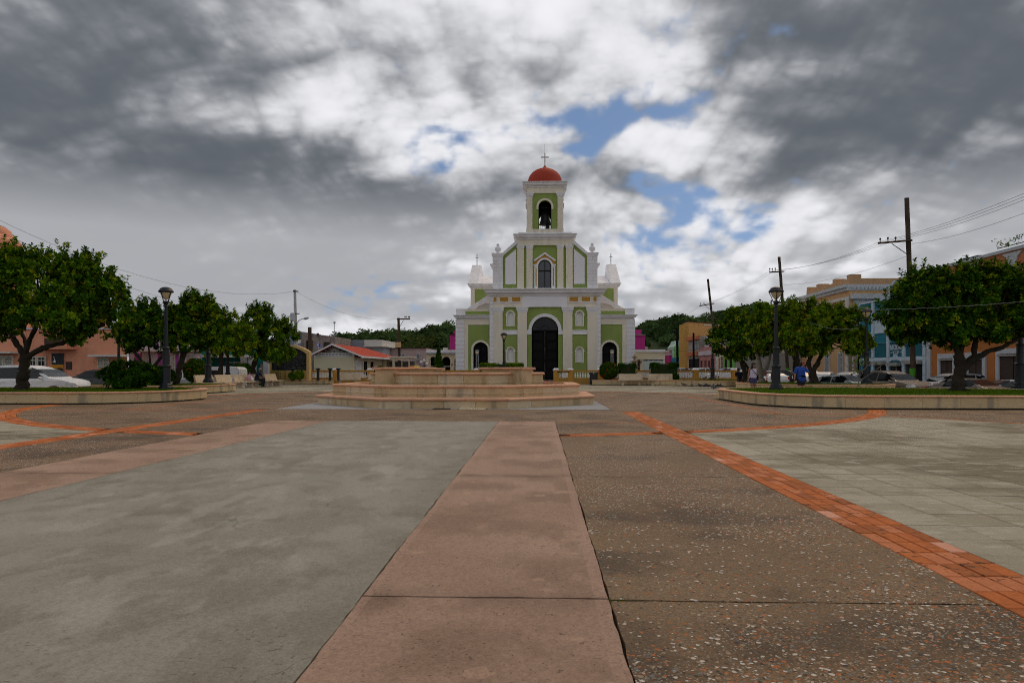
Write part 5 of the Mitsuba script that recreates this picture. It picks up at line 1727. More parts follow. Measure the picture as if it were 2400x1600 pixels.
# purple and white building
s = Front('house', 'white and purple house with barred windows behind the left lamp', 52.0)
s.block('wall', (302, 762), (472, 905), 'm_lilac', 4.5, 2.6)
s.box('pilaster', (316, 790), (332, 905), 'm_purple', .06)
s.box('pilaster', (371, 820), (382, 905), 'm_purple', .06)
s.box('pilaster', (413, 826), (419, 905), 'm_purple', .06)
s.box('ledge', (333, 819), (472, 824), 'm_offwhite', .5)
s.box('upper_panel', (447, 806), (468, 818), 'm_magenta', .05)
s.box('upper_panel', (362, 806), (372, 818), 'm_purple', .05)
for a, b, c_, d in ((336, 827, 356, 862), (436, 828, 456, 862)):
    s.window((a, b), (b and c_, d), 'm_offwhite', 'm_glassdark', 6)
s.window((396, 828), (411, 875), 'm_offwhite', 'm_glassdark', 4, nm='barred_door')
s.box('low_band', (419, 852), (437, 856), 'm_purple', .03)
for i, a in enumerate((322, 327.5)):
    x0, z0 = on_y(a, 829, 51.9)
    t_ = ext_y(Polygon([(0, 0), (.09, .12), (.03, .26), (-.07, .10)]), 0, .02)
    t_.apply_translation((x0, 51.905, z0))
    part(s.key, 'painted_leaf', t_, 'm_baluster')
sg = Front('sign', 'white notice board with lines of print on the purple house', 51.9, 'sign')
sg.box('board', (457, 832), (467.5, 846), 'm_baluster', .04)
for i in range(5):
    sg.box('print_line', (458.5, 834 + i * 2.2), (466 - (i % 2), 834.9 + i * 2.2), 'm_purple', .052)

# jade building
s = Front('house', 'jade green house with a white balcony behind the stone benches', 57.0)
s.block('wall', (473.2, 774), (628, 905), 'm_jade', 8, 3.6)
s.box('corner', (467.5, 768), (473, 905), 'm_offwhite', .04, .3)
s.box('balcony', (479, 832), (602, 838), 'm_offwhite', 1.2)
s.box('porch_wall', (480, 838.5), (578, 905), 'm_jadedark', .01)
for a in (486, 496, 501, 540, 568, 580, 583.5):
    s.box('balcony_post', (a, 818), (a + 1.6, 832), 'm_offwhite', 1.1, -1.05)
s.box('balcony_rail', (484, 817), (596, 818.6), 'm_offwhite', 1.1, -1.03)
s.window((566.5, 818), (572, 832), 'm_offwhite', 'm_jadedark', 0)
s.box('pillar', (578, 836), (592, 905), 'm_shutter', 1.2, -.9)
s.box('pillar', (593, 838), (609, 905), 'm_palegrey', 1.0, -.7)
s.window((534, 848), (578, 872), 'm_offwhite', 'm_jadedark', 2)
s.window((609.5, 849), (619, 880), 'm_jade', 'm_pinkwash', 0, nm='door')
s.box('side_wall', (620, 838), (632, 905), 'm_palegrey', .3)

# relief wall
s = Front('monument', 'tan arched monument wall with a huge dark bronze relief', 58.6, 'monument')
xl, xr, zb = s.x(628), s.x(727), .2
zt0, ztm, zr = on_y(677, 824, s.Y)[1], on_y(690, 807.5, s.Y)[1], on_y(677, 868, s.Y)[1]
top_ = [(xl + (xr - xl) * t, zt0 + (ztm - zt0) * (1 - (2 * t - 1) ** 2)) for t in np.linspace(0, 1, 22)]
outer = Polygon([(xl, zb)] + top_ + [(xr, zb)])
ins = [(xl + .28 + (xr - xl - .5) * t, zt0 - .2 + (ztm - zt0) * (1 - (2 * t - 1) ** 2)) for t in np.linspace(0, 1, 22)]
inner_p = Polygon([(xl + .28, zr)] + ins + [(xr - .22, zr)])
part(s.key, 'frame', ext_y(outer.difference(inner_p).difference(sbox(xl + .3, -1, xr - .22, zr)), s.Y - .3, s.Y + .35), 'm_tan')
part(s.key, 'plinth', bx(xl + .31, xr - .23, s.Y - .22, s.Y + .3, zb - .3, zr - .002), 'm_tanlow')
part(s.key, 'side_pier', bx(xl - .16, xl - .003, s.Y - .15, s.Y + .8, zb, zt0 - .05), 'm_tanlow')
nx_, nz_ = 110, 84
u, w_ = np.meshgrid(np.linspace(0, 1, nx_), np.linspace(0, 1, nz_), indexing='ij')
px_ = xl + .29 + (xr - xl - .52) * u
tz = zt0 - .2 + (ztm - zt0) * (1 - (2 * u - 1) ** 2)
pz_ = zr + .01 + (tz - zr - .02) * w_
q3 = np.stack([px_ * 2.6, pz_ * 1.9, px_ * 0], -1)
wq = q3 + .6 * (np.stack([meshkit.fbm(q3 * 1.3, 2, 1), meshkit.fbm(q3 * 1.3, 2, 2), q3[..., 2]], -1) - .5)
rel = np.abs(2 * meshkit.fbm(wq * 1.6, 3, 3) - 1) * .42 + .22 * meshkit.fbm(q3 * 6, 3, 7)
vv = np.stack([px_, s.Y + .12 - rel * .34, pz_], -1).reshape(-1, 3)
qq = [(i * nz_ + j, (i + 1) * nz_ + j, (i + 1) * nz_ + j + 1, i * nz_ + j + 1) for i in range(nx_ - 1) for j in range(nz_ - 1)]
part(s.key, 'relief', (vv, qq), 'm_bronze', True)
for i, (a, w2) in enumerate(((651, 1.0), (655.5, .7), (659.5, .6), (669.5, 1.3), (649, .5))):
    s.box('water_stain', (a, 869), (a + w2, 889), 'm_doorwood', .235, -.215)

# stone grey house, grey house, pale low houses
s = Front('house', 'grey rubble stone house with dark windows above the red roof', 88.0)
xa, za = on_y(707, 779, s.Y)
xb, zb_ = on_y(783, 788.5, s.Y)
part(s.key, 'wall', ext_y(Polygon([(xa, -1), (xb, -1), (xb, zb_), (xa, za)]), s.Y, s.Y + 8), 'm_rubble')
s.box('metal_side', (672, 777), (706.8, 880), 'm_steelblue', .05, 8)
s.window((718, 797), (733, 822), 'm_doorwood', 'm_glassdark', 1)
s.window((759.5, 801.5), (772, 815), 'm_doorwood', 'm_doorwood', 0)
s.box('roof_pipe', (743, 781), (747, 784.5), 'm_iron', .2, .2)
ds = thing('satellite_dish', 'white satellite dish on the side of the grey stone house', 'satellite dish')
part(ds, 'dish', lathe([(.02, 0), (.18, .03), (.3, .1), (.32, .12)], 24), 'm_offwhite', 40, tw=T4().translate(list(map(float, at(701, 800, 87)))) @ T4().rotate([1, 0, 0], 75))
part(ds, 'arm', tube([at(701, 800, 87.2), at(701.5, 806, 87.9)], .03), 'm_steel')
sg = thing('sign', 'small blue and white arrow shaped sign above the gable of the red roofed house', 'sign')
x0, z0 = on_y(747, 815, 80)
part(sg, 'blue_face', ext_y(Polygon([(.0, .05), (.22, .05), (.22, .38), (.0, .66)]), 79.9, 79.94).apply_translation((x0, 0, z0)), 'm_bluesign')
part(sg, 'white_face', ext_y(Polygon([(-.05, .0), (.2, 0), (.2, .05), (.0, .05), (.0, .60), (-.2, .28), (-.05, .30)]), 79.89, 79.93).apply_translation((x0, 0, z0)), 'm_baluster')
part(sg, 'post', bx(x0 - .03, x0 + .03, 79.95, 80.0, -.2, z0 + .3), 'm_steel')
s = Front('house', 'plain blue grey house with a pale box on its roof, behind the red roof', 96.0)
s.box('wall', (783, 796.5), (857, 885), 'm_bluegrey', 0, 10)
s.box('pale_upper_wall', (855.5, 796.5), (896.5, 811.5), 'm_offwhite', .4, 9)
s.box('roof_slab', (855.5, 811.6), (906, 813), 'm_offwhite', 1.0, 9)
s.box('lower_wall', (857.2, 813.2), (896, 885), 'm_palegrey', .1, 8)
s.window((887, 816), (894, 824), 'm_palegrey', 'm_glassdark')
s = Front('house', 'long low faded pink house between the red roof and the arcade', 101.0)
s.box('wall', (893, 816), (999, 885), 'm_pinkwash', 0, 9)
s.box('roof_edge', (893, 814.6), (999, 816), 'm_doorwood', .25, 9)
s.window((976, 829), (984.5, 842), 'm_palegrey', 'm_steelblue')
s.window((941, 830), (950, 838), 'm_palegrey', 'm_steelblue')
s.box('air_conditioner', (976.5, 842.5), (982, 846), 'm_shutter', .35)
tr = thing('awning', 'red and yellow canvas awning peeping over the left part of the fountain', 'awning')
for a, b, mt in ((955, 969, 'm_shoporange'), (969, 981, 'm_yellow')):
    p, q = at(a, 857, 80), at(b, 857, 80)
    part(tr, 'canvas', trimesh.Trimesh([p, q, q + (.6, -1.2, -.35), p + (.6, -1.2, -.35), p + (0, 0, -.03), q + (0, 0, -.03), q + (.6, -1.2, -.38), p + (.6, -1.2, -.38)], [(0, 1, 2), (0, 2, 3), (4, 6, 5), (4, 7, 6), (3, 2, 6), (3, 6, 7)]), mt)
part(tr, 'frame', bx(at(955, 860, 80)[0], at(981, 860, 80)[0], 79.9, 80.0, -.2, .9), 'm_doorwood')

# arcade left of the church
s = Front('arcade', 'low cream arcade with round arches left of the church', 79.0)
x0, x1 = s.x(999), s.x(1075)
zt = s.z(829, 1030)
ar = sbox(x0, 0, x1, zt)
zs = on_y(1045, 845.5, 79)[1]
for a, b in ((1006, 1025.5), (1035.6, 1055.2), (1064, 1083)):
    xa, xb = s.x(a), s.x(b)
    ar = ar.difference(arch((xa + xb) / 2, .55, (xb - xa) / 2, zs))
part(s.key, 'wall', ext_y(ar, s.Y, s.Y + .5), 'm_creamlow')
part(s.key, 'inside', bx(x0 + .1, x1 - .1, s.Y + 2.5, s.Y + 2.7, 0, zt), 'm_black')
s.box('fascia', (998, 825), (1075, 828.8), 'm_palegrey', .35, 4)
s.box('parapet', (999.5, 820), (1075, 824.8), 'm_white', .15, 4)
s.box('low_rail', (1006, 858), (1060, 859), 'm_baluster', -.05, .15)
s.box('notice', (1057, 851.5), (1061, 857), 'm_rose', .03)
s.box('roof_cooler', (1037, 814), (1044, 820), 'm_offwhite', -.5, 2)
# garage right of the church
s = Front('house', 'small cream building with a frosted garage door right of the church', 72.0)
s.box('wall', (1488, 825.2), (1558.5, 885), 'm_creamlow', 0, 7)
s.box('parapet', (1488, 819), (1558.5, 825), 'm_white', .18, 7)
s.box('roof_slab', (1558.7, 822), (1566, 826), 'm_offwhite', .3, 3)
s.box('string_course', (1488, 840.8), (1558.5, 842.4), 'm_offwhite', .08)
k = s.box('garage_door', (1508, 845.6), (1554, 880), 'm_frostdoor', .03)
for i in range(4):
    s.box('pane', (1508.5 + i * 11.7, 843.2), (1518 + i * 11.7, 845.3), 'm_glassdark', .03, parent=k)
s.window((1494, 843), (1499.5, 868), 'm_doorwood', 'm_glassdark', 1)
s.box('letter_box', (1500.5, 846.5), (1504, 850), 'm_iron', .1)
# magenta tower behind the church
s = Front('house', 'magenta house looking out on both sides behind the church', 118.0)
s.box('wall', (1054.5, 784), (1120, 885), 'm_magenta', 0, 8)
s.box('roof_edge', (1053.5, 782.4), (1120, 784), 'm_doorwood', .3, 8)
s.box('roof_room', (1062.5, 775), (1110, 782.2), 'm_magenta', -.5, 6)
s.box('wall', (1440, 785.5), (1511.5, 885), 'm_magenta', 0, 8)
s.box('roof_edge', (1440, 783.9), (1512, 785.5), 'm_shutter', .3, 8)
s.box('roof_room', (1440, 772), (1504, 783.7), 'm_magenta', -.5, 6)
s.box('lean_to', (1511.7, 812), (1518, 885), 'm_pinkwash', 0, 5)
# pastel houses in the gap
s = Front('house', 'pink and lilac house at the end of the side street', 120.0)
s.box('wall', (1569, 829), (1580, 880), 'm_magenta', 0, 6)
s.box('upper_wall', (1570, 821), (1580, 828.8), 'm_rose', 0, 6)
s.box('ledge', (1568.5, 828), (1580, 832), 'm_lilac', .2, 6)
s = Front('house', 'pale green house with a tall stepped gable in the side street', 118.0)
xa, xb = s.x(1580), s.x(1593.5)
part(s.key, 'wall', ext_y(Polygon([(xa, -1), (xb, -1), (xb, s.z(800, 1593)), ((xa + xb) / 2 + .2, s.z(797, 1590)), ((xa + xb) / 2 - .1, s.z(806, 1585)), (xa, s.z(812, 1580))]), s.Y, s.Y + 6), 'm_palegreen')
s.box('window', (1584, 842), (1587, 852), 'm_glassdark', .02)
s = Front('house', 'lime green house with a blue ground floor beside the orange house', 112.0)
s.box('wall', (1593.7, 811), (1601, 837), 'm_lime', 0, 5)
s.box('ground_floor', (1589, 837.2), (1600, 880), 'm_teal', .1, 5)
s.box('awning', (1589, 846), (1600, 850), 'm_bluewhite', .8)
s.box('window', (1591, 852), (1598, 860), 'm_glassdark', .13)

# red roofed house
rh = thing('house', 'cream house with a red roof and a white fanned gable left of the fountain', 'building')
Y0, Y1 = 67.0, 85.0
(xl, zb_), (xr, ze) = on_y(736, 866, Y0), on_y(830, 829, Y0)
zap = on_y(783, 808.5, Y0)[1]
xa0, xm = on_y(727, 866, Y0)[0], on_y(783.5, 866, Y0)[0]
xov = on_y(846, 866, Y0)[0]
zbv = on_y(783, 825.5, Y0)[1]
part(rh, 'wall', bx(xl, xr, Y0, Y1, -.3, zbv - .45), 'm_creamlow')
vb = [bx(xl, xr, Y0 - .02, Y0 + .2, zbv - .45, zbv)]
part(rh, 'vent_band', vb[0], 'm_white')
n_ = 11
for i in range(n_):
    xa, xb = xl + .15 + (xr - xl - .3) * i / n_, xl + .15 + (xr - xl - .3) * (i + 1) / n_ - .1
    part(rh, 'vent_slot', cat(bx(xa, xb, Y0 - .035, Y0 - .021, zbv - .2, zbv - .14), bx(xa, xb, Y0 - .035, Y0 - .021, zbv - .32, zbv - .26)), 'm_bluegrey')
part(rh, 'gable_recess', ext_y(Polygon([(xl + .25, zbv + .02), (xr - .25, zbv + .02), (xm, zap - .3)]), Y0 + .05, Y0 + .12), 'm_black')
for i in range(9):
    a = math.pi * (i + .5) / 9 if i not in (4,) else math.pi / 2
    L = min(1.9 / max(abs(math.cos(a)), .2), (zap - zbv) * .95 / max(abs(math.sin(a)), .05)) * (.86 if abs(math.cos(a)) > .3 else .8)
    L = min(L, 1.0 / (abs(math.sin(a)) / (zap - zbv) + abs(math.cos(a)) / ((xr - xl) / 2)) * .97)
    b = bx(.12, L, -.04, 0, -.035, .035)
    b.apply_transform(trimesh.transformations.rotation_matrix(-a, [0, 1, 0]))
    b.apply_translation((xm, Y0 + .03, zbv + .03))
    part(rh, 'gable_ray', b, 'm_offwhite')
zl, zrr = on_y(731, 829, Y0 - .8)[1], on_y(846, 833, Y0 - .8)[1]
th = .14
xL, xR = on_y(729.5, 866, Y0 - .8)[0], on_y(847, 866, Y0 - .8)[0]
zA = zap + .12
rb = ext_y(Polygon([(xL, zl), (xm, zA), (xR, zrr), (xR, zrr - th), (xm, zA - th - .02), (xL, zl - th)]), Y0 - .8, Y0 - .72)
part(rh, 'bargeboard', rb, 'm_white')
yf_, yh = Y0 - .719, Y1 - 6.8
def slope(q):
    q = np.array(q)
    return trimesh.convex.convex_hull(np.vstack([q, q - (0, 0, .10)]))
part(rh, 'roof', cat(slope([(xm, yf_, zA - .02), (xR, yf_, zrr - .02), (xR, Y1 + .6, zrr - .02), (xm, yh, zA - .02)]), slope([(xm, yf_, zA - .02), (xL, yf_, zl - .02), (xL, Y1 + .6, zl - .02), (xm, yh, zA - .02)]), slope([(xm, yh, zA - .02), (xR, Y1 + .6, zrr - .02), (xL, Y1 + .6, zl - .02)])), 'm_roofred')
part(rh, 'eave', cat(bx(xR - .02, xR + .08, Y0 - .8, Y1 + .6, zrr - .20, zrr - .03)), 'm_white')
part(rh, 'gutter_pipe', tube([(xR - .1, Y0 + .5, zrr - .2), (xr + .12, Y0 + .5, zrr - .45), (xr + .12, Y0 + .5, 0)], .05), 'm_white')
for i, (ya, yb, mt) in enumerate(((67.6, 69.6, 'm_white'), (70.8, 72.0, 'm_black'), (73.6, 74.8, 'm_black'))):
    part(rh, 'door' if i == 0 else 'side_window', bx(xr, xr + .03, ya, yb, .1 if i == 0 else .7, zrr - .5), mt)
# the porch running out to the right, with square openings
px0, px1 = on_y(897, 866, 79)[0], on_y(959, 866, 79)[0]
zp = on_y(930, 838, 79)[1]
pp_ = sbox(px0, -.3, px1, zp)
for a, b in ((905, 919.5), (925, 941), (942, 957.5)):
    xa, xb = on_y(a, 866, 79)[0], on_y(b, 866, 79)[0]
    pp_ = pp_.difference(sbox(xa, -.5, xb, on_y(a, 843.5, 79)[1]))
part(rh, 'porch_wall', ext_y(pp_, 79.0, 79.25), 'm_creamlow')
part(rh, 'porch_back', bx(px0, px1, 82.5, 82.7, -.3, zp - .4), 'm_shopgrey')
part(rh, 'porch_roof', bx(px0 - 1.0, px1 + .2, 78.8, 83, zp, zp + .14), 'm_cream')
part(rh, 'grille', cat([bx(on_y(881 + i * 2.6, 866, 79)[0] - .04, on_y(881 + i * 2.6, 866, 79)[0] + .04, 79.0, 79.06, 0, zp) for i in range(6)] + [bx(on_y(880, 866, 79)[0], px0, 79.0, 79.05, z, z + .07) for z in (zp * .55, zp * .8)]), 'm_offwhite')


# ------------------------------------------------------------------ the street on the right: fronts on planes x = X, seen sliding away
class Side:
    def __init__(self, name, label, X, cat_='building'):
        self.key, self.X = thing(name, label, cat_), X

    def y(self, px):
        return on_x(px, 866, self.X)[0]

    def z(self, px, py):
        return on_x(px, py, self.X)[1]

    def box(self, nm, px0, px1, z0, z1, mat, proud=.05, back=0.0, parent=None, label=None):
        a, b = sorted((self.y(px0), self.y(px1)))
        return part(parent or self.key, nm, bx(self.X - proud, self.X + back, a, b, z0, z1), mat, label=label)

    def window(self, px0, px1, z0, z1, frame, glass, bars=0, rows=0, nm='window', w=.12, hood=None):
        a, b = sorted((self.y(px0), self.y(px1)))
        X = self.X
        k = part(self.key, nm, bx(X - .03, X - .004, a + w, b - w, z0, z1 - w), glass)
        part(k, 'frame', cat(bx(X - .12, X - .002, a, a + w, z0, z1), bx(X - .12, X - .002, b - w, b, z0, z1), bx(X - .12, X - .002, a + w, b - w, z1 - w, z1)), frame)
        ms = [bx(X - .08, X - .05, a + w + (b - a - 2 * w) * (i + 1) / (bars + 1) - .02, a + w + (b - a - 2 * w) * (i + 1) / (bars + 1) + .02, z0, z1 - w) for i in range(bars)]
        ms += [bx(X - .07, X - .045, a + w, b - w, z0 + (z1 - w - z0) * (i + .5) / rows - .03, z0 + (z1 - w - z0) * (i + .5) / rows + .03) for i in range(rows)]
        if ms:
            part(k, 'bars', cat(ms), frame)
        if hood:
            part(k, 'hood', bx(X - .35, X - .002, a - .15, b + .15, z1 + .02, z1 + .16), hood)
        return k


XR = 30.0
# orange house, far right
s = Side('house', 'orange house with white framed doors behind the big dark right tree', XR)
zf, zt = s.z(2200, 799), s.z(2400, 574)
s.box('wall', 2183.5, 2700, -1.2, zf, 'm_orange', 0, 9)
s.box('upper_wall', 2183.5, 2700, zf + .5, zt - .2, 'm_orangetop', 0, 9)
s.box('middle_band', 2183.5, 2700, zf, zf + .5, 'm_trimgrey', .25, 8)
s.box('top_band', 2178, 2700, zt - .2, zt, 'm_trimgrey', .15, 9)
s.box('corner_pilaster', 2175, 2183.3, -1.2, zt - .5, 'm_trimgrey', .12, 4)
for a in (2190, 2279, 2375):
    y = s.y(a)
    pf = Polygon([(y - .95, zt - .3), (y + .95, zt - .3), (y + .5, zt - .6), (y + .36, zt - .95), (y + .5, zt - 1.3), (y + .95, zt - 1.6), (y - .95, zt - 1.6), (y - .5, zt - 1.3), (y - .36, zt - .95), (y - .5, zt - .6)])
    part(s.key, 'scrolled_pier', ext_x(pf, XR - .1, XR - .002), 'm_trimgrey')
s.box('string_course', 2183.5, 2700, zt - 1.85, zt - 1.6, 'm_trimgrey', .2)
s.box('window_hood', 2330, 2460, zt - 2.5, zt - 1.86, 'm_trimgrey', .35)
for i in range(4):
    s.box('hood_rib', 2331, 2459, zt - 2.42 + i * .14, zt - 2.36 + i * .14, 'm_palegrey', .37)
for a, b, py in ((2200, 2242, 829.5), (2265, 2313, 826), (2337, 2420, 817.5)):
    zt_ = s.z(a, py)
    k = s.window(a, b, -1.1, zt_, 'm_trimgrey', 'm_doorwood', 0, 0, 'door', .34)
    part(k, 'leaf_joint', bx(XR - .045, XR - .031, (s.y(a) + s.y(b)) / 2 - .03, (s.y(a) + s.y(b)) / 2 + .03, -1.1, zt_ - .36), 'm_black')
    ya, yb = sorted((s.y(a), s.y(b)))
    part(k, 'lintel', bx(XR - .22, XR - .125, ya + .3, yb - .3, zt_ - .5, zt_ - .38), 'm_shutter')
s.box('roof_vent', 2235, 2255, zt, zt + .25, 'm_iron', -.4, 1.2)
s.box('solar_panel', 2262, 2292, zt, zt + .12, 'm_iron', .0, 1.0)
tw2 = []
r_ = np.random.default_rng(77)
vq = np.array([(XR - .3 + r_.normal(0, .25), s.y(2345) - k * .10, zt + .35 + r_.uniform(-.15, .3)) for k in range(55)])
v, f, c = leaves(vq, r_.normal(0, 1, (55, 3)) + (0, 0, .6), 4, .16, 6, (.2, .5, .3, .0))
cp = thing('creeper', 'leafy creeper hanging over the top edge of the orange house', 'plant')
part(cp, 'leaves', trimesh.Trimesh(v, f, process=False), 'm_leaf', color=c)
part(cp, 'stem', tube([vq[0] - (0, 0, .3), vq[27] - (0, 0, .1), vq[-1] - (0, 0, .3)], .03), 'm_bark')

# teal house
s = Side('house', 'teal and pale blue house with a rounded gable and shop sign, right', XR)
ztop, zb1, zb2 = s.z(2050, 704), s.z(2050, 743), s.z(2050, 780)
zb3, zb4, zsill = s.z(2084, 803), s.z(2084, 806), s.z(2084, 845.5)
s.box('wall', 2016, 2174.8, -1.2, ztop, 'm_teal', 0, 9)
s.box('upper_panel', 2050, 2118, zb2 + .05, zb1 - .1, 'm_bluewhite', .03)
s.box('lower_wall', 2018, 2174, zsill + .3, zb3, 'm_tealdark', .012)
for a, b in ((2045.5, 2050.5), (2081, 2086.5), (2117.5, 2124), (2166, 2173)):
    s.box('pilaster', a, b, -1.2, ztop - .2, 'm_bluewhite', .14)
    for i in range(8):
        s.box('pilaster_joint', a, b, -.6 + i * .72, -.57 + i * .72, 'm_tealdark', .145, -.13)
for z0, z1 in ((ztop - .16, ztop), (zb1 - .1, zb1 + .04), (zb2 - .1, zb2 + .04), (zb3, zb4 + .12), (zsill, zsill + .3)):
    s.box('band', 2016, 2174.8, min(z0, z1), max(z0, z1), 'm_bluewhite', .10)
yc, rr = s.y(2102.5), abs(s.y(2087) - s.y(2118)) / 2
zg_ = s.z(2102, 657)
rr2 = rr - .3
ga = arch(yc, ztop, rr2, zg_ - .3 - rr2)
part(s.key, 'gable', ext_x(ga, XR - .05, XR + .4), 'm_teal')
part(s.key, 'gable_rim', ext_x(arch(yc, ztop, rr, zg_ - rr).difference(ga), XR - .2, XR + .5), 'm_bluewhite')
for a, b, zz in ((2052, 2078, 851), (2088, 2114, 853.5), (2125, 2164, 849)):
    z0 = s.z(a, zz + 4)
    s.box('shutter_box', a, b, z0, z0 + .28, 'm_shutter', .45)
    k = s.box('shop_opening', a, b, -1.1, z0 - .02, 'm_black', .03)
    s.box('door_frame', (a + b) / 2, (a + b) / 2 + 1.5, -1.1, z0 - .05, 'm_shutter', .06, parent=k)
    s.box('shop_glass', a + 1, (a + b) / 2 - 2, -.6, z0 - .1, 'm_glassdark', .05, parent=k)
y0_, y1_ = sorted((s.y(2087.5), s.y(2116.5)))
zc = s.z(2102, 848)
pa = Polygon([(y0_, zc), (y0_, zc + .18)] + [(y0_ + (y1_ - y0_) * t, zc + .18 + .30 * math.sin(math.pi * t)) for t in np.linspace(.05, .95, 12)] + [(y1_, zc + .18), (y1_, zc)] + [(y1_ - (y1_ - y0_) * t, zc + .22 * math.sin(math.pi * t)) for t in np.linspace(.08, .92, 12)])
part(s.key, 'door_arch', ext_x(pa.buffer(0), XR - .16, XR - .02), 'm_bluewhite')
part(s.key, 'keystone', bx(XR - .2, XR - .02, (y0_ + y1_) / 2 - .2, (y0_ + y1_) / 2 + .2, zc + .2, zc + .62), 'm_bluewhite')
sgn = thing('shop_sign', 'pale raised letters on the teal house', 'sign')
for word, py0, py1, pxa, pxb in (('MODA', 807.5, 820, 2088.5, 2114.5), ('V.I.P', 822, 830, 2094, 2109)):
    zA_, zB_ = s.z(2100, py1), s.z(2100, py0)
    m = meshkit.text_mesh(word, 1.0, .05, bold=True)
    e = m.bounds
    ya, yb = s.y(pxa), s.y(pxb)
    v = m.vertices.copy()
    m.vertices = np.stack([XR - .03 - v[:, 2], ya + (v[:, 0] - e[0, 0]) / (e[1, 0] - e[0, 0]) * (yb - ya), zA_ + (v[:, 1] - e[0, 1]) / (e[1, 1] - e[0, 1]) * (zB_ - zA_)], -1)
    part(sgn, 'lettering', m, 'm_bluewhite')
zl_ = s.z(2100, 826)
for a, b in ((2088, 2093), (2110.5, 2115)):
    ya, yb = sorted((s.y(a), s.y(b)))
    part(sgn, 'dash', bx(XR - .06, XR - .03, ya, yb, zl_ - .03, zl_ + .03), 'm_bluewhite')
ac = thing('air_conditioner', 'black and grey air conditioners on a stand between the peach and teal houses', 'air conditioner')
ya, yb = sorted((s.y(2006), s.y(2024)))
z0, z1 = s.z(2014, 832), s.z(2014, 812)
part(ac, 'casing', bx(XR - 1.0, XR - .2, ya, yb, z0, z1), 'm_shutter')
for i in range(2):
    part(ac, 'fan_grille', bx(XR - 1.04, XR - 1.001, ya + .15 + i * (yb - ya) / 2, ya - .2 + (i + 1) * (yb - ya) / 2, z0 + .12, z1 - .12), 'm_black')
part(ac, 'stand', cat(bx(XR - .9, XR - .8, ya + .2, ya + .3, -1, z0), bx(XR - .9, XR - .8, yb - .3, yb - .2, -1, z0)), 'm_offwhite')

# peach house on the corner
s = Side('house', 'tall peach house with a stepped parapet and white cornice on the corner, right', XR)
zpar, zc1, zc0 = s.z(1988, 650), s.z(1988, 667), s.z(1988, 681)
zs1, zs0 = s.z(1992, 694), s.z(1992, 701)
yf, yb = s.y(1990), s.y(1880)
s.box('wall', 1990, 1880, -1.2, zc0, 'm_peach', 0, 13)
s.box('parapet', 1989, 1887, zc1 + .03, zpar - .12, 'm_peachdark', -.15, 12.8)
for a, b in ((1989, 1981), (1955, 1948), (1917, 1910), (1892, 1888)):
    s.box('parapet_post', a, b, zpar - .12, zpar + .28, 'm_peachdark', -.14, 1.2)
s.box('cornice', 1990.6, 1878, zc0, zc0 + (zc1 - zc0) * .5, 'm_trimgrey', .25, 13.2)
s.box('cornice_top', 1991, 1877, zc0 + (zc1 - zc0) * .5, zc1, 'm_trimgrey', .5, 13.4)
s.box('string_course', 1990, 1885, zs0, zs1, 'm_offwhite', .18)
n = 34
for i in range(n):
    part(s.key, 'dentil', bx(XR + .3 + i * .36, XR + .5 + i * .36, yf - .36, yf - .252, zc0 + .1, zc0 + .35), 'm_trimgrey')
for a, b in ((1977, 1963), (1951, 1940), (1926, 1917)):
    s.window(a, b, s.z(1977, 765), s.z(1977, 722), 'm_offwhite', 'm_glassdark', 1, 0, hood='m_offwhite')
zd = s.z(1977, 826)
for a, b in ((1978, 1966), (1946, 1935), (1904, 1894)):
    s.window(a, b, -.9, zd, 'm_trimgrey', 'm_shutter', 3, 5, 'door' if a == 1946 else 'grille_window')
s.box('pilaster', 1990.5, 1985, -1.2, zs0, 'm_offwhite', .2)
s.box('dado', 1984.5, 1906, -.05, .05, 'm_peachdark', .1)
y_ = yf
for i, (a, b, z0, z1, mt, pr) in enumerate(((.1, 6.5, zs0, zs1 + .2, 'm_trimgrey', .6), (2.4, 4.6, zs0 - 2.6, zs0, 'm_shoporange', .02), (.4, 2.0, zs0 - 2.6, zs0, 'm_palegrey', .25))):
    part(s.key, ('loggia_beam', 'loggia_recess', 'loggia_pier')[i], bx(XR + a, XR + b, y_ - pr, y_, z0, z1), mt)
ad = arch(XR + 1.6, -1.0, .85, 2.2)
part(s.key, 'arched_door', ext_y(ad, y_ - .05, y_ - .003), 'm_black')
part(s.key, 'door_surround', ext_y(arch(XR + 1.6, -1.0, 1.1, 2.2).difference(ad), y_ - .12, y_ - .003), 'm_offwhite')
part(s.key, 'blue_side_wall', bx(XR + 4.7, XR + 13, y_ - 1.2, y_ - .62, -1, s.z(1992, 688)), 'm_bluewhite')

# smaller houses farther down the street
s = Side('house', 'row of small white gabled shop fronts behind the woman in blue', 30.2)
y0, y1 = sorted((s.y(1803), s.y(1876)))
zt = s.z(1840, 849)
part(s.key, 'wall', bx(s.X, s.X + 5, y0, y1, -1, zt), 'm_shopgrey')
for i in range(4):
    ya, yb = y0 + (y1 - y0) * i / 4, y0 + (y1 - y0) * (i + 1) / 4
    g_ = Polygon([(ya, zt), (yb, zt), ((ya + yb) / 2, zt + .75)])
    part(s.key, 'gable', ext_x(g_, s.X, s.X + 3), 'm_hill')
    part(s.key, 'gable_trim', ext_x(Polygon([(ya, zt), ((ya + yb) / 2, zt + .75), (yb, zt), (yb, zt + .22), ((ya + yb) / 2, zt + .97), (ya, zt + .22)]), s.X - .2, s.X - .01), 'm_creamlow')
    part(s.key, 'window', bx(s.X - .03, s.X - .003, ya + .5, ya + 1.6, -.3, zt - .3), 'm_palegrey')
s = Side('house', 'yellow shop front seen between the pale forked trunk and the near right lamp', 30.3)
s.box('wall', 1792, 1802.5, -1, s.z(1797, 846), 'm_yellow', 0, 4)
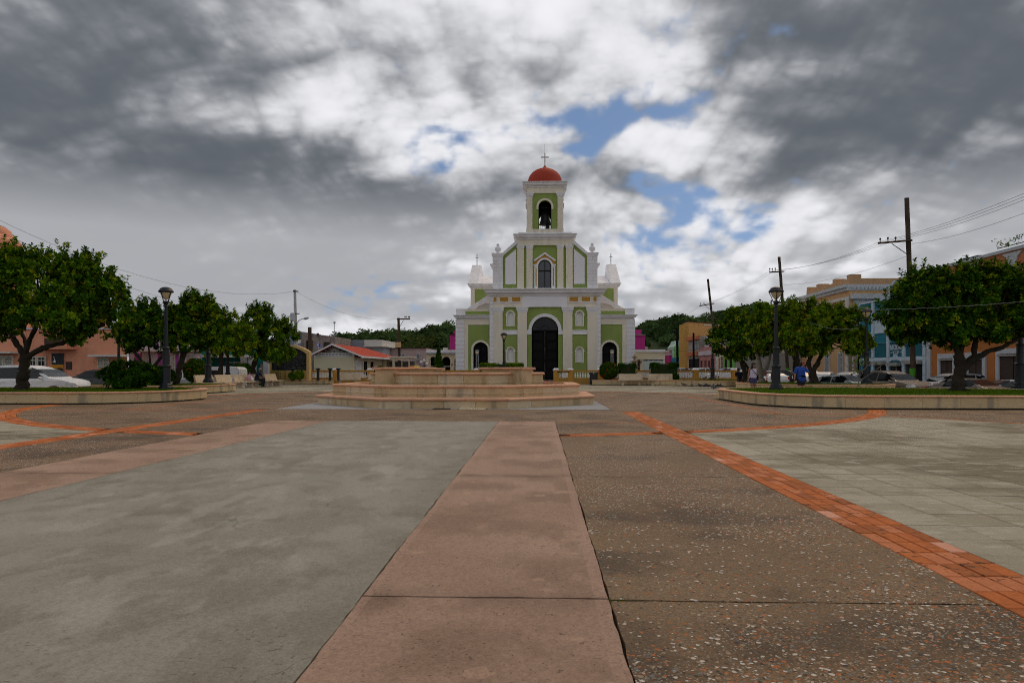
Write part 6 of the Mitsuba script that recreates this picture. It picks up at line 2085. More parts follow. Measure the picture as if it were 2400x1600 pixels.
s.window(1799, 1795, -.3, s.z(1797, 850), 'm_palegrey', 'm_glassdark')
s = Side('house', 'house with a blue corrugated awning behind the dark tree, right', 26.0)
s.box('wall', 1730, 1790, -1, s.z(1760, 820), 'm_shopgrey', 0, 5)
za, zb_ = s.z(1750, 829), s.z(1750, 845)
y0, y1 = sorted((s.y(1735), s.y(1773)))
part(s.key, 'awning', trimesh.convex.convex_hull(np.array([(s.X, y0, zb_ + 1.0), (s.X, y1, zb_ + 1.0), (s.X - 1.6, y0, zb_), (s.X - 1.6, y1, zb_), (s.X, y0, zb_ + .9), (s.X, y1, zb_ + .9), (s.X - 1.6, y0, zb_ - .1), (s.X - 1.6, y1, zb_ - .1)])), 'm_awningblue')
for i in range(9):
    y = y0 + (y1 - y0) * (i + .5) / 9
    part(s.key, 'awning_rib', tube([(s.X - .05, y, zb_ + 1.03), (s.X - 1.58, y, zb_ + .04)], .05, 5), 'm_awningblue')
X0 = on_y(1614, 866, 103)[0]
s = Side('house', 'green and cream house with tall green pillars at the end of the balustrade', X0)
zt = s.z(1708, 828)
s.box('wall', 1690, 1727, -1, zt, 'm_shopgrey', 0, 6)
s.box('cornice', 1689, 1727, zt, zt + .3, 'm_cream', .3, 6)
for a, b in ((1697.5, 1701), (1707, 1712), (1719, 1724.5)):
    s.box('pillar', a, b, -1, zt, 'm_lime', .14)
s.window(1690.5, 1697, -.5, zt - .2, 'm_cream', 'm_glassdark', 0, 3)
for a, b in ((1701.5, 1706.5), (1713, 1718)):
    s.window(a, b, -.8, zt - .3, 'm_doorwood', 'm_glassdark', 1)
s = Side('house', 'narrow white and orange house left of the green pillared house', X0)
s.box('wall', 1677, 1689.5, -1, s.z(1683, 818), 'm_offwhite', 0, 6)
s.box('door', 1685, 1689, -1, s.z(1687, 838), 'm_shoporange', .05)
s = Side('house', 'pink house with three dark doors and a pale upper floor, left of a lamp', X0)
za, zb_, zc_, zd_ = s.z(1660, 785.5), s.z(1660, 812), s.z(1660, 822), s.z(1660, 832)
s.box('wall', 1640.5, 1676.5, -1, zd_, 'm_rose', 0, 6)
s.box('upper_wall', 1640.5, 1676.5, zb_, za, 'm_lilac', -.6, 6)
s.box('parapet', 1640.5, 1676.5, zc_, zb_, 'm_rose', .0, 6)
s.box('cornice', 1640, 1677, zd_, zc_, 'm_lilac', .2, 6)
for a, b in ((1643, 1648), (1652, 1657), (1661, 1667)):
    s.window(a, b, -.9, s.z(a, 843), 'm_rose', 'm_black', 1, 0, 'door')
s = Side('house', 'shop with two slanting orange stripes before the tall apricot house', X0)
z1, z2, z3, z4 = s.z(1627, 788.5), s.z(1627, 797.5), s.z(1627, 824.5), s.z(1627, 834)
s.box('wall', 1613.5, 1640, -1, z1 - .1, 'm_shopgrey', 0, 6)
s.box('stripe', 1613, 1640, z2, z1, 'm_shoporange', .35)
s.box('stripe', 1613, 1640, z4, z3, 'm_shoporange', .35)
s.window(1628, 1639.5, s.z(1634, 817), s.z(1634, 800), 'm_shutter', 'm_bluegrey', 1)
s.box('shop_opening', 1615, 1639, -1, z4 - .4, 'm_black', .02)
s = Front('house', 'tall apricot house with a mustard side wall, left of the far right lamp', 104.0)
zt, zl = s.z(754.5, 1614), s.z(760, 1660)
x0, x1 = s.x(1614), s.x(1700)
part(s.key, 'wall', ext_y(Polygon([(x0, -1), (x1, -1), (x1, zt - .9), (x0 + 3.5, zt - .25), (x0, zt)]), s.Y, s.Y + 4), 'm_apricot')
part(s.key, 'side_wall', bx(x0 - .01, x0 + .3, s.Y + .02, s.Y + 7, -1, zt - .05), 'm_mustard')
part(s.key, 'roof_edge', ext_y(Polygon([(x0, zt), (x0 + 3.5, zt - .25), (x0 + 3.5, zt - .1), (x0, zt + .15)]), s.Y - .1, s.Y + 4), 'm_doorwood')
part(s.key, 'coping', bx(x0 + 2.2, x1, s.Y - .12, s.Y + .3, zt - .55, zt - .38), 'm_offwhite')
for i, a in enumerate((1627, 1637, 1658)):
    s.box('drain_hole', (a - .8, 761.5), (a + .8, 763), 'm_black', .02)

# ------------------------------------------------------------------ vehicles
from manifold3d import CrossSection


def cs_ext(pts, h):
    p = Polygon(pts)
    p = p if p.exterior.is_ccw else Polygon(list(p.exterior.coords)[::-1])
    return Manifold.extrude(CrossSection([np.array(p.exterior.coords)[:-1]]), h)


def side_solid(pts, y0, y1):
    return cs_ext(pts, y1 - y0).rotate([90, 0, 0]).translate([0, y1, 0])


def front_solid(pts, L):
    return cs_ext(pts, L).rotate([90, 0, 0]).rotate([0, 0, 90]).translate([-L / 2, 0, 0])


def car_proto(side, roof_z, belt_z, w, wheels, wr, side_windows, screen, rear, spec):
    """A car from its side, front and plan outlines: body, glass, lights, mirrors, handles and wheels."""
    L = max(p[0] for p in side) - min(p[0] for p in side) + .2
    xm = (max(p[0] for p in side) + min(p[0] for p in side)) / 2
    x0, x1 = min(p[0] for p in side), max(p[0] for p in side)

    def solid(o):
        sp = Polygon(side).buffer(o, join_style=1)
        fp = [(-w - o, .2), (w + o, .2), (w + o + .02, .65), (w + o - .01, belt_z - .04), (w - .05 + o, belt_z), (w - .26 + o, roof_z - .10), (w - .36 + o, roof_z + .3), (-w + .36 - o, roof_z + .3), (-w + .26 - o, roof_z - .10), (-w + .05 - o, belt_z), (-w - o + .01, belt_z - .04), (-w - o - .02, .65)]
        pl_ = Polygon([(x0, -w * .62), (x0 + .12, -w * .84), (x0 + .5, -w - .03), (x1 - .75, -w - .03), (x1 - .25, -w * .86), (x1 + .02, -w * .45), (x1 + .02, w * .45), (x1 - .25, w * .86), (x1 - .75, w + .03), (x0 + .5, w + .03), (x0 + .12, w * .84), (x0, w * .62)]).buffer(o, join_style=1)
        s_ = side_solid(list(sp.exterior.coords)[:-1], -1.5, 1.5)
        f_ = front_solid(fp, L + 2).translate([xm, 0, 0])
        p_ = cs_ext(list(pl_.exterior.coords)[:-1], 3)
        return s_ ^ f_ ^ p_
    body = solid(0)
    for xw in wheels:
        body = body - Manifold.cylinder(4, wr + .055, wr + .055, 28).rotate([90, 0, 0]).translate([xw, 2, wr])
    P_ = Proto()
    bm = from_manifold(body)
    P_.add('body', soften(body, .09, 2), 'm_paintwhite', 35)
    shell = solid(.012)
    for i, pts in enumerate(side_windows):
        g_ = side_solid(pts, -1.5, 1.5) ^ shell
        for sgn in (-1, 1):
            half = g_ ^ Manifold.cube((20, 1.2, 5), True).translate([0, sgn * (.6 + w - .42), 1])
            P_.add('side_window', from_manifold(half), 'm_carglass', 30)
    for nm, pts, hw in (('windscreen', screen, w - .16), ('rear_window', rear, w - .2)):
        if pts:
            P_.add(nm, from_manifold(side_solid(pts, -hw, hw) ^ shell), 'm_carglass', 30)
    for sgn in (-1, 1):
        hl = shell ^ Manifold.cube((.34, .34, .13), True).translate([x1 - .2, sgn * (w - .24), spec['head_z']])
        P_.add('headlight', from_manifold(hl), 'm_lampglass')
        tl = shell ^ Manifold.cube((.22, .26, .22), True).translate([x0 + .1, sgn * (w - .20), spec['tail_z']])
        P_.add('taillight', from_manifold(tl), 'm_redlight')
        P_.add('mirror', from_manifold(hull(((spec['mirror_x'], sgn * (w + .10), belt_z + .06), .065), ((spec['mirror_x'] + .08, sgn * (w + .02), belt_z + .02), .04))), 'm_paintwhite', 40)
        for hx in spec['handles']:
            P_.add('door_handle', bx(hx, hx + .2, sgn * (w + .005), sgn * (w + .03), belt_z - .13, belt_z - .10), 'm_paintwhite')
        P_.add('sill', bx(min(wheels) + wr + .08, max(wheels) - wr - .08, sgn * (w - .06), sgn * (w + .02), .24, .38), 'm_rubber')
    P_.add('grille', from_manifold(shell ^ Manifold.cube((.2, w * 1.0, .2), True).translate([x1 - .02, 0, spec['head_z'] - .2])), 'm_rubber')
    P_.add('number_plate', bx(x1 + .0, x1 + .03, -.16, .16, .42, .54), 'm_baluster')
    for xw in wheels:
        for sgn in (-1, 1):
            ty = lathe([(wr * .62, -.10), (wr * .93, -.105), (wr, -.07), (wr, .07), (wr * .93, .105), (wr * .62, .10)], 28)
            R_ = trimesh.transformations.rotation_matrix(math.pi / 2, [1, 0, 0])
            ty.apply_transform(R_)
            ty.apply_translation((xw, sgn * (w - .11), wr))
            n_ = P_.add('wheel', ty, 'm_rubber', 40)
            rim = cat(lathe([(.02, -.02), (wr * .6, -.04), (wr * .64, .0), (wr * .6, .03), (.02, .02)], 24), *[(lambda b, a: (b.apply_transform(trimesh.transformations.rotation_matrix(a, [0, 0, 1])), b)[1])(bx(.04, wr * .58, -.035, .035, .02, .06), a) for a in np.arange(5) * 1.2566])
            rim.apply_transform(trimesh.transformations.rotation_matrix(-sgn * -math.pi / 2, [1, 0, 0]))
            rim.apply_translation((xw, sgn * (w - .02), wr))
            P_.add(n_ + '__rim', rim, 'm_rim', 40)
    return P_


SUV = car_proto([(-2.08, .36), (-2.13, .75), (-2.08, 1.02), (-1.98, 1.18), (-1.80, 1.46), (-1.62, 1.57), (-.9, 1.63), (-.2, 1.62), (.25, 1.53), (.62, 1.38), (1.08, 1.06), (1.4, 1.03), (1.85, .93), (2.07, .78), (2.12, .6), (2.08, .32), (1.9, .24), (-1.9, .26)], 1.62, 1.02, .89, (-1.32, 1.32), .345,
                [[(-.28, 1.06), (-.28, 1.52), (.18, 1.47), (.50, 1.33), (.86, 1.06)], [(-1.22, 1.06), (-1.22, 1.52), (-.36, 1.53), (-.36, 1.06)], [(-1.72, 1.18), (-1.5, 1.46), (-1.30, 1.51), (-1.30, 1.10)]],
                [(.20, 1.53), (.62, 1.40), (1.06, 1.07), (.86, 1.05), (.2, 1.38)], [(-1.98, 1.16), (-1.80, 1.46), (-1.66, 1.53), (-1.5, 1.4), (-1.8, 1.1)], dict(head_z=.80, tail_z=.95, mirror_x=.78, handles=(-.15, -1.05)))
SEDAN = car_proto([(-2.2, .38), (-2.27, .72), (-2.2, 1.0), (-1.72, 1.06), (-1.42, 1.18), (-.95, 1.38), (-.45, 1.45), (.1, 1.44), (.42, 1.36), (.78, 1.18), (1.15, 1.0), (1.85, .88), (2.18, .72), (2.26, .5), (2.18, .27), (-2.1, .27)], 1.44, .96, .88, (-1.38, 1.38), .32,
                  [[(-.30, 1.0), (-.30, 1.36), (.08, 1.36), (.38, 1.28), (.85, 1.0)], [(-1.15, 1.0), (-1.02, 1.25), (-.82, 1.33), (-.38, 1.36), (-.38, 1.0)]],
                  [(.14, 1.43), (.42, 1.37), (.80, 1.18), (1.12, 1.01), (.9, .98), (.2, 1.28)], [(-1.70, 1.05), (-1.42, 1.19), (-.97, 1.38), (-.9, 1.2), (-1.5, 1.0)], dict(head_z=.70, tail_z=.86, mirror_x=.76, handles=(-.1, -1.0)))
VAN = car_proto([(-2.3, .4), (-2.38, .9), (-2.3, 1.9), (-2.15, 2.06), (-1.2, 2.12), (.6, 2.10), (1.05, 2.0), (1.6, 1.32), (2.2, 1.16), (2.36, .85), (2.36, .4), (2.2, .3), (-2.2, .3)], 2.1, 1.22, .92, (-1.5, 1.45), .35,
                [[(.35, 1.25), (.35, 1.82), (.95, 1.80), (1.38, 1.25)], [(-.8, 1.3), (-.8, 1.82), (.25, 1.82), (.25, 1.3)]],
                [(.98, 2.02), (1.08, 2.0), (1.6, 1.34), (1.4, 1.25), (.95, 1.85)], [], dict(head_z=.95, tail_z=1.1, mirror_x=1.25, handles=(.4,)))


def put_car(P_, px, D, yaw, zg, paint, label, s=1.0):
    p = at(px, 866, D)
    T_ = T4().translate([float(p[0]), float(p[1]), float(zg)]) @ T4().rotate([0, 0, 1], yaw) @ T4().scale(s)
    return P_.place('parked_car', T_, label, 'car', 'cars parked round the plaza', swap={'m_paintwhite': paint})


put_car(SUV, 87, 34.3, 2, -.33, 'm_paintwhite', 'white compact car parked behind the largest left tree', 1.10)
put_car(SEDAN, 236, 40.5, 182, -.28, 'm_paintblack', 'black sedan half hidden by the dark bush, right of the white car', 1.06)
put_car(SEDAN, 416, 47, 205, -.30, 'm_paintsilver', 'silver car seen beside the trunk of the slanting left tree')
van = put_car(VAN, 503, 55.0, 178, -.62, 'm_paintwhite', 'white van with a blue stripe before the jade house')
st = bx(-1.9, -.55, -.99, -.955, 1.05, 1.2)
v = st.vertices.copy()
v[:, 2] += (v[:, 0] + 1.2) * .12
st.vertices = v
p = at(503, 866, 55.0)
st2 = st.copy()
st2.vertices = st.vertices * [1, -1, 1]
part(van, 'blue_stripe', st2, 'm_bluesign', tw=T4().translate([float(p[0]), float(p[1]), -.62]) @ T4().rotate([0, 0, 1], 178))
put_car(SUV, 2092, 42.5, -72, -.55, 'm_painttan', 'grey brown car with a bright windscreen before the teal house', 1.06)
put_car(SUV, 2068, 49.5, 10, -.55, 'm_paintwhite', 'white car roof just behind the grey brown car')
put_car(SEDAN, 2278, 38.5, -66, -.68, 'm_painttan', 'beige sedan behind the trunk of the big dark right tree')
put_car(SUV, 2222, 47.0, 182, -.75, 'm_paintsilver', 'silver sport utility car before the first door of the orange house', 1.08)
put_car(SEDAN, 1978, 43.0, -58, -.52, 'm_paintpale', 'pale silver sedan behind the bare sapling')
put_car(SUV, 1985, 51.0, -160, -.55, 'm_paintsilver', 'silver car behind the pale silver sedan')
put_car(SUV, 1932, 53.0, 60, -.55, 'm_paintwhite', 'white car with a dark rear window beside the forked tree trunk')
put_car(SEDAN, 1893, 55.0, 80, -.3, 'm_paintwhite', 'white car between the woman in blue and the forked tree')
put_car(SEDAN, 1838, 62.0, -30, -.2, 'm_paintblack', 'dark car left of the woman in blue')
put_car(SEDAN, 1800, 60.0, 100, -.3, 'm_paintwhite', 'white car with a red stand before it, right of the pale forked trunk')
put_car(SEDAN, 2362, 39.0, 170, -.75, 'm_paintsilver', 'silver car with a lit red tail lamp near the right edge')
put_car(SEDAN, 2412, 43.0, 170, -.7, 'm_paintpale', 'pale car cut by the right edge of the picture')
for i, (px, D, yw, pt, lb) in enumerate(((1598, 74, 8, 'm_paintsilver', 'silver car roof above the right balustrade, leftmost of four'), (1625, 76, 182, 'm_paintwhite', 'white car roof above the right balustrade, second of four'), (1656, 74, 5, 'm_paintpale', 'pale car roof above the right balustrade, third of four'), (1703, 73, 184, 'm_paintwhite', 'white car roof above the right balustrade, rightmost of four'))):
    put_car(SEDAN, px, D, yw, -.02, pt, lb)
rs = thing('stand', 'small red metal frame stand left of the near right lamp', 'stand')
g0 = at(1803, 893, 47)
for dx in (-.16, .16):
    part(rs, 'leg', tube([g0 + (dx, 0, 0), g0 + (dx, 0, .66)], .03, 6), 'm_redpaint')
part(rs, 'rail', tube([g0 + (-.16, 0, .64), g0 + (.16, 0, .64)], .03, 6), 'm_redpaint')
part(rs, 'panel', bx(g0[0] + .1, g0[0] + .2, g0[1] - .02, g0[1] + .02, g0[2] + .1, g0[2] + .55), 'm_redpaint')


# ------------------------------------------------------------------ people
def chain(*jr):
    return [hull(a, b) for a, b in zip(jr[:-1], jr[1:])]


def hand(w, d, nrm, curl=.45, s=1.0):
    """A palm, four unequal bent fingers and a thumb from the wrist w along d; nrm points out of the back of the hand."""
    w, d, nrm = np.array(w, float), np.array(d, float), np.array(nrm, float)
    d /= np.linalg.norm(d)
    nrm -= d * (nrm @ d)
    nrm /= np.linalg.norm(nrm)
    sd = np.cross(d, nrm)
    out = [hull((w, .026 * s), (w + d * .085 * s + sd * .028 * s, .016 * s), (w + d * .088 * s - sd * .028 * s, .015 * s))]
    for k, (o, L) in enumerate(((.030, .072), (.010, .082), (-.011, .076), (-.031, .060))):
        b = w + (d * .088 + sd * o) * s
        m = b + (d * math.cos(curl * .5) - nrm * math.sin(curl * .5)) * L * .5 * s
        t = m + (d * math.cos(curl * 1.6) - nrm * math.sin(curl * 1.6)) * L * .5 * s
        out += chain((b, .0105 * s), (m, .0095 * s), (t, .008 * s))
    b = w + (d * .02 + sd * .028) * s
    out += chain((b, .016 * s), (b + (d * .035 + sd * .028 - nrm * .01) * s, .012 * s), (b + (d * .068 + sd * .030 - nrm * .02) * s, .010 * s))
    return out


def person(label, J, sk, girth=1.0, mats=None, face=(0, -1, 0), hair='short', wear=None, extra=None, T_=None, curl=.45):
    """J: joints in metres, x to the right of the picture, y away, z up. One continuous body; hair and clothes are its parts."""
    key = thing('person', label, 'person')
    J = {k: np.array(v, float) for k, v in J.items()}
    f = np.array(face, float) / np.linalg.norm(face)
    g = girth
    hd = J['head']
    up = np.array([0, 0, 1.0])
    sd = np.cross(f, up)
    b = []
    b += chain((J['pelvis'], .135 * g), (J['waist'], .125 * g), (J['chest'], .145 * g), (J['neck'] - (0, 0, .05), .075))
    b.append(hull((J['neck'] - (0, 0, .06), .058), (hd - up * .03, .056)))
    b.append(hull((hd + up * .045 - f * .012, .088), (hd + up * .03 + f * .02, .080), (hd - up * .06 + f * .045, .052)))
    b.append(hull((hd + f * .095 + up * .01, .012), (hd + f * .105 - up * .022, .017), (hd + f * .085 - up * .022, .02)))
    for s in (-1, 1):
        b.append(hull((hd + sd * s * .088 + up * .012, .022), (hd + sd * s * .083 - up * .02, .017)))
    for s in 'lr':
        b.append(hull((J['chest'] + up * .03, .12 * g), (J['sh_' + s], .062 * (g + 1) / 2)))
        b += chain((J['sh_' + s], .058 * (g + 1) / 2), (J['el_' + s], .043 * (g + 1) / 2), (J['wr_' + s], .027))
        d = J['wr_' + s] - J['el_' + s]
        b += hand(J['wr_' + s] + d / np.linalg.norm(d) * .01, J.get('hd_' + s, d), J.get('hn_' + s, f + .3 * up + .01), curl, .98)
        b.append(hull((J['pelvis'], .12 * g), (J['hip_' + s], .098 * g)))
        b += chain((J['hip_' + s], .095 * g), (J['kn_' + s], .062 * (g + 1) / 2), (J['kn_' + s] * .65 + J['an_' + s] * .35, .060 * (g + 1) / 2), (J['an_' + s], .038))
        b += chain((J['an_' + s] - up * .035, .040), (J['an_' + s] - up * .045 + J.get('toe', f) * .17, .032))
    body = Manifold.batch_boolean(b, __import__('manifold3d').OpType.Add)
    part(key, 'body', soften(body, .035, 6), sk, True, tw=T_)
    es = []
    for s in (-1, 1):
        e = trimesh.creation.icosphere(subdivisions=1, radius=.013)
        e.apply_translation(hd + f * .088 + sd * s * .034 + up * .022)
        es.append(e)
    part(key, 'eyes', cat(es), 'm_black', True, tw=T_)
    m_ = from_manifold(hull((hd + f * .088 - up * .055 + sd * .018, .008), (hd + f * .088 - up * .055 - sd * .018, .008)))
    part(key, 'mouth', m_, 'm_redlight' if False else 'm_skindark', True, tw=T_)
    h = [hull((hd + up * .06 - f * .03, .098), (hd + up * .075 + f * .02, .082), (hd + up * .0 - f * .045, .085))]
    if hair == 'long':
        h.append(hull((hd - f * .05, .085), (J['neck'] - f * .075 - up * .02, .075)))
        h.append(hull((J['neck'] - f * .075 - up * .02, .075), (J['chest'] - f * .12 * g + up * .02, .06)))
        for s in (-1, 1):
            h.append(hull((hd + sd * s * .075 + up * .03 - f * .01, .04), (J['neck'] + sd * s * .085 - up * .07, .04)))
    if hair == 'tied':
        h.append(hull((hd - f * .09 + up * .02, .06), (J['neck'] - f * .12 - up * .05, .05)))
    part(key, 'hair', soften(Manifold.batch_boolean(h, __import__('manifold3d').OpType.Add), .03, 4), mats['hair'], True, tw=T_)
    c = .018
    top = chain((J['waist'] - up * mats.get('drop', .10), (.135 + mats.get('flare', 0)) * g + c), (J['waist'], .128 * g + c), (J['chest'], .146 * g + c), (J['neck'] - (0, 0, .085), .07 + c * .6))
    for s in 'lr':
        top.append(hull((J['chest'] + up * .03, .12 * g + c), (J['sh_' + s], .062 * (g + 1) / 2 + (c if mats.get('sleeve') else -.012))))
        if mats.get('sleeve'):
            e = J['sh_' + s] * (1 - mats['sleeve']) + J['el_' + s] * mats['sleeve']
            top.append(hull((J['sh_' + s], .060 * (g + 1) / 2 + c), (e, .055 * (g + 1) / 2 + c)))
    part(key, 'top', soften(Manifold.batch_boolean(top, __import__('manifold3d').OpType.Add), .035, 5), mats['top'], True, tw=T_)
    lo = []
    for s in 'lr':
        t = mats.get('leg', .5)
        e = J['hip_' + s] * (1 - t) + J['kn_' + s] * t if t <= 1 else J['kn_' + s]
        lo.append(hull((J['pelvis'], .122 * g + c), (J['hip_' + s], .098 * g + c)))
        lo.append(hull((J['hip_' + s], .096 * g + c), (e, .078 * (g + 1) / 2 + c)))
        if t > 1:
            lo.append(hull((J['kn_' + s], .07 * g + c), (J['an_' + s] + up * .04, .045 + c)))
    part(key, 'shorts' if mats.get('leg', .5) <= 1 else 'trousers', soften(Manifold.batch_boolean(lo, __import__('manifold3d').OpType.Add), .035, 4), mats['bottom'], True, tw=T_)
    sh = []
    for s in 'lr':
        sh.append(hull((J['an_' + s] - up * .045 - f * .02, .046), (J['an_' + s] - up * .055 + J.get('toe', f) * .19, .040)))
    for q in sh:
        part(key, 'shoe', soften(q, .03, 2), 'm_shoe', True, tw=T_)
    return key


def stand(px, D, z=0.0, s=1.0):
    p = at(px, 866, D)
    return T4().translate([float(p[0]), float(p[1]), z]) @ T4().rotate([0, 0, 1], math.degrees(YAW)) @ T4().scale(s)


# woman in blue, on the phone
Tb = stand(1877, 35.2)
Jb = dict(pelvis=(0, 0, .86), waist=(.02, 0, 1.0), chest=(.03, 0, 1.20), neck=(.05, -.01, 1.39), head=(.09, -.02, 1.515), sh_l=(-.20, .02, 1.30), el_l=(-.27, .03, 1.04), wr_l=(-.31, -.02, .84), sh_r=(.20, -.04, 1.29), el_r=(.33, -.10, 1.12), wr_r=(.25, -.08, 1.38), hd_r=(-.35, .02, .9), hn_r=(1, 0, .2),
          hip_l=(-.09, 0, .80), kn_l=(-.07, -.02, .46), an_l=(-.08, 0, .085), hip_r=(.10, 0, .80), kn_r=(.10, -.01, .46), an_r=(.09, 0, .085))
pb = person('person in a loose royal blue shirt talking on a phone, on the right', Jb, 'm_skin', 1.32, dict(hair='m_hair', top='m_royal', bottom='m_darkcloth', sleeve=.75, leg=.75, drop=.18, flare=.03), (.92, -.45, -.05), 'tied', T_=Tb)
f_ = np.array((.92, -.45, 0))
hb = from_manifold(hull(((.09, -.02, 1.60), .099), ((.11, -.03, 1.595), .093)) ^ Manifold.cube((.5, .5, .05), True).translate((.1, -.02, 1.605)))
part(pb, 'headband', hb, 'm_headband', True, tw=Tb)
ph = thing('phone', 'dark phone held to the ear of the person in blue', 'phone')
part(ph, 'case', (lambda m: (m.apply_transform(trimesh.transformations.rotation_matrix(.35, [0, 1, 0])), m.apply_translation((.20, -.09, 1.47)), m)[2])(bx(-.012, .012, -.035, .035, -.07, .07)), 'm_black', tw=Tb)
wb = thing('bag', 'black waist bag worn by the person in blue', 'bag')
part(wb, 'pouch', soften(hull(((-.02, -.235, .93), .05), ((.10, -.225, .93), .05)), .03, 2), 'm_black', True, tw=Tb)
part(wb, 'strap', tube([(.24 * math.cos(a), .22 * math.sin(a), .95) for a in np.linspace(0, 2 * math.pi, 24)], .012, 5), 'm_black', tw=Tb)

# woman in a white tank top
Tw = stand(1765, 34.4)
Jw = dict(pelvis=(0, 0, .83), waist=(0, 0, .98), chest=(0, 0, 1.15), neck=(.01, -.01, 1.33), head=(.025, -.03, 1.45), sh_l=(-.16, 0, 1.25), el_l=(-.21, .03, 1.00), wr_l=(-.24, -.02, .78), sh_r=(.16, 0, 1.25), el_r=(.21, .06, 1.0), wr_r=(.26, .0, .80),
          hip_l=(-.085, 0, .77), kn_l=(-.07, -.06, .44), an_l=(-.06, .02, .085), hip_r=(.085, 0, .77), kn_r=(.09, -.02, .44), an_r=(.10, .10, .10))
pw = person('person in a white patterned tank top and shorts with long dark hair, walking', Jw, 'm_skinmid', 1.08, dict(hair='m_hair', top='m_tankwhite', bottom='m_patternblue', sleeve=0, leg=.42, drop=.08), (.35, -.94, -.1), 'long', T_=Tw)
sb = thing('bag', 'black shoulder bag hanging at the hip of the person in the white tank top', 'bag')
part(sb, 'pouch', soften(hull(((.21, -.02, .78), .06), ((.23, .02, .92), .05)), .03, 2), 'm_black', True, tw=Tw)
part(sb, 'strap', tube(curve([(-.13, -.02, 1.32), (-.06, -.165, 1.22), (.06, -.185, 1.08), (.17, -.12, .97), (.22, -.03, .93)], 6), .013, 5), 'm_black', tw=Tw)

# man seated on the fourth stone bench
mp = np.array([-19.98, 49.35])
Tm = T4().translate([float(mp[0]), float(mp[1]), 0.0])
Jm = dict(pelvis=(-.12, 0, .58), waist=(-.08, 0, .72), chest=(.0, 0, .93), neck=(.10, .0, 1.10), head=(.17, -.02, 1.22), sh_l=(.03, .19, 1.02), el_l=(.14, .24, .79), wr_l=(.33, .14, .70), sh_r=(.03, -.19, 1.02), el_r=(.12, -.25, .78), wr_r=(.33, -.16, .69),
          hip_l=(-.08, .09, .54), kn_l=(.36, .13, .53), an_l=(.34, .14, .085), hip_r=(-.08, -.09, .54), kn_r=(.36, -.13, .53), an_r=(.32, -.12, .085))
person('person in a dark shirt with grey hair seated on a stone bench at the left', Jm, 'm_skindark', 1.08, dict(hair='m_greyhair', top='m_navy', bottom='m_darkcloth', sleeve=.85, leg=1.2, drop=.05), (.9, -.35, -.2), 'short', T_=Tm)
for nm, y, hh, rr, mt, lb in (('bag', 48.30, .33, .19, 'm_bagwhite', 'white plastic bag on the stone bench beside the seated person'), ('bag', 48.05, .50, .16, 'm_bagpink', 'pink plastic bag behind the white bag on the stone bench')):
    k = thing(nm, lb, 'bag')
    ico = trimesh.creation.icosphere(subdivisions=3)
    v = ico.vertices.copy()
    v *= (rr, rr * .9, hh / 2) * (1 + .25 * (meshkit.fbm(v * 3 + y, 3, 5)[:, None] - .5))
    v[:, :2] *= (1 - .45 * np.clip(v[:, 2:] / hh + .1, 0, 1))
    ico.vertices = v + (-20.05 if mt == 'm_bagwhite' else -20.12, y, .43 + hh / 2)
    part(k, 'sack', ico, mt, True)
    part(k, 'handle', tube(curve([(-20.08, y - .06, .43 + hh * .9), (-20.06, y - .03, .43 + hh * 1.15), (-20.04, y + .03, .43 + hh * 1.15), (-20.02, y + .06, .43 + hh * .9)], 5), .012, 5), mt)

# person seated on the right wall end
g0 = at(1731, 866, 50.6)
Ts = T4().translate([float(g0[0]), float(g0[1]), 0.0])
Js = dict(pelvis=(.10, .02, .54), waist=(.08, .0, .70), chest=(.03, -.02, .92), neck=(-.01, -.05, 1.10), head=(-.03, -.08, 1.22), sh_l=(-.17, -.02, 1.02), el_l=(-.22, -.10, .78), wr_l=(-.14, -.28, .62), sh_r=(.22, -.02, 1.02), el_r=(.33, -.05, .80), wr_r=(.28, -.22, .66),
          hip_l=(-.02, .0, .50), kn_l=(-.14, -.40, .50), an_l=(-.16, -.36, .085), hip_r=(.18, .0, .50), kn_r=(.13, -.42, .50), an_r=(.05, -.38, .085))
person('person in dark blue seated on the low stone wall past the end of the balustrade', Js, 'm_skindark', 1.1, dict(hair='m_hair', top='m_navy', bottom='m_darkcloth', sleeve=.7, leg=.9, drop=.05), (-.2, -.95, -.2), 'short', T_=Ts)
k = solo('bag', soften(hull((g0 * (1, 1, 0) + (.34, -.15, .52), .10), (g0 * (1, 1, 0) + (.46, -.1, .53), .09)), .04, 2), 'm_bagwhite', True, 'white bag on the low wall beside the person in dark blue', 'bag')
sbk = thing('stone_block', 'low stone block that the person in dark blue sits on', 'block')
part(sbk, 'block', bx(g0[0] - .05, g0[0] + .75, g0[1] - .12, g0[1] + .5, -.05, .40), 'm_planter')
part(sbk, 'top_slab', bx(g0[0] - .09, g0[0] + .79, g0[1] - .16, g0[1] + .54, .40, .45), 'm_cap')

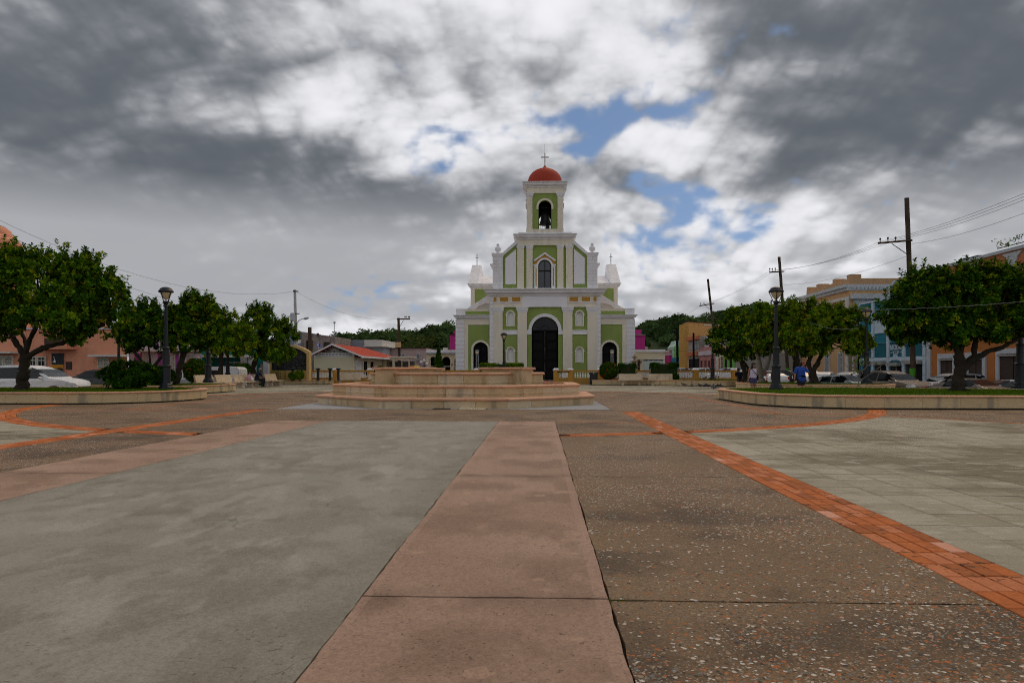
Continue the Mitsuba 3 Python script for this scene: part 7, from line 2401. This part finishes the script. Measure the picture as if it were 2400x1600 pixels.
# pigeons
ORD = ['first', 'second', 'third', 'fourth', 'fifth', 'sixth', 'seventh', 'eighth', 'ninth']
pig = Proto()
pig.add('body', soften(Manifold.batch_boolean([hull(((0, 0, .12), .062), ((.10, 0, .13), .05), ((-.12, 0, .11), .03)), hull(((.10, 0, .14), .035), ((.155, 0, .20), .028)), hull(((.155, 0, .205), .03), ((.18, 0, .205), .022))], __import__('manifold3d').OpType.Add), .025, 3), 'm_pigeon', True)
pig.add('tail', trimesh.convex.convex_hull(np.array([(-.10, .03, .12), (-.10, -.03, .12), (-.24, .045, .085), (-.24, -.045, .085), (-.10, 0, .10), (-.24, 0, .075)])), 'm_pigeon')
for s in (-1, 1):
    pig.add('wing', soften(hull(((.08, s * .05, .14), .02), ((-.14, s * .035, .12), .012), ((-.03, s * .055, .11), .02)), .03, 1), 'm_pigeonlight', True)
    pig.add('leg', tube([(.01, s * .025, .07), (.02, s * .028, .0)], .007, 5), 'm_shoporange')
pig.add('beak', lathe([(.008, 0), (.001, .03)], 6), 'm_black', tw if False else False)
for i, (x, y, a) in enumerate(((1604, 905, 170), (1612, 904.6, 20), (1622, 906.3, 95), (1642, 907, 200), (1652, 907.2, 30), (1661, 907.4, 160), (1671, 907.8, 60), (1682, 908.3, 10), (1688, 908.6, 190))):
    g0 = ground_at(x, y)
    pig.place('pigeon', T4().translate([float(g0[0]), float(g0[1]), 0]) @ T4().rotate([0, 0, 1], a) @ T4().scale(1.25), f'{ORD[i]} pigeon from the left in the flock at the foot of the right wall', 'pigeon', 'pigeons feeding along the right wall')
g0 = ground_at(1673, 913)
pig.place('pigeon', T4().translate([float(g0[0]), float(g0[1]), 0]) @ T4().rotate([0, 0, 1], 140) @ T4().scale(1.25), 'dark pigeon standing apart on the paving, nearer than the flock', 'pigeon')
g0 = at(1651, 886, 54.3)
pig.place('pigeon', T4().translate([float(g0[0]), float(g0[1]), .44]) @ T4().rotate([0, 0, 1], 15) @ T4().scale(1.25), 'dark pigeon perched on top of the right planter wall', 'pigeon')
